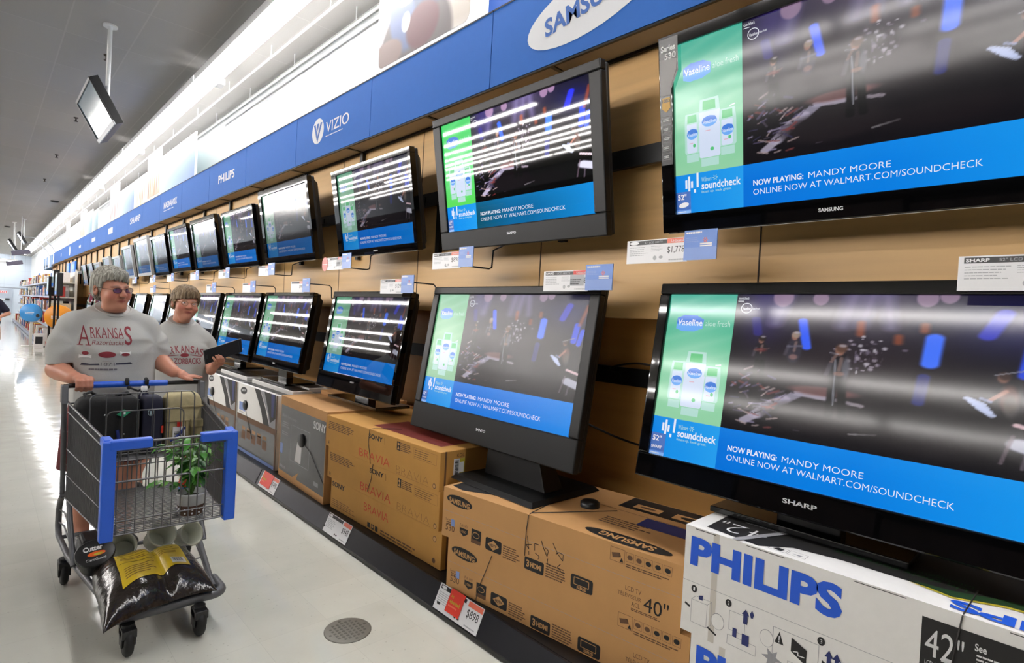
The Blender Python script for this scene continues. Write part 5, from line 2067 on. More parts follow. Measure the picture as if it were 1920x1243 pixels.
bag_patch(0, 1, 0, 1, 0, 1)
for b in (.92, .66, .45):
    bag_patch(.03, .52, b, b + .012, 1, 2, 12, 1)
for b in (.80, .62):
    bag_patch(.56, .98, b, b + .012, 1, 2, 12, 1)
for i, b in enumerate((.85, .80, .75, .58, .53, .36, .30, .24, .18, .12)):
    bag_patch(.06, .42 + .05 * (i % 3), b, b + .018, 2, 2, 10, 1)
for b in (.72, .55, .48):
    bag_patch(.62, .90, b, b + .016, 2, 2, 10, 1)
bag_patch(.74, .96, .06, .24, 3, 2, 6, 4)
for i in range(9):
    bag_patch(.77 + .018 * i, .777 + .018 * i + .003 * (i % 2), .10, .22, 1, 3, 1, 2)
bag_patch(.70, .82, .90, .985, 4, 2, 4, 3)
bag_patch(.62, .90, .87, .89, 5, 2, 8, 1)
g.build('yellow_label', [LABEL, INKB, INKBR, INKW, mat('label_orange', (206, 96, 30), rough=.3, noise=0), mat('label_green', (70, 110, 40), rough=.3, noise=0)], bag)

# ---- things behind the bag on the tray
PLAS = mat('frosted_plastic', (188, 190, 172), rough=0.25, noise=0.06, nscale=20, trans=0.35)


def tub(x, y, z, r, h, rx, ry, label):
    g = G()
    g.T = Matrix.Rotation(rx, 4, 'X') @ Matrix.Rotation(ry, 4, 'Y')
    g.lathe([(r * .72, 0), (r * .95, h), (r * 1.06, h + .002), (r * 1.06, h + .008), (r * .93, h + .008), (r * .70, .004)], 28)
    tag(g.build('plastic_tub', PLAS, loc=(x, y, z)), label, 'plastic tub', 'frosted tubs on the cart tray')


tub(.54, 3.27, .215, .062, .085, R(58), R(-12), 'frosted plastic tub tipped over behind the soil bag, left one')
tub(.665, 3.25, .235, .066, .09, R(50), R(14), 'frosted plastic tub tipped over behind the soil bag, middle one')
tub(.79, 3.26, .225, .06, .08, R(62), R(24), 'frosted plastic tub tipped over behind the soil bag, right one')
g = G()
g.T = Matrix.Rotation(R(28), 4, 'X') @ Matrix.Rotation(R(-8), 4, 'Y')
g.lathe([(.062, 0), (.074, .075), (.078, .076), (.078, .088), (.074, .090), (.01, .090)], 30)
f = Face(g, (-.055, -.04, .090), (1, 0, 0), (0, 1, 0), .0008)
f.text('Cutter', .012, .050, .075, .030, 1, bold=.04)
f.oval(.060, .030, .034, .014, 2)
f.oval(.066, .026, .018, .007, 3, k=2)
f.text('CitroGuard', .018, -.008, .075, .014, 1)
tag(g.build('candle_bucket', [CBLK, INKW, mat('flame_orange', (226, 98, 30), rough=.4, noise=0), INKY], loc=(.425, 3.19, .20)),
    'black round bucket with orange print, behind the left corner of the soil bag', 'candle bucket')
g = G()
g.span((-.05, -.09, 0), (.05, .09, .085))
g.span((-.046, -.07, .085), (.046, .075, .11))
tag(g.build('dark_pack', [mat('dark_pack_film', (28, 28, 30), rough=.3, noise=.1)], loc=(.43, 3.38, .171), bevel=.012), 'dark pack lying at the rear left of the cart tray', 'pack')

# ---- tomato plant and bottle in the basket
PO = Vector((.735, 2.88, zbot(.15) + .004))
plant = thing('potted_plant', 'young tomato plant in a white banded pot standing in the cart basket', 'plant', PO)
g = G()
g.lathe([(.048, 0), (.056, .052), (.0565, .052), (.0575, .094), (.062, .096), (.062, .104), (.056, .104), (.052, .088), (.005, .086)], 28, 0)
pot = g.build('pot', mat('pot_white', (196, 198, 200), rough=.35, noise=.05), plant)
g = G()
g.lathe([(.0495, .003), (.0570, .050)], 28, 0)
for i in range(22):
    a = i * 2 * math.pi / 11
    z = .016 if i < 11 else .034
    rr = .0505 + z * .15
    g.ball((rr * math.cos(a), rr * math.sin(a), z), .0045, 1, 5)
g.build('pot_wrap', [mat('pot_brown', (74, 46, 30), rough=.5), INKW], pot)
g = G()
g.lathe([(.052, .085), (.01, .09)], 20)
g.build('soil', mat('potting_soil', (40, 30, 24), rough=.9, noise=.3, nscale=200), plant)
rnd = random.Random(8)
gs, gl = G(), G()


def leaf(g, p, d, up, L, w, m):
    d = d.normalized()
    s = d.cross(up).normalized()
    n = s.cross(d).normalized()
    pts = [(0, 0), (.22, .34), (.42, .30), (.55, .46), (.78, .28), (1, 0)]
    vs, fs = [], []
    k = len(pts)
    for sg in (1, -1):
        for (a, b) in pts:
            vs.append(p + d * (a * L) + s * (sg * b * w) + n * (-.35 * a * a * L + .25 * abs(b) * w))
    mid = [p + d * (a * L) + n * (-.35 * a * a * L) for a, _ in pts]
    base = len(vs)
    vs += mid
    for i in range(k - 1):
        fs.append((i, base + i, base + i + 1, i + 1))
        fs.append((base + i, k + i, k + i + 1, base + i + 1))
    g.add(vs, fs, m, True)


for k in range(26):
    a = rnd.uniform(0, 2 * math.pi)
    lean = rnd.uniform(.04, .115) if k < 23 else .13
    H = rnd.uniform(.14, .285) if k < 23 else rnd.uniform(.10, .2)
    if k == 23:
        a, lean, H = R(200), .15, .10
    if k == 24:
        a, lean, H = R(20), .15, .22
    tip = Vector((lean * math.cos(a), lean * math.sin(a), .09 + H))
    mid = Vector((tip.x * .35, tip.y * .35, .09 + H * .6))
    gs.tube([(0, 0, .085), mid, tip], [.004, .003, .0018], 5)
    for j in range(12):
        f = rnd.uniform(.35, 1.0)
        p = Vector((0, 0, .085)).lerp(mid, min(1, f * 1.6)) if f < .6 else mid.lerp(tip, (f - .6) / .4)
        aa = a + rnd.uniform(-1.6, 1.6)
        d = Vector((math.cos(aa), math.sin(aa), rnd.uniform(-.35, .3)))
        leaf(gl, p, d, Vector((0, 0, 1)), rnd.uniform(.036, .062), rnd.uniform(.022, .034), rnd.randint(0, 2))
    leaf(gl, tip, Vector((math.cos(a), math.sin(a), -.1)), Vector((0, 0, 1)), .07, .034, 0)
gs.build('stem', mat('plant_stem', (92, 130, 62), rough=.5), plant)
gl.build('foliage', [mat('leaf_green', (66, 130, 42), rough=.45), mat('leaf_light', (104, 164, 62), rough=.45), mat('leaf_deep', (44, 100, 36), rough=.45)], plant)
g = G()
BZ = zbot(.3) + .004
g.lathe([(.03, 0), (.032, .004), (.032, .125), (.026, .150), (.016, .158)], 24, 0)
g.lathe([(.0325, .03), (.0325, .105)], 24, 1)
g.lathe([(.0325, .105), (.0325, .126), (.0265, .150), (.0165, .1585), (.0165, .20), (.012, .205)], 24, 2)
tag(g.build('spray_bottle', [INKW, mat('bottle_label_blue', (70, 110, 176), rough=.4), mat('bottle_red_cap', (206, 62, 30), rough=.35)], loc=(.745, 3.02, BZ)),
    'small bottle with red top and blue label behind the tomato plant', 'bottle')

# ---- bags in the child seat
CB = mat('black_canvas', (8, 8, 10), rough=.7, noise=.1, bump=.2, bscale=60)


def soft_bag(name, lo, hi, m, label, cat, puff=.012, seed=1):
    """a stuffed cloth bag: rounded block with slack faces"""
    o = Vector(((lo[0] + hi[0]) / 2, (lo[1] + hi[1]) / 2, lo[2]))
    t = thing(name, label, cat, o)
    n = 14
    g = G()
    cx, cy, cz = [(a + b) / 2 for a, b in zip(lo, hi)]
    hx, hy, hz = [(b - a) / 2 for a, b in zip(lo, hi)]
    vs, fs = [], []
    N = 22
    for j in range(N + 1):
        ph = math.pi * j / N - math.pi / 2
        for i in range(2 * N):
            th = math.pi * i / N
            e = .38
            c_ = lambda w: math.copysign(abs(math.cos(w)) ** e, math.cos(w))
            s_ = lambda w: math.copysign(abs(math.sin(w)) ** e, math.sin(w))
            q = 1 + .03 * math.sin(5 * th + seed) * math.cos(3 * ph + seed)
            vs.append((cx + hx * c_(ph) * c_(th) * q, cy + hy * c_(ph) * s_(th) * q, cz + hz * s_(ph)))
    for j in range(N):
        for i in range(2 * N):
            i2 = (i + 1) % (2 * N)
            fs.append((j * 2 * N + i, j * 2 * N + i2, (j + 1) * 2 * N + i2, (j + 1) * 2 * N + i))
    g.T = Matrix.Translation(-o)
    g.add(vs, fs, 0, True)
    g.build('bag_body', m, t)
    return t, o


bb, o = soft_bag('tote_bag', (.350, 3.465, .632), (.630, 3.615, .955), CB, 'large black cloth bag with studs and a green tag in the child seat', 'bag')
g = G()
g.T = Matrix.Translation(-o)
for (x, z) in ((.435, .75), (.47, .86), (.555, .755), (.40, .80)):
    g.lathe([(.001, 0), (.006, .0), (.006, .003), (.003, .005)], 10, 0, c=(x, 0, 0)) if False else g.ball((x, 3.468, z), .0055, 0, 6)
g.build('stud', STL, bb)
g = G()
g.T = Matrix.Translation(-o)
f = Face(g, (.52, 3.455, .84), (.96, 0, .2), (-.1, .2, 1), .001)
g.hexa([f.P(0, .02, 0), f.P(.03, 0, 0), f.P(.062, .018, 0), f.P(.035, .04, 0), f.P(0, .02, 3), f.P(.03, 0, 3), f.P(.062, .018, 3), f.P(.035, .04, 3)])
f.rect(.024, .014, .016, .010, 1, k=4)
g.build('green_tag', [mat('tag_green', (20, 140, 96), rough=.5, noise=0), INKW], bb)
g = G()
g.T = Matrix.Translation(-o)
g.tube([(.40, 3.5, .92), (.39, 3.52, .965), (.42, 3.56, .97), (.47, 3.57, .93)], .008, 6)
g.tube([(.50, 3.5, .93), (.53, 3.50, .962), (.57, 3.52, .966), (.60, 3.56, .935)], .008, 6)
g.build('strap', CB, bb)
g = G()
g.T = Matrix.Translation(-o)
g.tube([(.525, 3.462, .78), (.53, 3.458, .74), (.545, 3.455, .70), (.55, 3.457, .67)], .008, 6)
g.build('blue_ribbon', mat('ribbon_blue', (36, 52, 128), rough=.5), bb)

nb, o = soft_bag('bottle_pouch', (.632, 3.47, .632), (.735, 3.60, .945), mat('navy_canvas', (20, 22, 46), rough=.7, noise=.1), 'navy cloth pouch in the middle of the child seat', 'pouch', seed=3)
g = G()
g.T = Matrix.Translation(-o)
for a in range(16):
    t0, t1 = 2 * math.pi * a / 16, 2 * math.pi * (a + 1) / 16
    g.tube([(.672 + .013 * math.cos(t0), 3.466, .86 + .018 * math.sin(t0)), (.672 + .013 * math.cos(t1), 3.466, .86 + .018 * math.sin(t1))], .0014, 4)
g.span((.666, 3.464, .848), (.678, 3.468, .868))
g.build('emblem', mat('emblem_pale', (150, 170, 176), rough=.5), nb)
g = G()
g.T = Matrix.Translation(-o)
g.span((.722, 3.462, .745), (.732, 3.468, .785))
g.build('red_label', mat('label_red', (206, 52, 34), rough=.5), nb)
g = G()
g.tube([(.60, 3.70, .985), (.595, 3.69, 1.008), (.60, 3.72, 1.012), (.61, 3.745, .99), (.61, 3.72, .962), (.605, 3.69, .97)], .010, 7)
g.tube([(.69, 3.70, .985), (.69, 3.69, 1.008), (.69, 3.72, 1.012), (.70, 3.745, .99), (.70, 3.72, .962), (.695, 3.69, .97)], .010, 7)
g.tube([(.605, 3.69, .97), (.64, 3.64, .955), (.695, 3.69, .97)], .006, 6)
tag(g.build('bag_strap', CB), 'black webbing strap looped over the blue handle of the cart', 'strap')
g = G()
g.lathe([(.026, 0), (.028, .01), (.028, .16), (.014, .19), (.012, .196)], 20, 0)
g.lathe([(.0165, .192), (.0165, .212), (.012, .216)], 16, 1)
tag(g.build('water_bottle', [mat('bottle_dark', (26, 28, 50), rough=.2), INKW], loc=(.668, 3.638, .765)), 'water bottle with a white cap standing up behind the navy pouch', 'water bottle')

kb, o = soft_bag('canvas_bag', (.742, 3.47, .632), (.925, 3.61, .955), mat('khaki_canvas', (178, 166, 128), rough=.75, noise=.1, bump=.2, bscale=50), 'khaki canvas bag with flaps at the right end of the child seat', 'bag', seed=5)
g = G()
g.T = Matrix.Translation(-o)
KH = mat('khaki_trim', (156, 142, 104), rough=.75)
for (z0, z1, x0, x1, y) in ((.875, .885, .745, .925, 3.463), (.80, .808, .745, .86, 3.463), (.655, .80, .84, .852, 3.462)):
    g.span((x0, y, z0), (x1, y + .02, z1))
g.build('seam', KH, kb, bevel=.002)
g = G()
g.T = Matrix.Translation(-o)
g.span((.865, 3.452, .70), (.922, 3.475, .80))
g.hexa([(.862, 3.446, .765), (.925, 3.446, .765), (.925, 3.475, .765), (.862, 3.475, .765), (.862, 3.455, .81), (.925, 3.455, .81), (.925, 3.478, .81), (.862, 3.478, .81)])
g.build('side_pocket', mat('khaki_pocket', (150, 138, 100), rough=.75, noise=.1), kb, bevel=.006)
g = G()
f = Face(g, (.775, 3.452, .665), (1, 0, 0), (0, 0, 1), .0006)
g.span((.775, 3.4525, .665), (.835, 3.456, .775), 0)
f.rect(.006, .012, .03, .03, 2)
f.greek(.006, .055, .045, .03, 1, rows=4, seed=3)
g.span((.795, 3.450, .775), (.815, 3.458, .80), 3)
g.tube([(.832, 3.450, .772), (.812, 3.446, .74), (.782, 3.447, .71), (.765, 3.455, .70)], .007, 6, 4)
tag(g.build('name_badge', [INKW, INKB, INKG, mat('badge_clip_red', (200, 40, 30), rough=.4), mat('ribbon_blue', (36, 52, 128))]), 'white name badge with red clip and blue lanyard hanging before the khaki bag', 'badge')
# ================================================================ people
try:
    import openvdb as vdb
except ImportError:
    import pyopenvdb as vdb


class Sdf:
    """signed distance field on a grid: smooth unions of simple forms, then one continuous skin"""

    def __init__(s, lo, hi, h):
        s.lo, s.h = np.array(lo, float), h
        s.n = np.ceil((np.array(hi) - s.lo) / h).astype(int) + 1
        s.f = np.full(s.n, 0.06, np.float32)

    def _block(s, lo, hi, pad):
        a = np.clip(np.floor((np.array(lo) - pad - s.lo) / s.h).astype(int), 0, s.n - 1)
        b = np.clip(np.ceil((np.array(hi) + pad - s.lo) / s.h).astype(int) + 1, 1, s.n)
        ax = [s.lo[i] + s.h * np.arange(a[i], b[i]) for i in range(3)]
        X, Y, Z = np.meshgrid(*ax, indexing='ij')
        return tuple(slice(a[i], b[i]) for i in range(3)), X, Y, Z

    def _mix(s, sl, d, k, sub=False):
        f = s.f[sl]
        if sub:
            d = -d
            hh = np.clip(.5 - .5 * (f - d) / k, 0, 1) if k else None
            s.f[sl] = np.maximum(f, d) if not k else (f + (d - f) * hh + k * hh * (1 - hh))
        else:
            if not k:
                s.f[sl] = np.minimum(f, d)
            else:
                hh = np.clip(.5 + .5 * (f - d) / k, 0, 1)
                s.f[sl] = f + (d - f) * hh - k * hh * (1 - hh)

    def cap(s, a, b, ra, rb=None, k=.012, sub=False):
        rb = ra if rb is None else rb
        a, b = np.array(a, float), np.array(b, float)
        r = max(ra, rb)
        sl, X, Y, Z = s._block(np.minimum(a, b), np.maximum(a, b), r + .03 + k)
        d = b - a
        t = np.clip(((X - a[0]) * d[0] + (Y - a[1]) * d[1] + (Z - a[2]) * d[2]) / max(d @ d, 1e-9), 0, 1)
        q = np.sqrt((X - a[0] - t * d[0]) ** 2 + (Y - a[1] - t * d[1]) ** 2 + (Z - a[2] - t * d[2]) ** 2) - (ra + (rb - ra) * t)
        s._mix(sl, q, k, sub)

    def ell(s, c, r, M=None, k=.012, sub=False):
        c, r = np.array(c, float), np.array(r, float)
        m = r.max()
        sl, X, Y, Z = s._block(c - m, c + m, .03 + k)
        dx, dy, dz = X - c[0], Y - c[1], Z - c[2]
        if M is not None:
            M = np.array(M)
            dx, dy, dz = (M[0, 0] * dx + M[1, 0] * dy + M[2, 0] * dz, M[0, 1] * dx + M[1, 1] * dy + M[2, 1] * dz, M[0, 2] * dx + M[1, 2] * dy + M[2, 2] * dz)
        k0 = np.sqrt((dx / r[0]) ** 2 + (dy / r[1]) ** 2 + (dz / r[2]) ** 2)
        k1 = np.sqrt((dx / r[0] ** 2) ** 2 + (dy / r[1] ** 2) ** 2 + (dz / r[2] ** 2) ** 2) + 1e-9
        s._mix(sl, k0 * (k0 - 1) / k1, k, sub)

    def loft(s, rows, k=.02, e=2.4, wob=None):
        """rows: (z, half width, half depth, centre x, centre y)"""
        rows = sorted(rows)
        A = np.array(rows, float)
        m = max(A[:, 1].max(), A[:, 2].max())
        lo = np.array([A[:, 3].min() - m, A[:, 4].min() - m, A[0, 0]])
        hi = np.array([A[:, 3].max() + m, A[:, 4].max() + m, A[-1, 0]])
        sl, X, Y, Z = s._block(lo, hi, .04)
        z = Z[0, 0, :]
        a, b, cx, cy = [np.interp(z, A[:, 0], A[:, i]) for i in (1, 2, 3, 4)]
        dx, dy = (X - cx), (Y - cy)
        q = (np.abs(dx / a) ** e + np.abs(dy / b) ** e) ** (1 / e)
        d = (q - 1) * np.minimum(a, b)
        if wob is not None:
            d = d + wob(X, Y, Z)
        d = np.maximum(d, np.maximum(Z - A[-1, 0], A[0, 0] - Z))
        s._mix(sl, d, k)

    def cut(s, fn, lo, hi):
        sl, X, Y, Z = s._block(lo, hi, 0)
        s.f[sl] = np.maximum(s.f[sl], fn(X, Y, Z))

    def warp(s, fn):
        sl, X, Y, Z = s._block(s.lo, s.lo + s.h * s.n, 0)
        s.f[sl] = s.f[sl] + fn(X, Y, Z)

    def mesh(s, name, mats, parent, paint=None, smooth=2):
        f = s.f
        f[0], f[-1], f[:, 0], f[:, -1], f[:, :, 0], f[:, :, -1] = .06, .06, .06, .06, .06, .06
        g = vdb.FloatGrid(.06)
        g.copyFromArray(np.ascontiguousarray(np.clip(f, -.06, .06) / s.h))
        p, t, q = g.convertToPolygons(isovalue=0.0, adaptivity=0.0)
        co = s.lo + p * s.h
        faces = [tuple(int(i) for i in reversed(x)) for x in q] + [tuple(int(i) for i in reversed(x)) for x in t]
        me = bpy.data.meshes.new(name)
        me.from_pydata(co.tolist(), [], faces)
        # keep outward normals
        me.update()
        bm = bmesh.new()
        bm.from_mesh(me)
        bmesh.ops.recalc_face_normals(bm, faces=bm.faces)
        for _ in range(smooth):
            bmesh.ops.smooth_vert(bm, verts=bm.verts, factor=.5, use_axis_x=True, use_axis_y=True, use_axis_z=True)
        bm.to_mesh(me)
        bm.free()
        me.polygons.foreach_set('use_smooth', [True] * len(me.polygons))
        for m in mats if isinstance(mats, (list, tuple)) else [mats]:
            me.materials.append(m)
        if paint is not None:
            n = len(me.vertices)
            v = np.zeros(n * 3)
            me.vertices.foreach_get('co', v)
            v = v.reshape(-1, 3)
            C = np.clip(paint(v), 0, 255) / 255.0
            C = np.where(C <= .04045, C / 12.92, ((C + .055) / 1.055) ** 2.4)
            a = me.color_attributes.new('paint', 'FLOAT_COLOR', 'POINT')
            a.data.foreach_set('color', np.concatenate([C, np.ones((n, 1))], 1).ravel().astype(np.float32))
        return link(name, me, parent)


SKIN = attr_mat('skin', rough=.5, spec=.35, sss=.08, bump=.04, bscale=260)
SHIRTM = mat('heather_grey_cotton', (176, 176, 172), rough=.85, spec=.2, noise=.03, nscale=180, bump=.1, bscale=300)
PRINT_RED = mat('shirt_print_red', (132, 44, 54), rough=.8, noise=.12, nscale=160)
PRINT_DK = mat('shirt_print_dark', (44, 44, 62), rough=.8, noise=.1, nscale=160)
PRINT_W = mat('shirt_print_white', (224, 224, 222), rough=.8, noise=0)
PRINT_G = mat('shirt_print_grey', (112, 108, 112), rough=.8, noise=0)
SHORTM = mat('maroon_cloth', (96, 20, 26), rough=.85, noise=.06)
SHORTD = mat('dark_cloth', (34, 30, 34), rough=.85, noise=.06)
SHOE = mat('black_shoe', (26, 26, 28), rough=.45)
SOLE = mat('white_sole', (205, 205, 202), rough=.6)
GLASSF = mat('glasses_metal', (92, 74, 66), rough=.25, metal=.8, noise=0)
EYEW = mat('eye_white', (220, 214, 208), rough=.2, noise=0)
EYED = mat('eye_iris', (52, 44, 42), rough=.15, noise=0)


def lens_mat(name, rgb, a):
    m = mat(name, rgb, rough=.05, noise=0, alpha=a)
    return m


def hair_mat(name, c1, c2, c3):
    m = mat(name, c1, rough=.6, noise=0, spec=.3, bump=.5, bscale=200, stretch=(1, 1, .1))
    nt = m.node_tree
    b = nt.nodes['Principled BSDF']
    tc = nt.nodes.new('ShaderNodeTexCoord')
    mp = nt.nodes.new('ShaderNodeMapping')
    mp.inputs['Scale'].default_value = (1, 1, .10)
    nt.links.new(tc.outputs['Object'], mp.inputs[0])
    n = nt.nodes.new('ShaderNodeTexNoise')
    n.inputs['Scale'].default_value = 150
    n.inputs['Detail'].default_value = 4
    nt.links.new(mp.outputs[0], n.inputs['Vector'])
    r = nt.nodes.new('ShaderNodeValToRGB')
    r.color_ramp.elements[0].position = .38
    r.color_ramp.elements[0].color = lin(c2)
    r.color_ramp.elements[1].position = .62
    r.color_ramp.elements[1].color = lin(c3)
    e = r.color_ramp.elements.new(.5)
    e.color = lin(c1)
    nt.links.new(n.outputs[0], r.inputs[0])
    nt.links.new(r.outputs[0], b.inputs['Base Color'])
    return m


def head_frame(c, yaw, pitch=0.0, roll=0.0, s=1.0):
    m = Matrix.Rotation(yaw, 4, 'Z') @ Matrix.Rotation(roll, 4, 'Y') @ Matrix.Rotation(pitch, 4, 'X')
    m = m @ Matrix.Scale(s, 4)
    m.translation = c
    return m


def add_head(S, H, s, chub, smile=0.0):
    Rm = np.array(H.to_3x3()) / s
    P = lambda x, y, z: tuple(H @ Vector((x, y, z)))

    def E(c, r, k=.012, sub=False):
        S.ell(P(*c), np.array(r) * s, Rm, k * s, sub)

    def K(a, b, ra, rb=None, k=.008, sub=False):
        S.cap(P(*a), P(*b), ra * s, (ra if rb is None else rb) * s, k * s, sub)
    E((0, .014, .045), (.074, .092, .080), .02)
    E((0, -.026, -.014), (.066, .068, .086), .02)
    E((0, -.034, -.058), (.056 + .008 * chub, .056, .048), .02)
    E((0, -.074, -.090), (.024, .020, .018), .02)
    if chub:
        E((0, -.028, -.100), (.058 * chub, .058, .034), .02)
    for sx in (-1, 1):
        E((sx * .040, -.064, -.030), (.028, .028, .030), .015)
        E((sx * .031, -.104, .008), (.018, .015, .010), .010, True)
        K((sx * .044, -.078, .027), (sx * .016, -.088, .025), .0062, .0062, .014)
        K((sx * .046, -.076, .0085), (sx * .031, -.0855, .0155), .0036, .0040, .003)
        K((sx * .031, -.0855, .0155), (sx * .018, -.083, .0085), .0040, .0034, .003)
        K((sx * .045, -.076, .0020), (sx * .031, -.0840, -.0015), .0034, .0036, .003)
        K((sx * .031, -.0840, -.0015), (sx * .018, -.082, .0035), .0036, .0034, .003)
        E((sx * .079, .014, -.002), (.010, .019, .031), .006)
        E((sx * .084, .010, .002), (.005, .010, .017), .004, True)
        E((sx * .012, -.104, -.026), (.0095, .010, .0085), .006)
        K((sx * .020, -.094, -.032), (sx * .035, -.080, -.052), .0028, .0020, .008, True)
    K((0, -.090, .016), (0, -.113, -.020), .0075, .0125, .010)
    E((0, -.112, -.024), (.0125, .011, .0105), .008)
    w, up = .020 + .006 * smile, .004 * smile
    for sx in (-1, 1):
        K((sx * w, -.086, -.0550 + up), (0, -.0955, -.0525), .0042, .0056, .005)
        K((sx * w * .9, -.086, -.0605 + up), (0, -.0935, -.0635), .0045, .0062, .005)
        K((sx * (w + .003), -.0925, -.0578 + up), (0, -.1005, -.0582), .0015, .0018, .002, True)
        if smile:
            E((sx * .045, -.070, -.032), (.020, .020, .018), .012)


def head_paint(H):
    Hi = np.array(H.inverted())

    def local(v):
        return v @ Hi[:3, :3].T + Hi[:3, 3]

    def fn(v, C):
        q = local(v)

        def blob(c, r, col, k):
            nonlocal C
            d = np.sqrt((((q - np.array(c)) / np.array(r)) ** 2).sum(1))
            m = np.clip(1.3 - d, 0, 1)[:, None] * k
            C = C * (1 - m) + np.array(col) * m
        blob((0, -.093, -.058), (.023, .016, .0090), (136, 60, 58), .9)
        for sx in (-1, 1):
            blob((sx * .042, -.08, -.028), (.03, .03, .026), (196, 112, 96), .6)
            blob((sx * .031, -.10, .010), (.022, .02, .013), (136, 92, 80), .45)
            blob((sx * .031, -.092, .0275), (.022, .014, .0050), (128, 108, 98), .7)
        blob((0, -.118, -.022), (.016, .016, .016), (204, 118, 102), .5)
        return C
    return fn


def face_parts(H, s, parent, lens, lens_r=(.023, .015), frame=GLASSF):
    g = G()
    for sx in (-1, 1):
        g.ball(H @ Vector((sx * .031, -.0750, .0070)), .0122 * s, 0, 8)
        g.ball(H @ Vector((sx * .031 + .001, -.0820, .0070)), .0062 * s, 1, 6)
    g.build('eyes', [EYEW, EYED], parent)
    g = G()
    for sx in (-1, 1):
        pts = []
        for i in range(20):
            a = 2 * math.pi * i / 20
            x = sx * .033 + lens_r[0] * math.cos(a)
            pts.append(H @ Vector((x, -.109 + .30 * (abs(x) - .01) ** 1.3, .004 + lens_r[1] * math.sin(a))))
        g.tube(pts, .0013 * s, 5, 0, closed=True)
        c = H @ Vector((sx * .033, -.1085 + .0075, .004))
        g.add([c] + pts, [(0, i + 1, (i + 1) % 20 + 1) for i in range(20)], 1, True)
        g.tube([H @ Vector((sx * .056, -.100, .009)), H @ Vector((sx * .074, -.070, .012)), H @ Vector((sx * .084, .0, .014)), H @ Vector((sx * .083, .016, .004))], .0013 * s, 5, 0)
    g.tube([H @ Vector((-.010, -.108, .009)), H @ Vector((0, -.112, .011)), H @ Vector((.010, -.108, .009))], .0013 * s, 5, 0)
    g.build('glasses', [frame, lens], parent)


def hair(H, s, parent, m, bangs=.05, side=-.004, back=-.075, vol=.016, seed=1, part=0.0, tilt=0.0):
    c = H.translation
    S = Sdf((c.x - .17, c.y - .17, c.z - .17), (c.x + .17, c.y + .17, c.z + .19), .0032)
    Rm = np.array(H.to_3x3()) / s
    P = lambda x, y, z: tuple(H @ Vector((x, y, z)))
    S.ell(P(0, .016, .048), (np.array((.076, .095, .082)) + vol) * s, Rm, .01)
    S.ell(P(0, .040, .000), np.array((.074 + vol * .7, .068 + vol, .085)) * s, Rm, .02)
    S.ell(P(0, -.050, .088), np.array((.056, .045, .036)) * s, Rm, .02)
    Hi = np.array(H.inverted())

    def loc(X, Y, Z):
        return [Hi[i, 0] * X + Hi[i, 1] * Y + Hi[i, 2] * Z + Hi[i, 3] for i in range(3)]

    def lock(X, Y, Z):
        x, y, z = loc(X, Y, Z)
        th = np.arctan2(x + part, -(y - .02))
        rr = np.sqrt(x * x + (y - .02) ** 2)
        return (.0016 * np.sin(th * 14 + z * 26 + seed) * np.clip(rr / .06, 0, 1) + .0013 * np.sin(th * 34 - z * 30 + 2 * seed) + .0011 * np.sin(x * 330 + y * 90 + seed)) * s
    S.warp(lock)

    def cutter(X, Y, Z):
        x, y, z = loc(X, Y, Z)
        th = np.arctan2(np.abs(x), -(y - .01))         # 0 at the face, pi at the back
        edge = np.interp(th, [0, .55, .95, 1.16, 1.38, 1.50, 1.76, 1.92, 2.3, 3.2], [bangs, bangs - .002, bangs - .010, side + .006, side - .020, side + .024, side + .024, side - .040, back + .01, back])
        edge = edge + tilt * x * np.clip(1.2 - th, 0, 1)
        edge = edge + .004 * np.sin(x * 330 + seed) + .003 * np.sin(th * 50)
        return (edge - z) * .8
    S.cut(cutter, S.lo, S.lo + S.h * S.n)
    return S.mesh('hair', m, parent, smooth=1)


def finger(S, pts, r0, r1):
    k = len(pts)
    for i in range(k - 1):
        a = r0 + (r1 - r0) * i / (k - 1)
        b = r0 + (r1 - r0) * (i + 1) / (k - 1)
        S.cap(pts[i], pts[i + 1], a, b, k=.004)


def project_print(shirt, shapes, mats, parent, name='chest_print', lift=.0016, step=.007):
    """lay flat print (x across, z up, as seen from the front) onto the cloth"""
    me = shirt.data
    bvh = BVHTree.FromPolygons([v.co for v in me.vertices], [tuple(p.vertices) for p in me.polygons])
    g = G()
    f = Face(g, (0, -1, 0), (1, 0, 0), (0, 0, 1), .0006)
    shapes(f)
    m0 = bpy.data.meshes.new(name)
    m0.from_pydata(g.v, [], g.f)
    m0.polygons.foreach_set('material_index', g.m)
    bm = bmesh.new()
    bm.from_mesh(m0)
    bmesh.ops.triangulate(bm, faces=bm.faces)
    for _ in range(4):
        es = [e for e in bm.edges if e.calc_length() > step]
        if not es:
            break
        bmesh.ops.subdivide_edges(bm, edges=es, cuts=1)
        bmesh.ops.triangulate(bm, faces=[q for q in bm.faces if len(q.verts) > 3])
    dead = []
    for v in bm.verts:
        h = bvh.ray_cast(Vector((v.co.x, -1.0, v.co.z)), Vector((0, 1, 0)))
        if h[0] is None:
            dead.append(v)
        else:
            v.co.y = h[0].y - lift + (v.co.y + 1.0)
    bmesh.ops.delete(bm, geom=dead, context='VERTS')
    bm.to_mesh(m0)
    bm.free()
    for m in mats:
        m0.materials.append(m)
    return link(name, m0, parent)


def serif(f, txt, x, y, w, h, m, bold=.0):
    """tall letters with small feet"""
    f.text(txt, x, y, w, h, m, bold=bold)


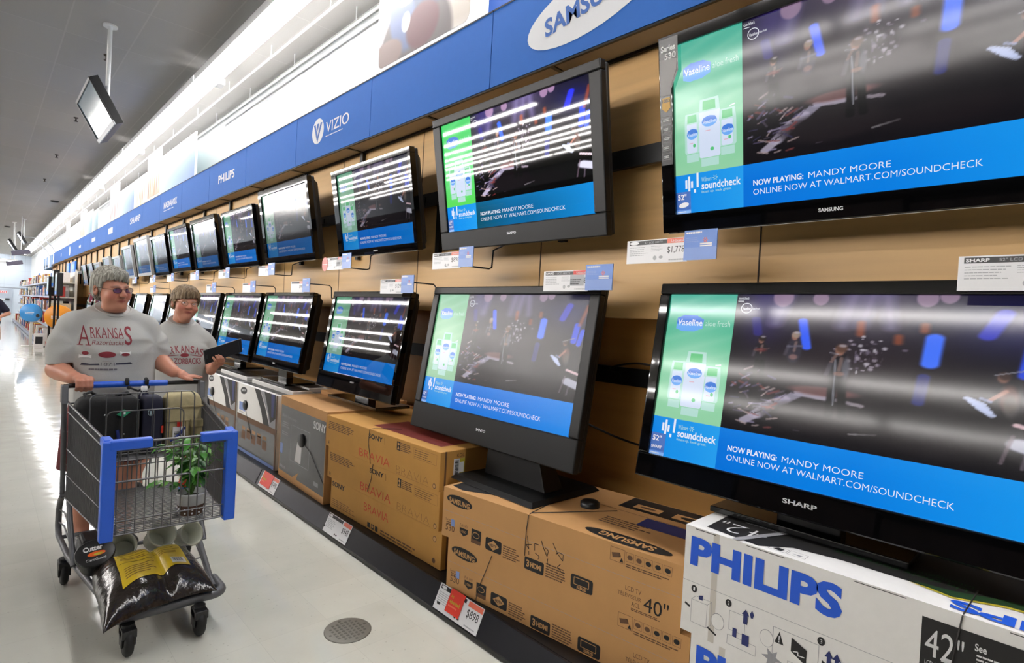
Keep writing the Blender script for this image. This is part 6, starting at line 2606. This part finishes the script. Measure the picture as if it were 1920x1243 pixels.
def shoes(parent, feet, mat_u=SHOE):
    for (x, y, yaw, z) in feet:
        S = Sdf((x - .18, y - .2, z - .02), (x + .18, y + .2, z + .17), .005)
        Rz = np.array(Matrix.Rotation(yaw, 3, 'Z'))
        p = lambda a, b, c: np.array((x, y, z)) + Rz @ np.array((a, b, c))
        S.ell(p(0, -.085, .03), (.047, .075, .042), Rz, .02)
        S.ell(p(0, .02, .04), (.043, .095, .048), Rz, .02)
        S.ell(p(0, .06, .06), (.040, .055, .055), Rz, .02)
        S.cut(lambda X, Y, Z: (z + .018) - Z, S.lo, S.lo + S.h * S.n)
        sh = S.mesh('shoe', mat_u, parent)
        g = G()
        T = Matrix.Translation((x, y, z)) @ Matrix.Rotation(yaw, 4, 'Z')
        g.T = T
        n = 24
        pr = []
        for i in range(n):
            a = 2 * math.pi * i / n
            rx = .048 if math.sin(a) < 0 else .042
            pr.append((rx * math.cos(a), -.03 + .13 * math.sin(a)))
        g.prism(pr, .001, .020)
        g.build('sole', SOLE, sh)
        g = G()
        g.T = T
        for i in range(4):
            yy = -.05 + .026 * i
            g.tube([(-.026, yy, .068 + .007 * i), (0, yy - .006, .077 + .008 * i), (.026, yy, .068 + .007 * i)], .003, 5)
        g.build('laces', SOLE, sh)


# ---------------------------------------------------------------- the woman pushing the cart
W1 = (.575, 4.02, 0)
p1 = thing('person', 'woman with short grey hair and tinted glasses, hands on the cart handle', 'person', W1)
H1 = head_frame(Vector((-.030, -.055, 1.510)), R(24), R(4), R(-4.5), 1.0)
S = Sdf((-.42, -.46, .0), (.48, .36, 1.70), .0042)
add_head(S, H1, 1.0, 1.0)
S.cap((-.012, -.015, 1.46), (0, .02, 1.32), .058, .068, .03)
S.loft([(.80, .17, .13, 0, 0), (.95, .165, .13, 0, 0), (1.15, .165, .13, 0, 0), (1.26, .13, .09, 0, .01), (1.34, .07, .06, 0, .02)], k=.03)
for sx, el, wr in ((-1, (-.262, -.06, 1.05), (-.208, -.255, 1.022)), (1, (.222, -.055, 1.10), (.262, -.245, 1.045))):
    S.cap((sx * .150, .0, 1.25), el, .050, .048, .03)
    S.cap(el, wr, .049, .030, .02)
    S.cap((el[0] * .75 + wr[0] * .25, el[1] * .75 + wr[1] * .25, el[2] * .75 + wr[2] * .25 - .004), wr, .046, .029, .02)
# right hand closed over the end of the handle
pr = (-.208, -.255, 1.022)
S.cap(pr, (-.172, -.292, 1.020), .027, .025, .015)
S.cap((-.198, -.30, 1.018), (-.140, -.305, 1.016), .019, .018, .012)
for i, (x, dl) in enumerate(((-.200, 0), (-.180, .004), (-.160, .004), (-.141, -.001))):
    finger(S, [(x, -.300, 1.024), (x + .002, -.330, 1.010), (x + .003, -.334, .984), (x + .002, -.315, .964 - dl), (x + .001, -.296, .966)], .0105, .008)
finger(S, [(-.190, -.270, 1.012), (-.150, -.272, .998), (-.128, -.285, .982), (-.122, -.300, .975)], .0115, .009)
# left hand laid flat along the other end of the handle
S.cap((.262, -.245, 1.045), (.298, -.285, 1.036), .027, .022, .012)
S.cap((.290, -.275, 1.032), (.322, -.290, 1.022), .020, .017, .012)
S.cap((.290, -.305, 1.030), (.322, -.308, 1.020), .019, .016, .012)
for i, (y, L, dz) in enumerate(((-.328, .062, .000), (-.310, .078, .004), (-.292, .074, .003), (-.276, .058, .0))):
    finger(S, [(.320, y, 1.018 + dz), (.320 + L * .5, y - .002, 1.019 + dz), (.320 + L, y - .004, 1.011 + dz)], .0098, .0072)
finger(S, [(.285, -.312, 1.022), (.312, -.336, 1.010), (.340, -.344, 1.004)], .0115, .0085)
# legs
for sx, kn, an in ((-1, (-.105, .0, .47), (-.115, .05, .09)), (1, (.075, -.05, .47), (.085, .0, .09))):
    S.cap((sx * .095, .0, .82), kn, .105, .066, .03)
    S.cap(kn, (kn[0], (kn[1] + an[1]) / 2 + .02, .30), .062, .060, .03)
    S.cap((kn[0], (kn[1] + an[1]) / 2 + .02, .30), an, .059, .036, .02)
    S.cap(an, (an[0], an[1] - .08, .045), .036, .03, .02)
hp = head_paint(H1)


def paint1(v):
    C = np.zeros(v.shape) + np.array((192, 134, 110.))
    C = hp(v, C)
    hand = (v[:, 1] < -.27)[:, None] * .25
    C = C * (1 - hand) + np.array((204, 136, 116.)) * hand
    return C


body = S.mesh('body', SKIN, p1, paint1)
face_parts(H1, 1.0, p1, lens_mat('tinted_lens', (74, 44, 104), .72))
hair(H1, 1.0, p1, hair_mat('grey_hair', (150, 147, 136), (116, 113, 104), (186, 183, 172)), bangs=.056, side=.0, back=-.072, vol=.0105, seed=1, tilt=-.25)
g = G()
g.ball(H1 @ Vector((-.090, .012, -.035)), .005, 0, 6)
g.build('earring', STL, p1)


def cloth_folds(ax, az, zb, ph):
    def fn(X, Y, Z):
        d = np.zeros_like(X)
        for sx in (-1, 1):
            dx, dz = X - sx * ax, Z - az
            rr = np.sqrt(dx * dx + dz * dz)
            an = np.arctan2(dz, -sx * dx)
            d = d + .0042 * np.sin(6 * an + ph * sx + 14 * rr) * np.exp(-((rr - .11) / .075) ** 2) * (Y < .02)
        d = d + .0045 * np.sin(30 * X + 9 * Z + 2.5 * np.sin(7 * Z + ph)) * np.clip((zb - Z) * 5, 0, 1)
        d = d + .0030 * np.sin(41 * Z + 20 * np.abs(X) + 3 * np.sin(9 * X)) * np.clip((np.abs(X) - ax * .8) * 14, 0, 1)
        d = d + .0022 * np.sin(17 * X - 23 * Z + ph) * np.sin(13 * X + 6 * Z)
        return d
    return fn


def collar(parent, cx, cy, rx, ry, z0, slope, r=.0065):
    g = G()
    pts = [(cx + rx * math.cos(2 * math.pi * i / 40), cy + ry * math.sin(2 * math.pi * i / 40), z0 + slope * (cy + ry * math.sin(2 * math.pi * i / 40) + .09)) for i in range(40)]
    for dz, q in ((-.003, 0), (-.011, .004)):
        g.tube([(x + (x - cx) / rx * q, y + (y - cy) / ry * q, z + dz) for x, y, z in pts], r, 8, closed=True)
    g.build('collar', SHIRTM, parent)


S = Sdf((-.42, -.34, .66), (.40, .32, 1.50), .005)
S.loft([(.72, .252, .205, .0, 0), (.80, .246, .208, .0, -.01), (.95, .224, .205, .0, -.015), (1.05, .208, .195, 0, -.015), (1.15, .203, .190, 0, -.02), (1.23, .198, .172, 0, -.012),
        (1.29, .182, .135, 0, .0), (1.335, .150, .108, 0, .008), (1.375, .108, .094, -.008, .004), (1.405, .086, .088, -.012, .0), (1.45, .078, .084, -.012, .0)], k=.03)
S.cap((-.09, .01, 1.340), (-.185, .0, 1.285), .068, .084, .04)
S.cap((-.185, .0, 1.285), (-.235, -.04, 1.17), .084, .076, .03)
S.cap((-.235, -.04, 1.17), (-.246, -.06, 1.06), .076, .072, .03)
S.cap((.07, .01, 1.335), (.150, .0, 1.280), .068, .080, .04)
S.cap((.150, .0, 1.280), (.200, -.03, 1.19), .080, .072, .03)
S.cap((.200, -.03, 1.19), (.228, -.055, 1.08), .072, .069, .03)
S.warp(cloth_folds(.19, 1.20, 1.10, .6))
S.cut(lambda X, Y, Z: np.where((X < -.195) & (Z < 1.2), (1.083 - Z) + .10 * (X + .27), -1.0), S.lo, S.lo + S.h * S.n)
S.cut(lambda X, Y, Z: np.where((X > .192) & (Z < 1.2), (1.078 - Z) + .75 * (X - .20), -1.0), S.lo, S.lo + S.h * S.n)
S.cut(lambda X, Y, Z: (Z - (1.366 + .42 * (Y + .09))) * .9, (-.14, -.2, 1.3), (.14, .2, 1.5))
shirt1 = S.mesh('tshirt', SHIRTM, p1)
collar(shirt1, -.010, .001, .088, .090, 1.366, .42)


def feet_of(f, x, y, w, h, m, n):
    """little serifs under and over a row of narrow capitals"""
    for i in range(n):
        f.rect(x + w * (i + .08) / n, y - .0008, w * .30 / n, .003, m)
        f.rect(x + w * (i + .60) / n, y - .0008, w * .30 / n, .003, m)


def print1(f):
    f.text('RKANSA', -.130, .203 - 0 + 1.030, .150, .058, 0, bold=-.004)
    feet_of(f, -.130, 1.233, .150, .058, 0, 6)
    f.text('A', -.180, 1.192, .046, .106, 0, bold=-.01)
    f.rect(-.186, 1.191, .024, .004, 0)
    f.rect(-.152, 1.191, .024, .004, 0)
    f.text('S', .025, 1.196, .034, .106, 0, bold=.01)
    f.text('Razorbacks', -.125, 1.196, .145, .026, 0, shear=.25, bold=-.008)
    f.oval(-.058, 1.142, .040, .017, 0)
    f.oval(-.152, 1.148, .015, .010, 0, k=2)
    f.oval(.028, 1.143, .020, .009, 0, k=2)
    for (x, y) in ((-.152, 1.130), (.028, 1.151)):
        f.rect(x - .019, y - .006, .038, .012, 2)
        f.poly([(x - .026, y - .010), (x - .017, y - .006), (x - .017, y + .006), (x - .026, y + .010)], 2)
        f.poly([(x + .017, y - .006), (x + .026, y - .010), (x + .026, y + .010), (x + .017, y + .006)], 2)
    f.poly([(-.172, 1.081), (-.09, 1.083), (-.092, 1.092), (-.13, 1.089), (-.165, 1.094)], 1)
    f.poly([(-.018, 1.086), (.062, 1.090), (.052, 1.099), (.01, 1.095), (-.016, 1.094)], 1)
    f.text('1871', -.085, 1.080, .062, .018, 3, bold=-.004)
    f.rect(-.08, 1.106, .054, .0025, 3)
    f.greek(-.135, 1.052, .165, .014, 3, rows=1, gap=.3, seed=4)


project_print(shirt1, print1, [PRINT_RED, PRINT_DK, PRINT_W, PRINT_G], shirt1)
S = Sdf((-.34, -.28, .40), (.32, .28, .90), .006)
S.loft([(.70, .205, .165, 0, 0), (.86, .20, .16, 0, 0)], k=.03)
S.cap((-.105, 0, .72), (-.128, .0, .47), .125, .118, .03)
S.cap((.098, -.01, .72), (.095, -.035, .50), .122, .114, .03)
S.cut(lambda X, Y, Z: np.where(X < 0, .475, .505) - Z, S.lo, S.lo + S.h * S.n)
S.mesh('shorts', SHORTM, p1)
shoes(p1, [(-.115, -.0, R(-4), 0), (.085, -.05, R(6), 0)])
g = G()
ax = Vector((-.262 + .15, -.06, 1.05 - 1.25)).normalized()
e1 = ax.orthogonal().normalized()
e2 = ax.cross(e1)
g.tube([Vector((-.259, -.058, 1.058)) + (e1 * math.cos(R(24 * i)) + e2 * math.sin(R(24 * i))) * .0505 for i in range(15)], .0065, 6, closed=True)
g.build('elbow_band', CBLK, p1)

# ---------------------------------------------------------------- the woman behind with the black folder
W2 = (1.07, 4.66, 0)
p2 = thing('person', 'smiling woman with short brown hair and glasses behind the cart, holding a black folder', 'person', W2)
H2 = head_frame(Vector((.010, -.05, 1.446)), R(1.5), R(-1), R(6.0), 1.0)
S = Sdf((-.36, -.46, .0), (.40, .62, 1.62), .0045)
add_head(S, H2, 1.0, .6, 1.0)
S.cap((.005, -.005, 1.40), (0, .02, 1.27), .052, .060, .03)
S.loft([(.80, .15, .12, 0, 0), (1.1, .15, .12, 0, 0), (1.19, .12, .08, 0, .01), (1.26, .065, .055, 0, .02)], k=.03)
S.cap((-.13, .01, 1.17), (-.215, .03, 1.0), .045, .042, .03)
S.cap((-.215, .03, 1.0), (-.21, .0, .84), .042, .03, .02)
S.cap((-.21, .0, .84), (-.20, -.02, .78), .03, .026, .015)
for i in range(4):
    finger(S, [(-.20, -.04 + .015 * i, .775), (-.195, -.05 + .016 * i, .735), (-.188, -.05 + .016 * i, .705)], .0095, .0075)
finger(S, [(-.20, -.03, .80), (-.185, -.065, .77), (-.18, -.072, .745)], .011, .0085)
el, wr = (.205, -.02, 1.0), (.128, -.315, .985)
S.cap((.13, .0, 1.17), el, .045, .045, .03)
S.cap(el, wr, .045, .029, .02)
S.cap(wr, (.150, -.352, 1.025), .028, .024, .014)
S.cap((.138, -.352, 1.030), (.185, -.352, 1.040), .020, .018, .012)
# four fingers over the front of the folder, thumb behind
for (x, z, L) in ((.138, 1.044, .050), (.156, 1.052, .056), (.174, 1.058, .052), (.190, 1.060, .042)):
    finger(S, [(x, -.356, z - .008), (x - .003, -.392, z), (x - .012, -.407, z + L * .45), (x - .026, -.403, z + L * .85)], .0100, .0075)
finger(S, [(.165, -.335, 1.03), (.190, -.340, 1.062), (.196, -.344, 1.095)], .011, .0085)
for sx, kn, an in ((-1, (-.13, .16, .46), (-.165, .42, .11)), (1, (.10, -.06, .45), (.11, -.03, .09))):
    S.cap((sx * .09, .0, .80), kn, .095, .060, .03)
    S.cap(kn, ((kn[0] + an[0]) / 2, (kn[1] + an[1]) / 2 + .015, .29), .057, .054, .03)
    S.cap(((kn[0] + an[0]) / 2, (kn[1] + an[1]) / 2 + .015, .29), an, .053, .034, .02)
    S.cap(an, (an[0], an[1] - .07, .05), .034, .03, .02)
hp2 = head_paint(H2)


def paint2(v):
    C = np.zeros(v.shape) + np.array((188, 130, 106.))
    return hp2(v, C)


S.mesh('body', SKIN, p2, paint2)
face_parts(H2, 1.0, p2, lens_mat('clear_lens', (190, 196, 196), .16), (.021, .016), mat('glasses_gold', (164, 132, 92), rough=.25, metal=.8, noise=0))
hair(H2, 1.0, p2, hair_mat('brown_hair', (118, 98, 74), (88, 70, 52), (152, 134, 108)), bangs=.044, side=.004, back=-.05, vol=.018, seed=4, part=.03, tilt=.3)


S = Sdf((-.36, -.30, .66), (.36, .30, 1.42), .005)
S.loft([(.70, .205, .175, 0, 0), (.85, .20, .178, 0, -.01), (1.0, .192, .175, 0, -.015), (1.1, .186, .165, 0, -.015), (1.18, .176, .140, 0, -.005), (1.235, .148, .11, 0, .004),
        (1.28, .104, .090, 0, .004), (1.315, .080, .080, 0, .002), (1.37, .070, .076, 0, .002)], k=.03)
for sx in (-1, 1):
    S.cap((sx * .075, .01, 1.255), (sx * .140, .0, 1.185), .064, .073, .04)
    S.cap((sx * .140, .0, 1.185), (sx * .192, -.005, 1.10), .073, .067, .03)
    S.cap((sx * .192, -.005, 1.10), (sx * .210, -.02, 1.02), .067, .064, .03)
S.warp(cloth_folds(.17, 1.12, 1.04, 2.1))
S.cut(lambda X, Y, Z: np.where((np.abs(X) > .175) & (Z < 1.12), (1.035 - Z) + .45 * (np.abs(X) - .21), -1.0), S.lo, S.lo + S.h * S.n)
S.cut(lambda X, Y, Z: (Z - (1.288 + .42 * (Y + .09))) * .9, (-.14, -.2, 1.22), (.14, .2, 1.42))
shirt2 = S.mesh('tshirt', SHIRTM, p2)
collar(shirt2, 0, .002, .080, .083, 1.288, .42)


def print2(f):
    word = 'ARKANSAS'
    for i, ch in enumerate(word):
        t = (i - 3.5) / 3.5
        f.text(ch, -.128 + .0305 * i, 1.102 - .022 * t * t, .026, .052, 0, bold=.02, rot=-.16 * t)
    f.oval(-.012, 1.085, .028, .014, 1)
    f.poly([(-.128, 1.078), (-.05, 1.090), (-.05, 1.084), (-.128, 1.072)], 0)
    f.poly([(.104, 1.076), (.026, 1.090), (.026, 1.084), (.104, 1.070)], 0)
    f.text('RAZORBACKS', -.118, 1.022, .214, .042, 0, bold=.02)


project_print(shirt2, print2, [mat('shirt2_print', (142, 74, 80), rough=.8, noise=.2, nscale=200), PRINT_RED], shirt2)
g = G()
T = Matrix.Rotation(R(18), 4, 'Z')
for i in range(1):
    g.hexa([(.135, -.150, 1.13), (.185, -.135, 1.135), (.185, -.133, 1.135), (.135, -.148, 1.13), (.130, -.148, 1.155), (.178, -.130, 1.162), (.178, -.128, 1.162), (.130, -.146, 1.155)])
S = Sdf((-.30, -.28, .42), (.30, .40, .88), .006)
S.loft([(.68, .185, .15, 0, 0), (.84, .18, .145, 0, 0)], k=.03)
S.cap((-.095, .02, .70), (-.115, .12, .52), .112, .105, .03)
S.cap((.095, -.01, .70), (.10, -.04, .52), .112, .104, .03)
S.cut(lambda X, Y, Z: .50 - Z, S.lo, S.lo + S.h * S.n)
S.mesh('shorts', SHORTD, p2)
shoes(p2, [(-.170, .38, R(-8), .0), (.11, -.08, R(4), 0)])

# folder held in front
A_, B_, C_, D_ = [Vector(q) for q in ((1.128, 4.286, 1.132), (1.145, 4.286, 1.034), (1.383, 4.276, 1.124), (1.371, 4.276, 1.222))]
fo = Vector((1.25, 4.29, 1.1))
t = thing('folder', 'black flat folder held up in the hand of the second woman', 'folder', fo)
g = G()
n_ = Vector((0, .016, 0))
quad = [q - fo for q in (B_, C_, D_, A_)]
g.hexa([quad[0], quad[1], quad[1] + n_, quad[0] + n_, quad[3], quad[2], quad[2] + n_, quad[3] + n_])
g.build('cover', mat('black_vinyl', (12, 12, 13), rough=.35, noise=0), t, bevel=.003)
g = G()
u_, v_ = (C_ - B_).normalized(), (A_ - B_).normalized()
f = Face(g, B_ - fo, u_, v_, .0012)
f.ring(.004, .004, .232, .092, .0012, 0)
f.greek(.012, .035, .012, .03, 0, rows=4, seed=2)
g.build('stitching', mat('grey_stitch', (70, 70, 74), rough=.5, noise=0), t)

# ---------------------------------------------------------------- passer-by cut by the left edge
p3 = thing('person', 'person in dark shirt and tan shorts far away at the left edge', 'person', (.10, 15.6, 0))
S = Sdf((-.40, -.30, .0), (.42, .30, 1.72), .012)
S.ell((0, 0, 1.52), (.085, .10, .125), None, .02)
S.cap((0, 0, 1.45), (0, .01, 1.3), .055, .06, .02)
S.loft([(.85, .16, .12, 0, 0), (1.1, .17, .12, 0, 0), (1.3, .16, .09, 0, 0)], k=.03)
S.cap((.17, 0, 1.28), (.30, .0, 1.05), .055, .046, .02)
S.cap((.30, .0, 1.05), (.18, -.16, .98), .045, .03, .02)
S.cap((-.17, 0, 1.28), (-.24, .0, 1.0), .055, .046, .02)
S.cap((-.24, .0, 1.0), (-.22, -.05, .78), .045, .03, .02)
for sx in (-1, 1):
    for i in range(4):
        c = (.17 if sx > 0 else -.22, -.17 if sx > 0 else -.06, .975 if sx > 0 else .76)
        finger(S, [c, (c[0] - .02 + .014 * i, c[1] - .03, c[2] - .04), (c[0] - .02 + .014 * i, c[1] - .03, c[2] - .075)], .011, .009)
    S.cap((sx * .09, 0, .85), (sx * .10, -.02, .47), .09, .062, .02)
    S.cap((sx * .10, -.02, .47), (sx * .105, .02, .09), .058, .038, .02)
S.mesh('body', SKIN, p3, lambda v: np.zeros(v.shape) + np.array((206, 150, 126.)))
S = Sdf((-.36, -.26, .78), (.38, .26, 1.42), .012)
S.loft([(.82, .195, .15, 0, 0), (1.1, .20, .155, 0, 0), (1.28, .175, .115, 0, 0), (1.36, .08, .07, 0, 0)], k=.03)
S.cap((.15, 0, 1.28), (.26, 0, 1.12), .07, .07, .03)
S.cap((-.15, 0, 1.28), (-.22, 0, 1.08), .07, .07, .03)
S.mesh('shirt', mat('navy_cotton', (28, 26, 48), rough=.85), p3)
S = Sdf((-.30, -.24, .45), (.30, .24, .90), .012)
S.loft([(.70, .18, .145, 0, 0), (.86, .18, .145, 0, 0)], k=.03)
for sx in (-1, 1):
    S.cap((sx * .09, 0, .72), (sx * .105, -.01, .52), .11, .105, .03)
S.cut(lambda X, Y, Z: .50 - Z, S.lo, S.lo + S.h * S.n)
S.mesh('shorts', mat('tan_cloth', (190, 166, 148), rough=.85), p3)
S = Sdf((-.14, -.16, 1.40), (.14, .18, 1.70), .010)
S.ell((0, .02, 1.55), (.098, .112, .115), None, .02)
S.cut(lambda X, Y, Z: np.where(Y < -.04, 1.58 - Z, 1.45 - Z), S.lo, S.lo + S.h * S.n)
S.mesh('hair', mat('dark_hair', (58, 40, 40), rough=.6), p3)
shoes(p3, [(-.105, -.02, 0, 0), (.105, -.02, 0, 0)])
# ================================================================ merchandise beyond the televisions
SHW = mat('shelf_cream_steel', (214, 214, 208), rough=.45)
SHB = mat('shelf_base_blue_grey', (150, 160, 186), rough=.4)
rnd = random.Random(11)
PCOL = [(214, 214, 210), (60, 96, 160), (34, 34, 38), (176, 52, 48), (196, 180, 150), (120, 128, 132), (226, 190, 70), (92, 130, 160), (160, 110, 84), (230, 228, 226)]
PM = [mat('packaging_%s' % n, c, rough=.4, noise=.1, nscale=30) for n, c in
      zip(('white', 'blue', 'black', 'red', 'cream', 'grey', 'yellow', 'sky', 'brown', 'pale'), PCOL)]
XS = 1.27
units = 8
proto = []
for k in range(units):
    y0 = 21.2 + 2.45 * k
    t = thing('merchandise_shelf', 'white shelf unit stocked with packages beyond the televisions, %s one from the near end' % ORD[k], 'shelf unit', (XS, y0, 0), 'white shelf units by the far wall')
    if k == 0:
        g = G()
        g.span((0, 0, 0), (.8, 2.42, .14), 0)
        g.span((-.03, 0, .02), (0, 2.42, .13), 1)
        proto.append(g.build('base', [SHW, SHB], t))
        g = G()
        g.span((.78, 0, .14), (.8, 2.42, 2.25), 0)
        proto.append(g.build('back_panel', SHW, t))
        for z in (.58, 1.02, 1.46, 1.9):
            g = G()
            g.span((.18, 0, z - .03), (.78, 2.42, z), 0)
            g.span((.165, 0, z - .045), (.18, 2.42, z + .005), 1)
            proto.append(g.build('shelf_board', [SHW, SHB], t))
        for y in (.01, 2.39):
            g = G()
            g.span((.74, y, .14), (.78, y + .03, 2.3))
            proto.append(g.build('upright', SHW, t))
    else:
        for o in proto:
            c = o.copy()
            COL.objects.link(c)
            c.parent = t
    for z, hmax in ((.142, .38), (.582, .38), (1.022, .38), (1.462, .38), (1.902, .34)):
        y = y0 + .05
        while y < y0 + 2.3:
            w = rnd.uniform(.16, .5) if k < 4 else rnd.uniform(.5, .9)
            w = min(w, y0 + 2.40 - y)
            if w > .08 and rnd.random() < .93:
                h = rnd.uniform(.5, 1) * hmax
                d = rnd.uniform(.3, .5)
                x = XS + (.02 if z < .3 else .2) + rnd.uniform(0, .06)
                g = G()
                g.span((0, 0, 0), (d, w - .02, h), 0)
                g.span((-.002, w * .12, h * .5), (0, w * .8, h * .85), 1)
                g.span((-.002, w * .2, h * .14), (0, w * .6, h * .36), 2)
                a, b, c2 = rnd.sample(range(len(PM)), 3)
                tag(g.build('product_package', [PM[a], PM[b], PM[c2]], loc=(x, y, z)),
                    'small colourful product package on the white shelves beyond the televisions', 'package', 'packages on the far white shelves')
            y += w + .02
# blue header boards and yellow boxes on top
TBLUE = mat('header_blue', (44, 116, 210), rough=.4)
for (y, w, lb) in ((21.6, .9, 'blue header board on top of the near white shelf unit'), (23.2, .7, 'second blue header board on top of the white shelf units'), (36.2, .8, 'small blue header board at the far end of the white shelf units')):
    g = G()
    zt = 2.262
    g.span((0, 0, 0), (.04, w, .32), 0)
    g.span((.0, .05, -.0), (.2, .1, .02), 1)
    g.span((-.003, w * .1, .08), (0, w * .85, .24), 2)
    tag(g.build('header_board', [TBLUE, SHW, mat('header_light', (96, 160, 226), rough=.4)], loc=(XS + .755, y, 2.302 if False else 2.252)), lb, 'sign board')
for i in range(5):
    g = G()
    g.lathe([(.09, 0), (.1, .02), (.1, .2), (.07, .26), (.02, .28)], 14, 0)
    tag(g.build('yellow_canister', mat('canister_yellow', (220, 176, 44), rough=.4), loc=(XS + .5, 24.2 + .28 * i, 1.905)), 'yellow round canister standing on the top far shelf', 'canister', 'yellow canisters on the top shelf') if False else None
# round display wheels at the near end
for (x, y, z, r, c, lb) in ((1.62, 20.5, .88, .34, (222, 142, 28), 'large orange round display at the near end of the far shelves'),
                            (1.04, 20.95, .96, .26, (58, 140, 206), 'blue round display just behind the orange one')):
    t = thing('round_display', lb, 'display', (x, y, 0))
    m = mat('disc_%d' % c[0], c, rough=.35)
    g = G()
    g.T = Matrix.Translation((0, 0, z)) @ Matrix.Rotation(R(-20), 4, 'Z') @ Matrix.Rotation(R(90), 4, 'X')
    g.lathe([(r, 0), (r, .05), (r * .97, .06), (.03, .06)], 40)
    g.build('disc', m, t)
    g = G()
    g.T = Matrix.Translation((0, 0, z)) @ Matrix.Rotation(R(-20), 4, 'Z')
    f = Face(g, (-r * .5, -.061, -r * .2), (1, 0, 0), (0, 0, 1), .001)
    f.greek(0, 0, r * .8, r * .3, 0, rows=2, seed=2)
    f.oval(r * 1.1, -r * .1, r * .16, r * .2, 1, k=2)
    g.build('lettering', [INKW, INKB], t)
    g = G()
    g.span((-.03, .0, 0), (.03, .05, z - r + .05))
    g.span((-.2, -.1, 0), (.2, .2, .02))
    g.build('post', SHW, t)
# packs stacked in front of the wheels
for i, (x, y, w, h, c) in enumerate(((1.08, 20.2, .2, .40, 9), (1.80, 20.05, .26, .36, 0), (1.30, 19.75, .2, .2, 3))):
    g = G()
    g.span((0, 0, 0), (w, .25, h), 0)
    g.span((w * .1, -.003, h * .3), (w * .9, 0, h * .8), 1)
    tag(g.build('display_pack', [PM[c], PM[(c + 3) % 10]], loc=(x, y, 0.0)), 'pale pack standing on the floor below the orange round display', 'package', 'packs below the orange display')
# sets fixed high at the end of the wall
g0 = None
SC1 = mat('end_set_glass', (30, 34, 40), rough=.12, emit=(150, 176, 176), estr=.45, noise=0)
SC2 = mat('end_set_blue', (20, 40, 80), rough=.12, emit=(40, 120, 220), estr=.6, noise=0)
for (x, y, z0, z1, lb) in ((1.36, 20.58, 1.47, 2.02, 'tall edge-on television on a post over the round displays, nearest the aisle'),
                           (1.42, 19.95, 1.70, 2.20, 'edge-on television on a post over the round displays, the highest of three'),
                           (1.44, 19.2, 1.48, 2.10, 'edge-on television on a post over the round displays, nearest the wall')):
    t = thing('post_television', lb, 'television', (x, y, 0), 'edge-on televisions at the end of the wall')
    g = G()
    g.span((0, 0, z0), (.13, .56, z1), 0)
    g.build('casing', BLACKM, t, bevel=.006)
    g = G()
    g.span((-.003, .04, z0 + .13), (0, .52, z1 - .04), 0)
    g.span((-.003, .04, z0 + .04), (0, .52, z0 + .13), 1)
    g.build('screen', [SC1, SC2], t)
    g = G()
    g.span((.04, .25, .02), (.09, .3, z0 + .02))
    g.span((-.05, .12, 0), (.18, .42, .02))
    g.build('post', BLACKM, t)

# ---------------------------------------------------------------- the rest of the store, seen only as dark rows in the screens
GM = [mat('gondola_dark', (40, 40, 44), rough=.6), mat('gondola_goods', (70, 52, 48), rough=.6, noise=.5, nscale=9), mat('gondola_goods_blue', (38, 46, 70), rough=.6, noise=.5, nscale=7)]
for i, x in enumerate((-4.2, -8.6, -13.0)):
    g = G()
    r2 = random.Random(i)
    g.span((x - .6, -9, 0), (x + .6, 50, .15), 0)
    g.span((x - .03, -9, .15), (x + .03, 50, 2.2), 0)
    for z in (.55, .95, 1.35, 1.75):
        g.span((x - .5, -9, z - .03), (x + .5, 50, z), 0)
    y = -9
    while y < 49:
        w = r2.uniform(.8, 2.0)
        for z in (.15, .55, .95, 1.35, 1.75):
            h = r2.uniform(.2, .33)
            g.span((x + .05, y, z), (x + .46, y + w - .06, z + h), r2.choice((1, 2)))
            g.span((x - .46, y, z), (x - .05, y + w - .06, z + h), r2.choice((1, 2)))
        y += w
    tag(g.build('store_gondola', GM), 'long stocked gondola out on the sales floor, %s row from the television aisle' % ORD[i], 'gondola', 'gondolas mirrored in the screens')
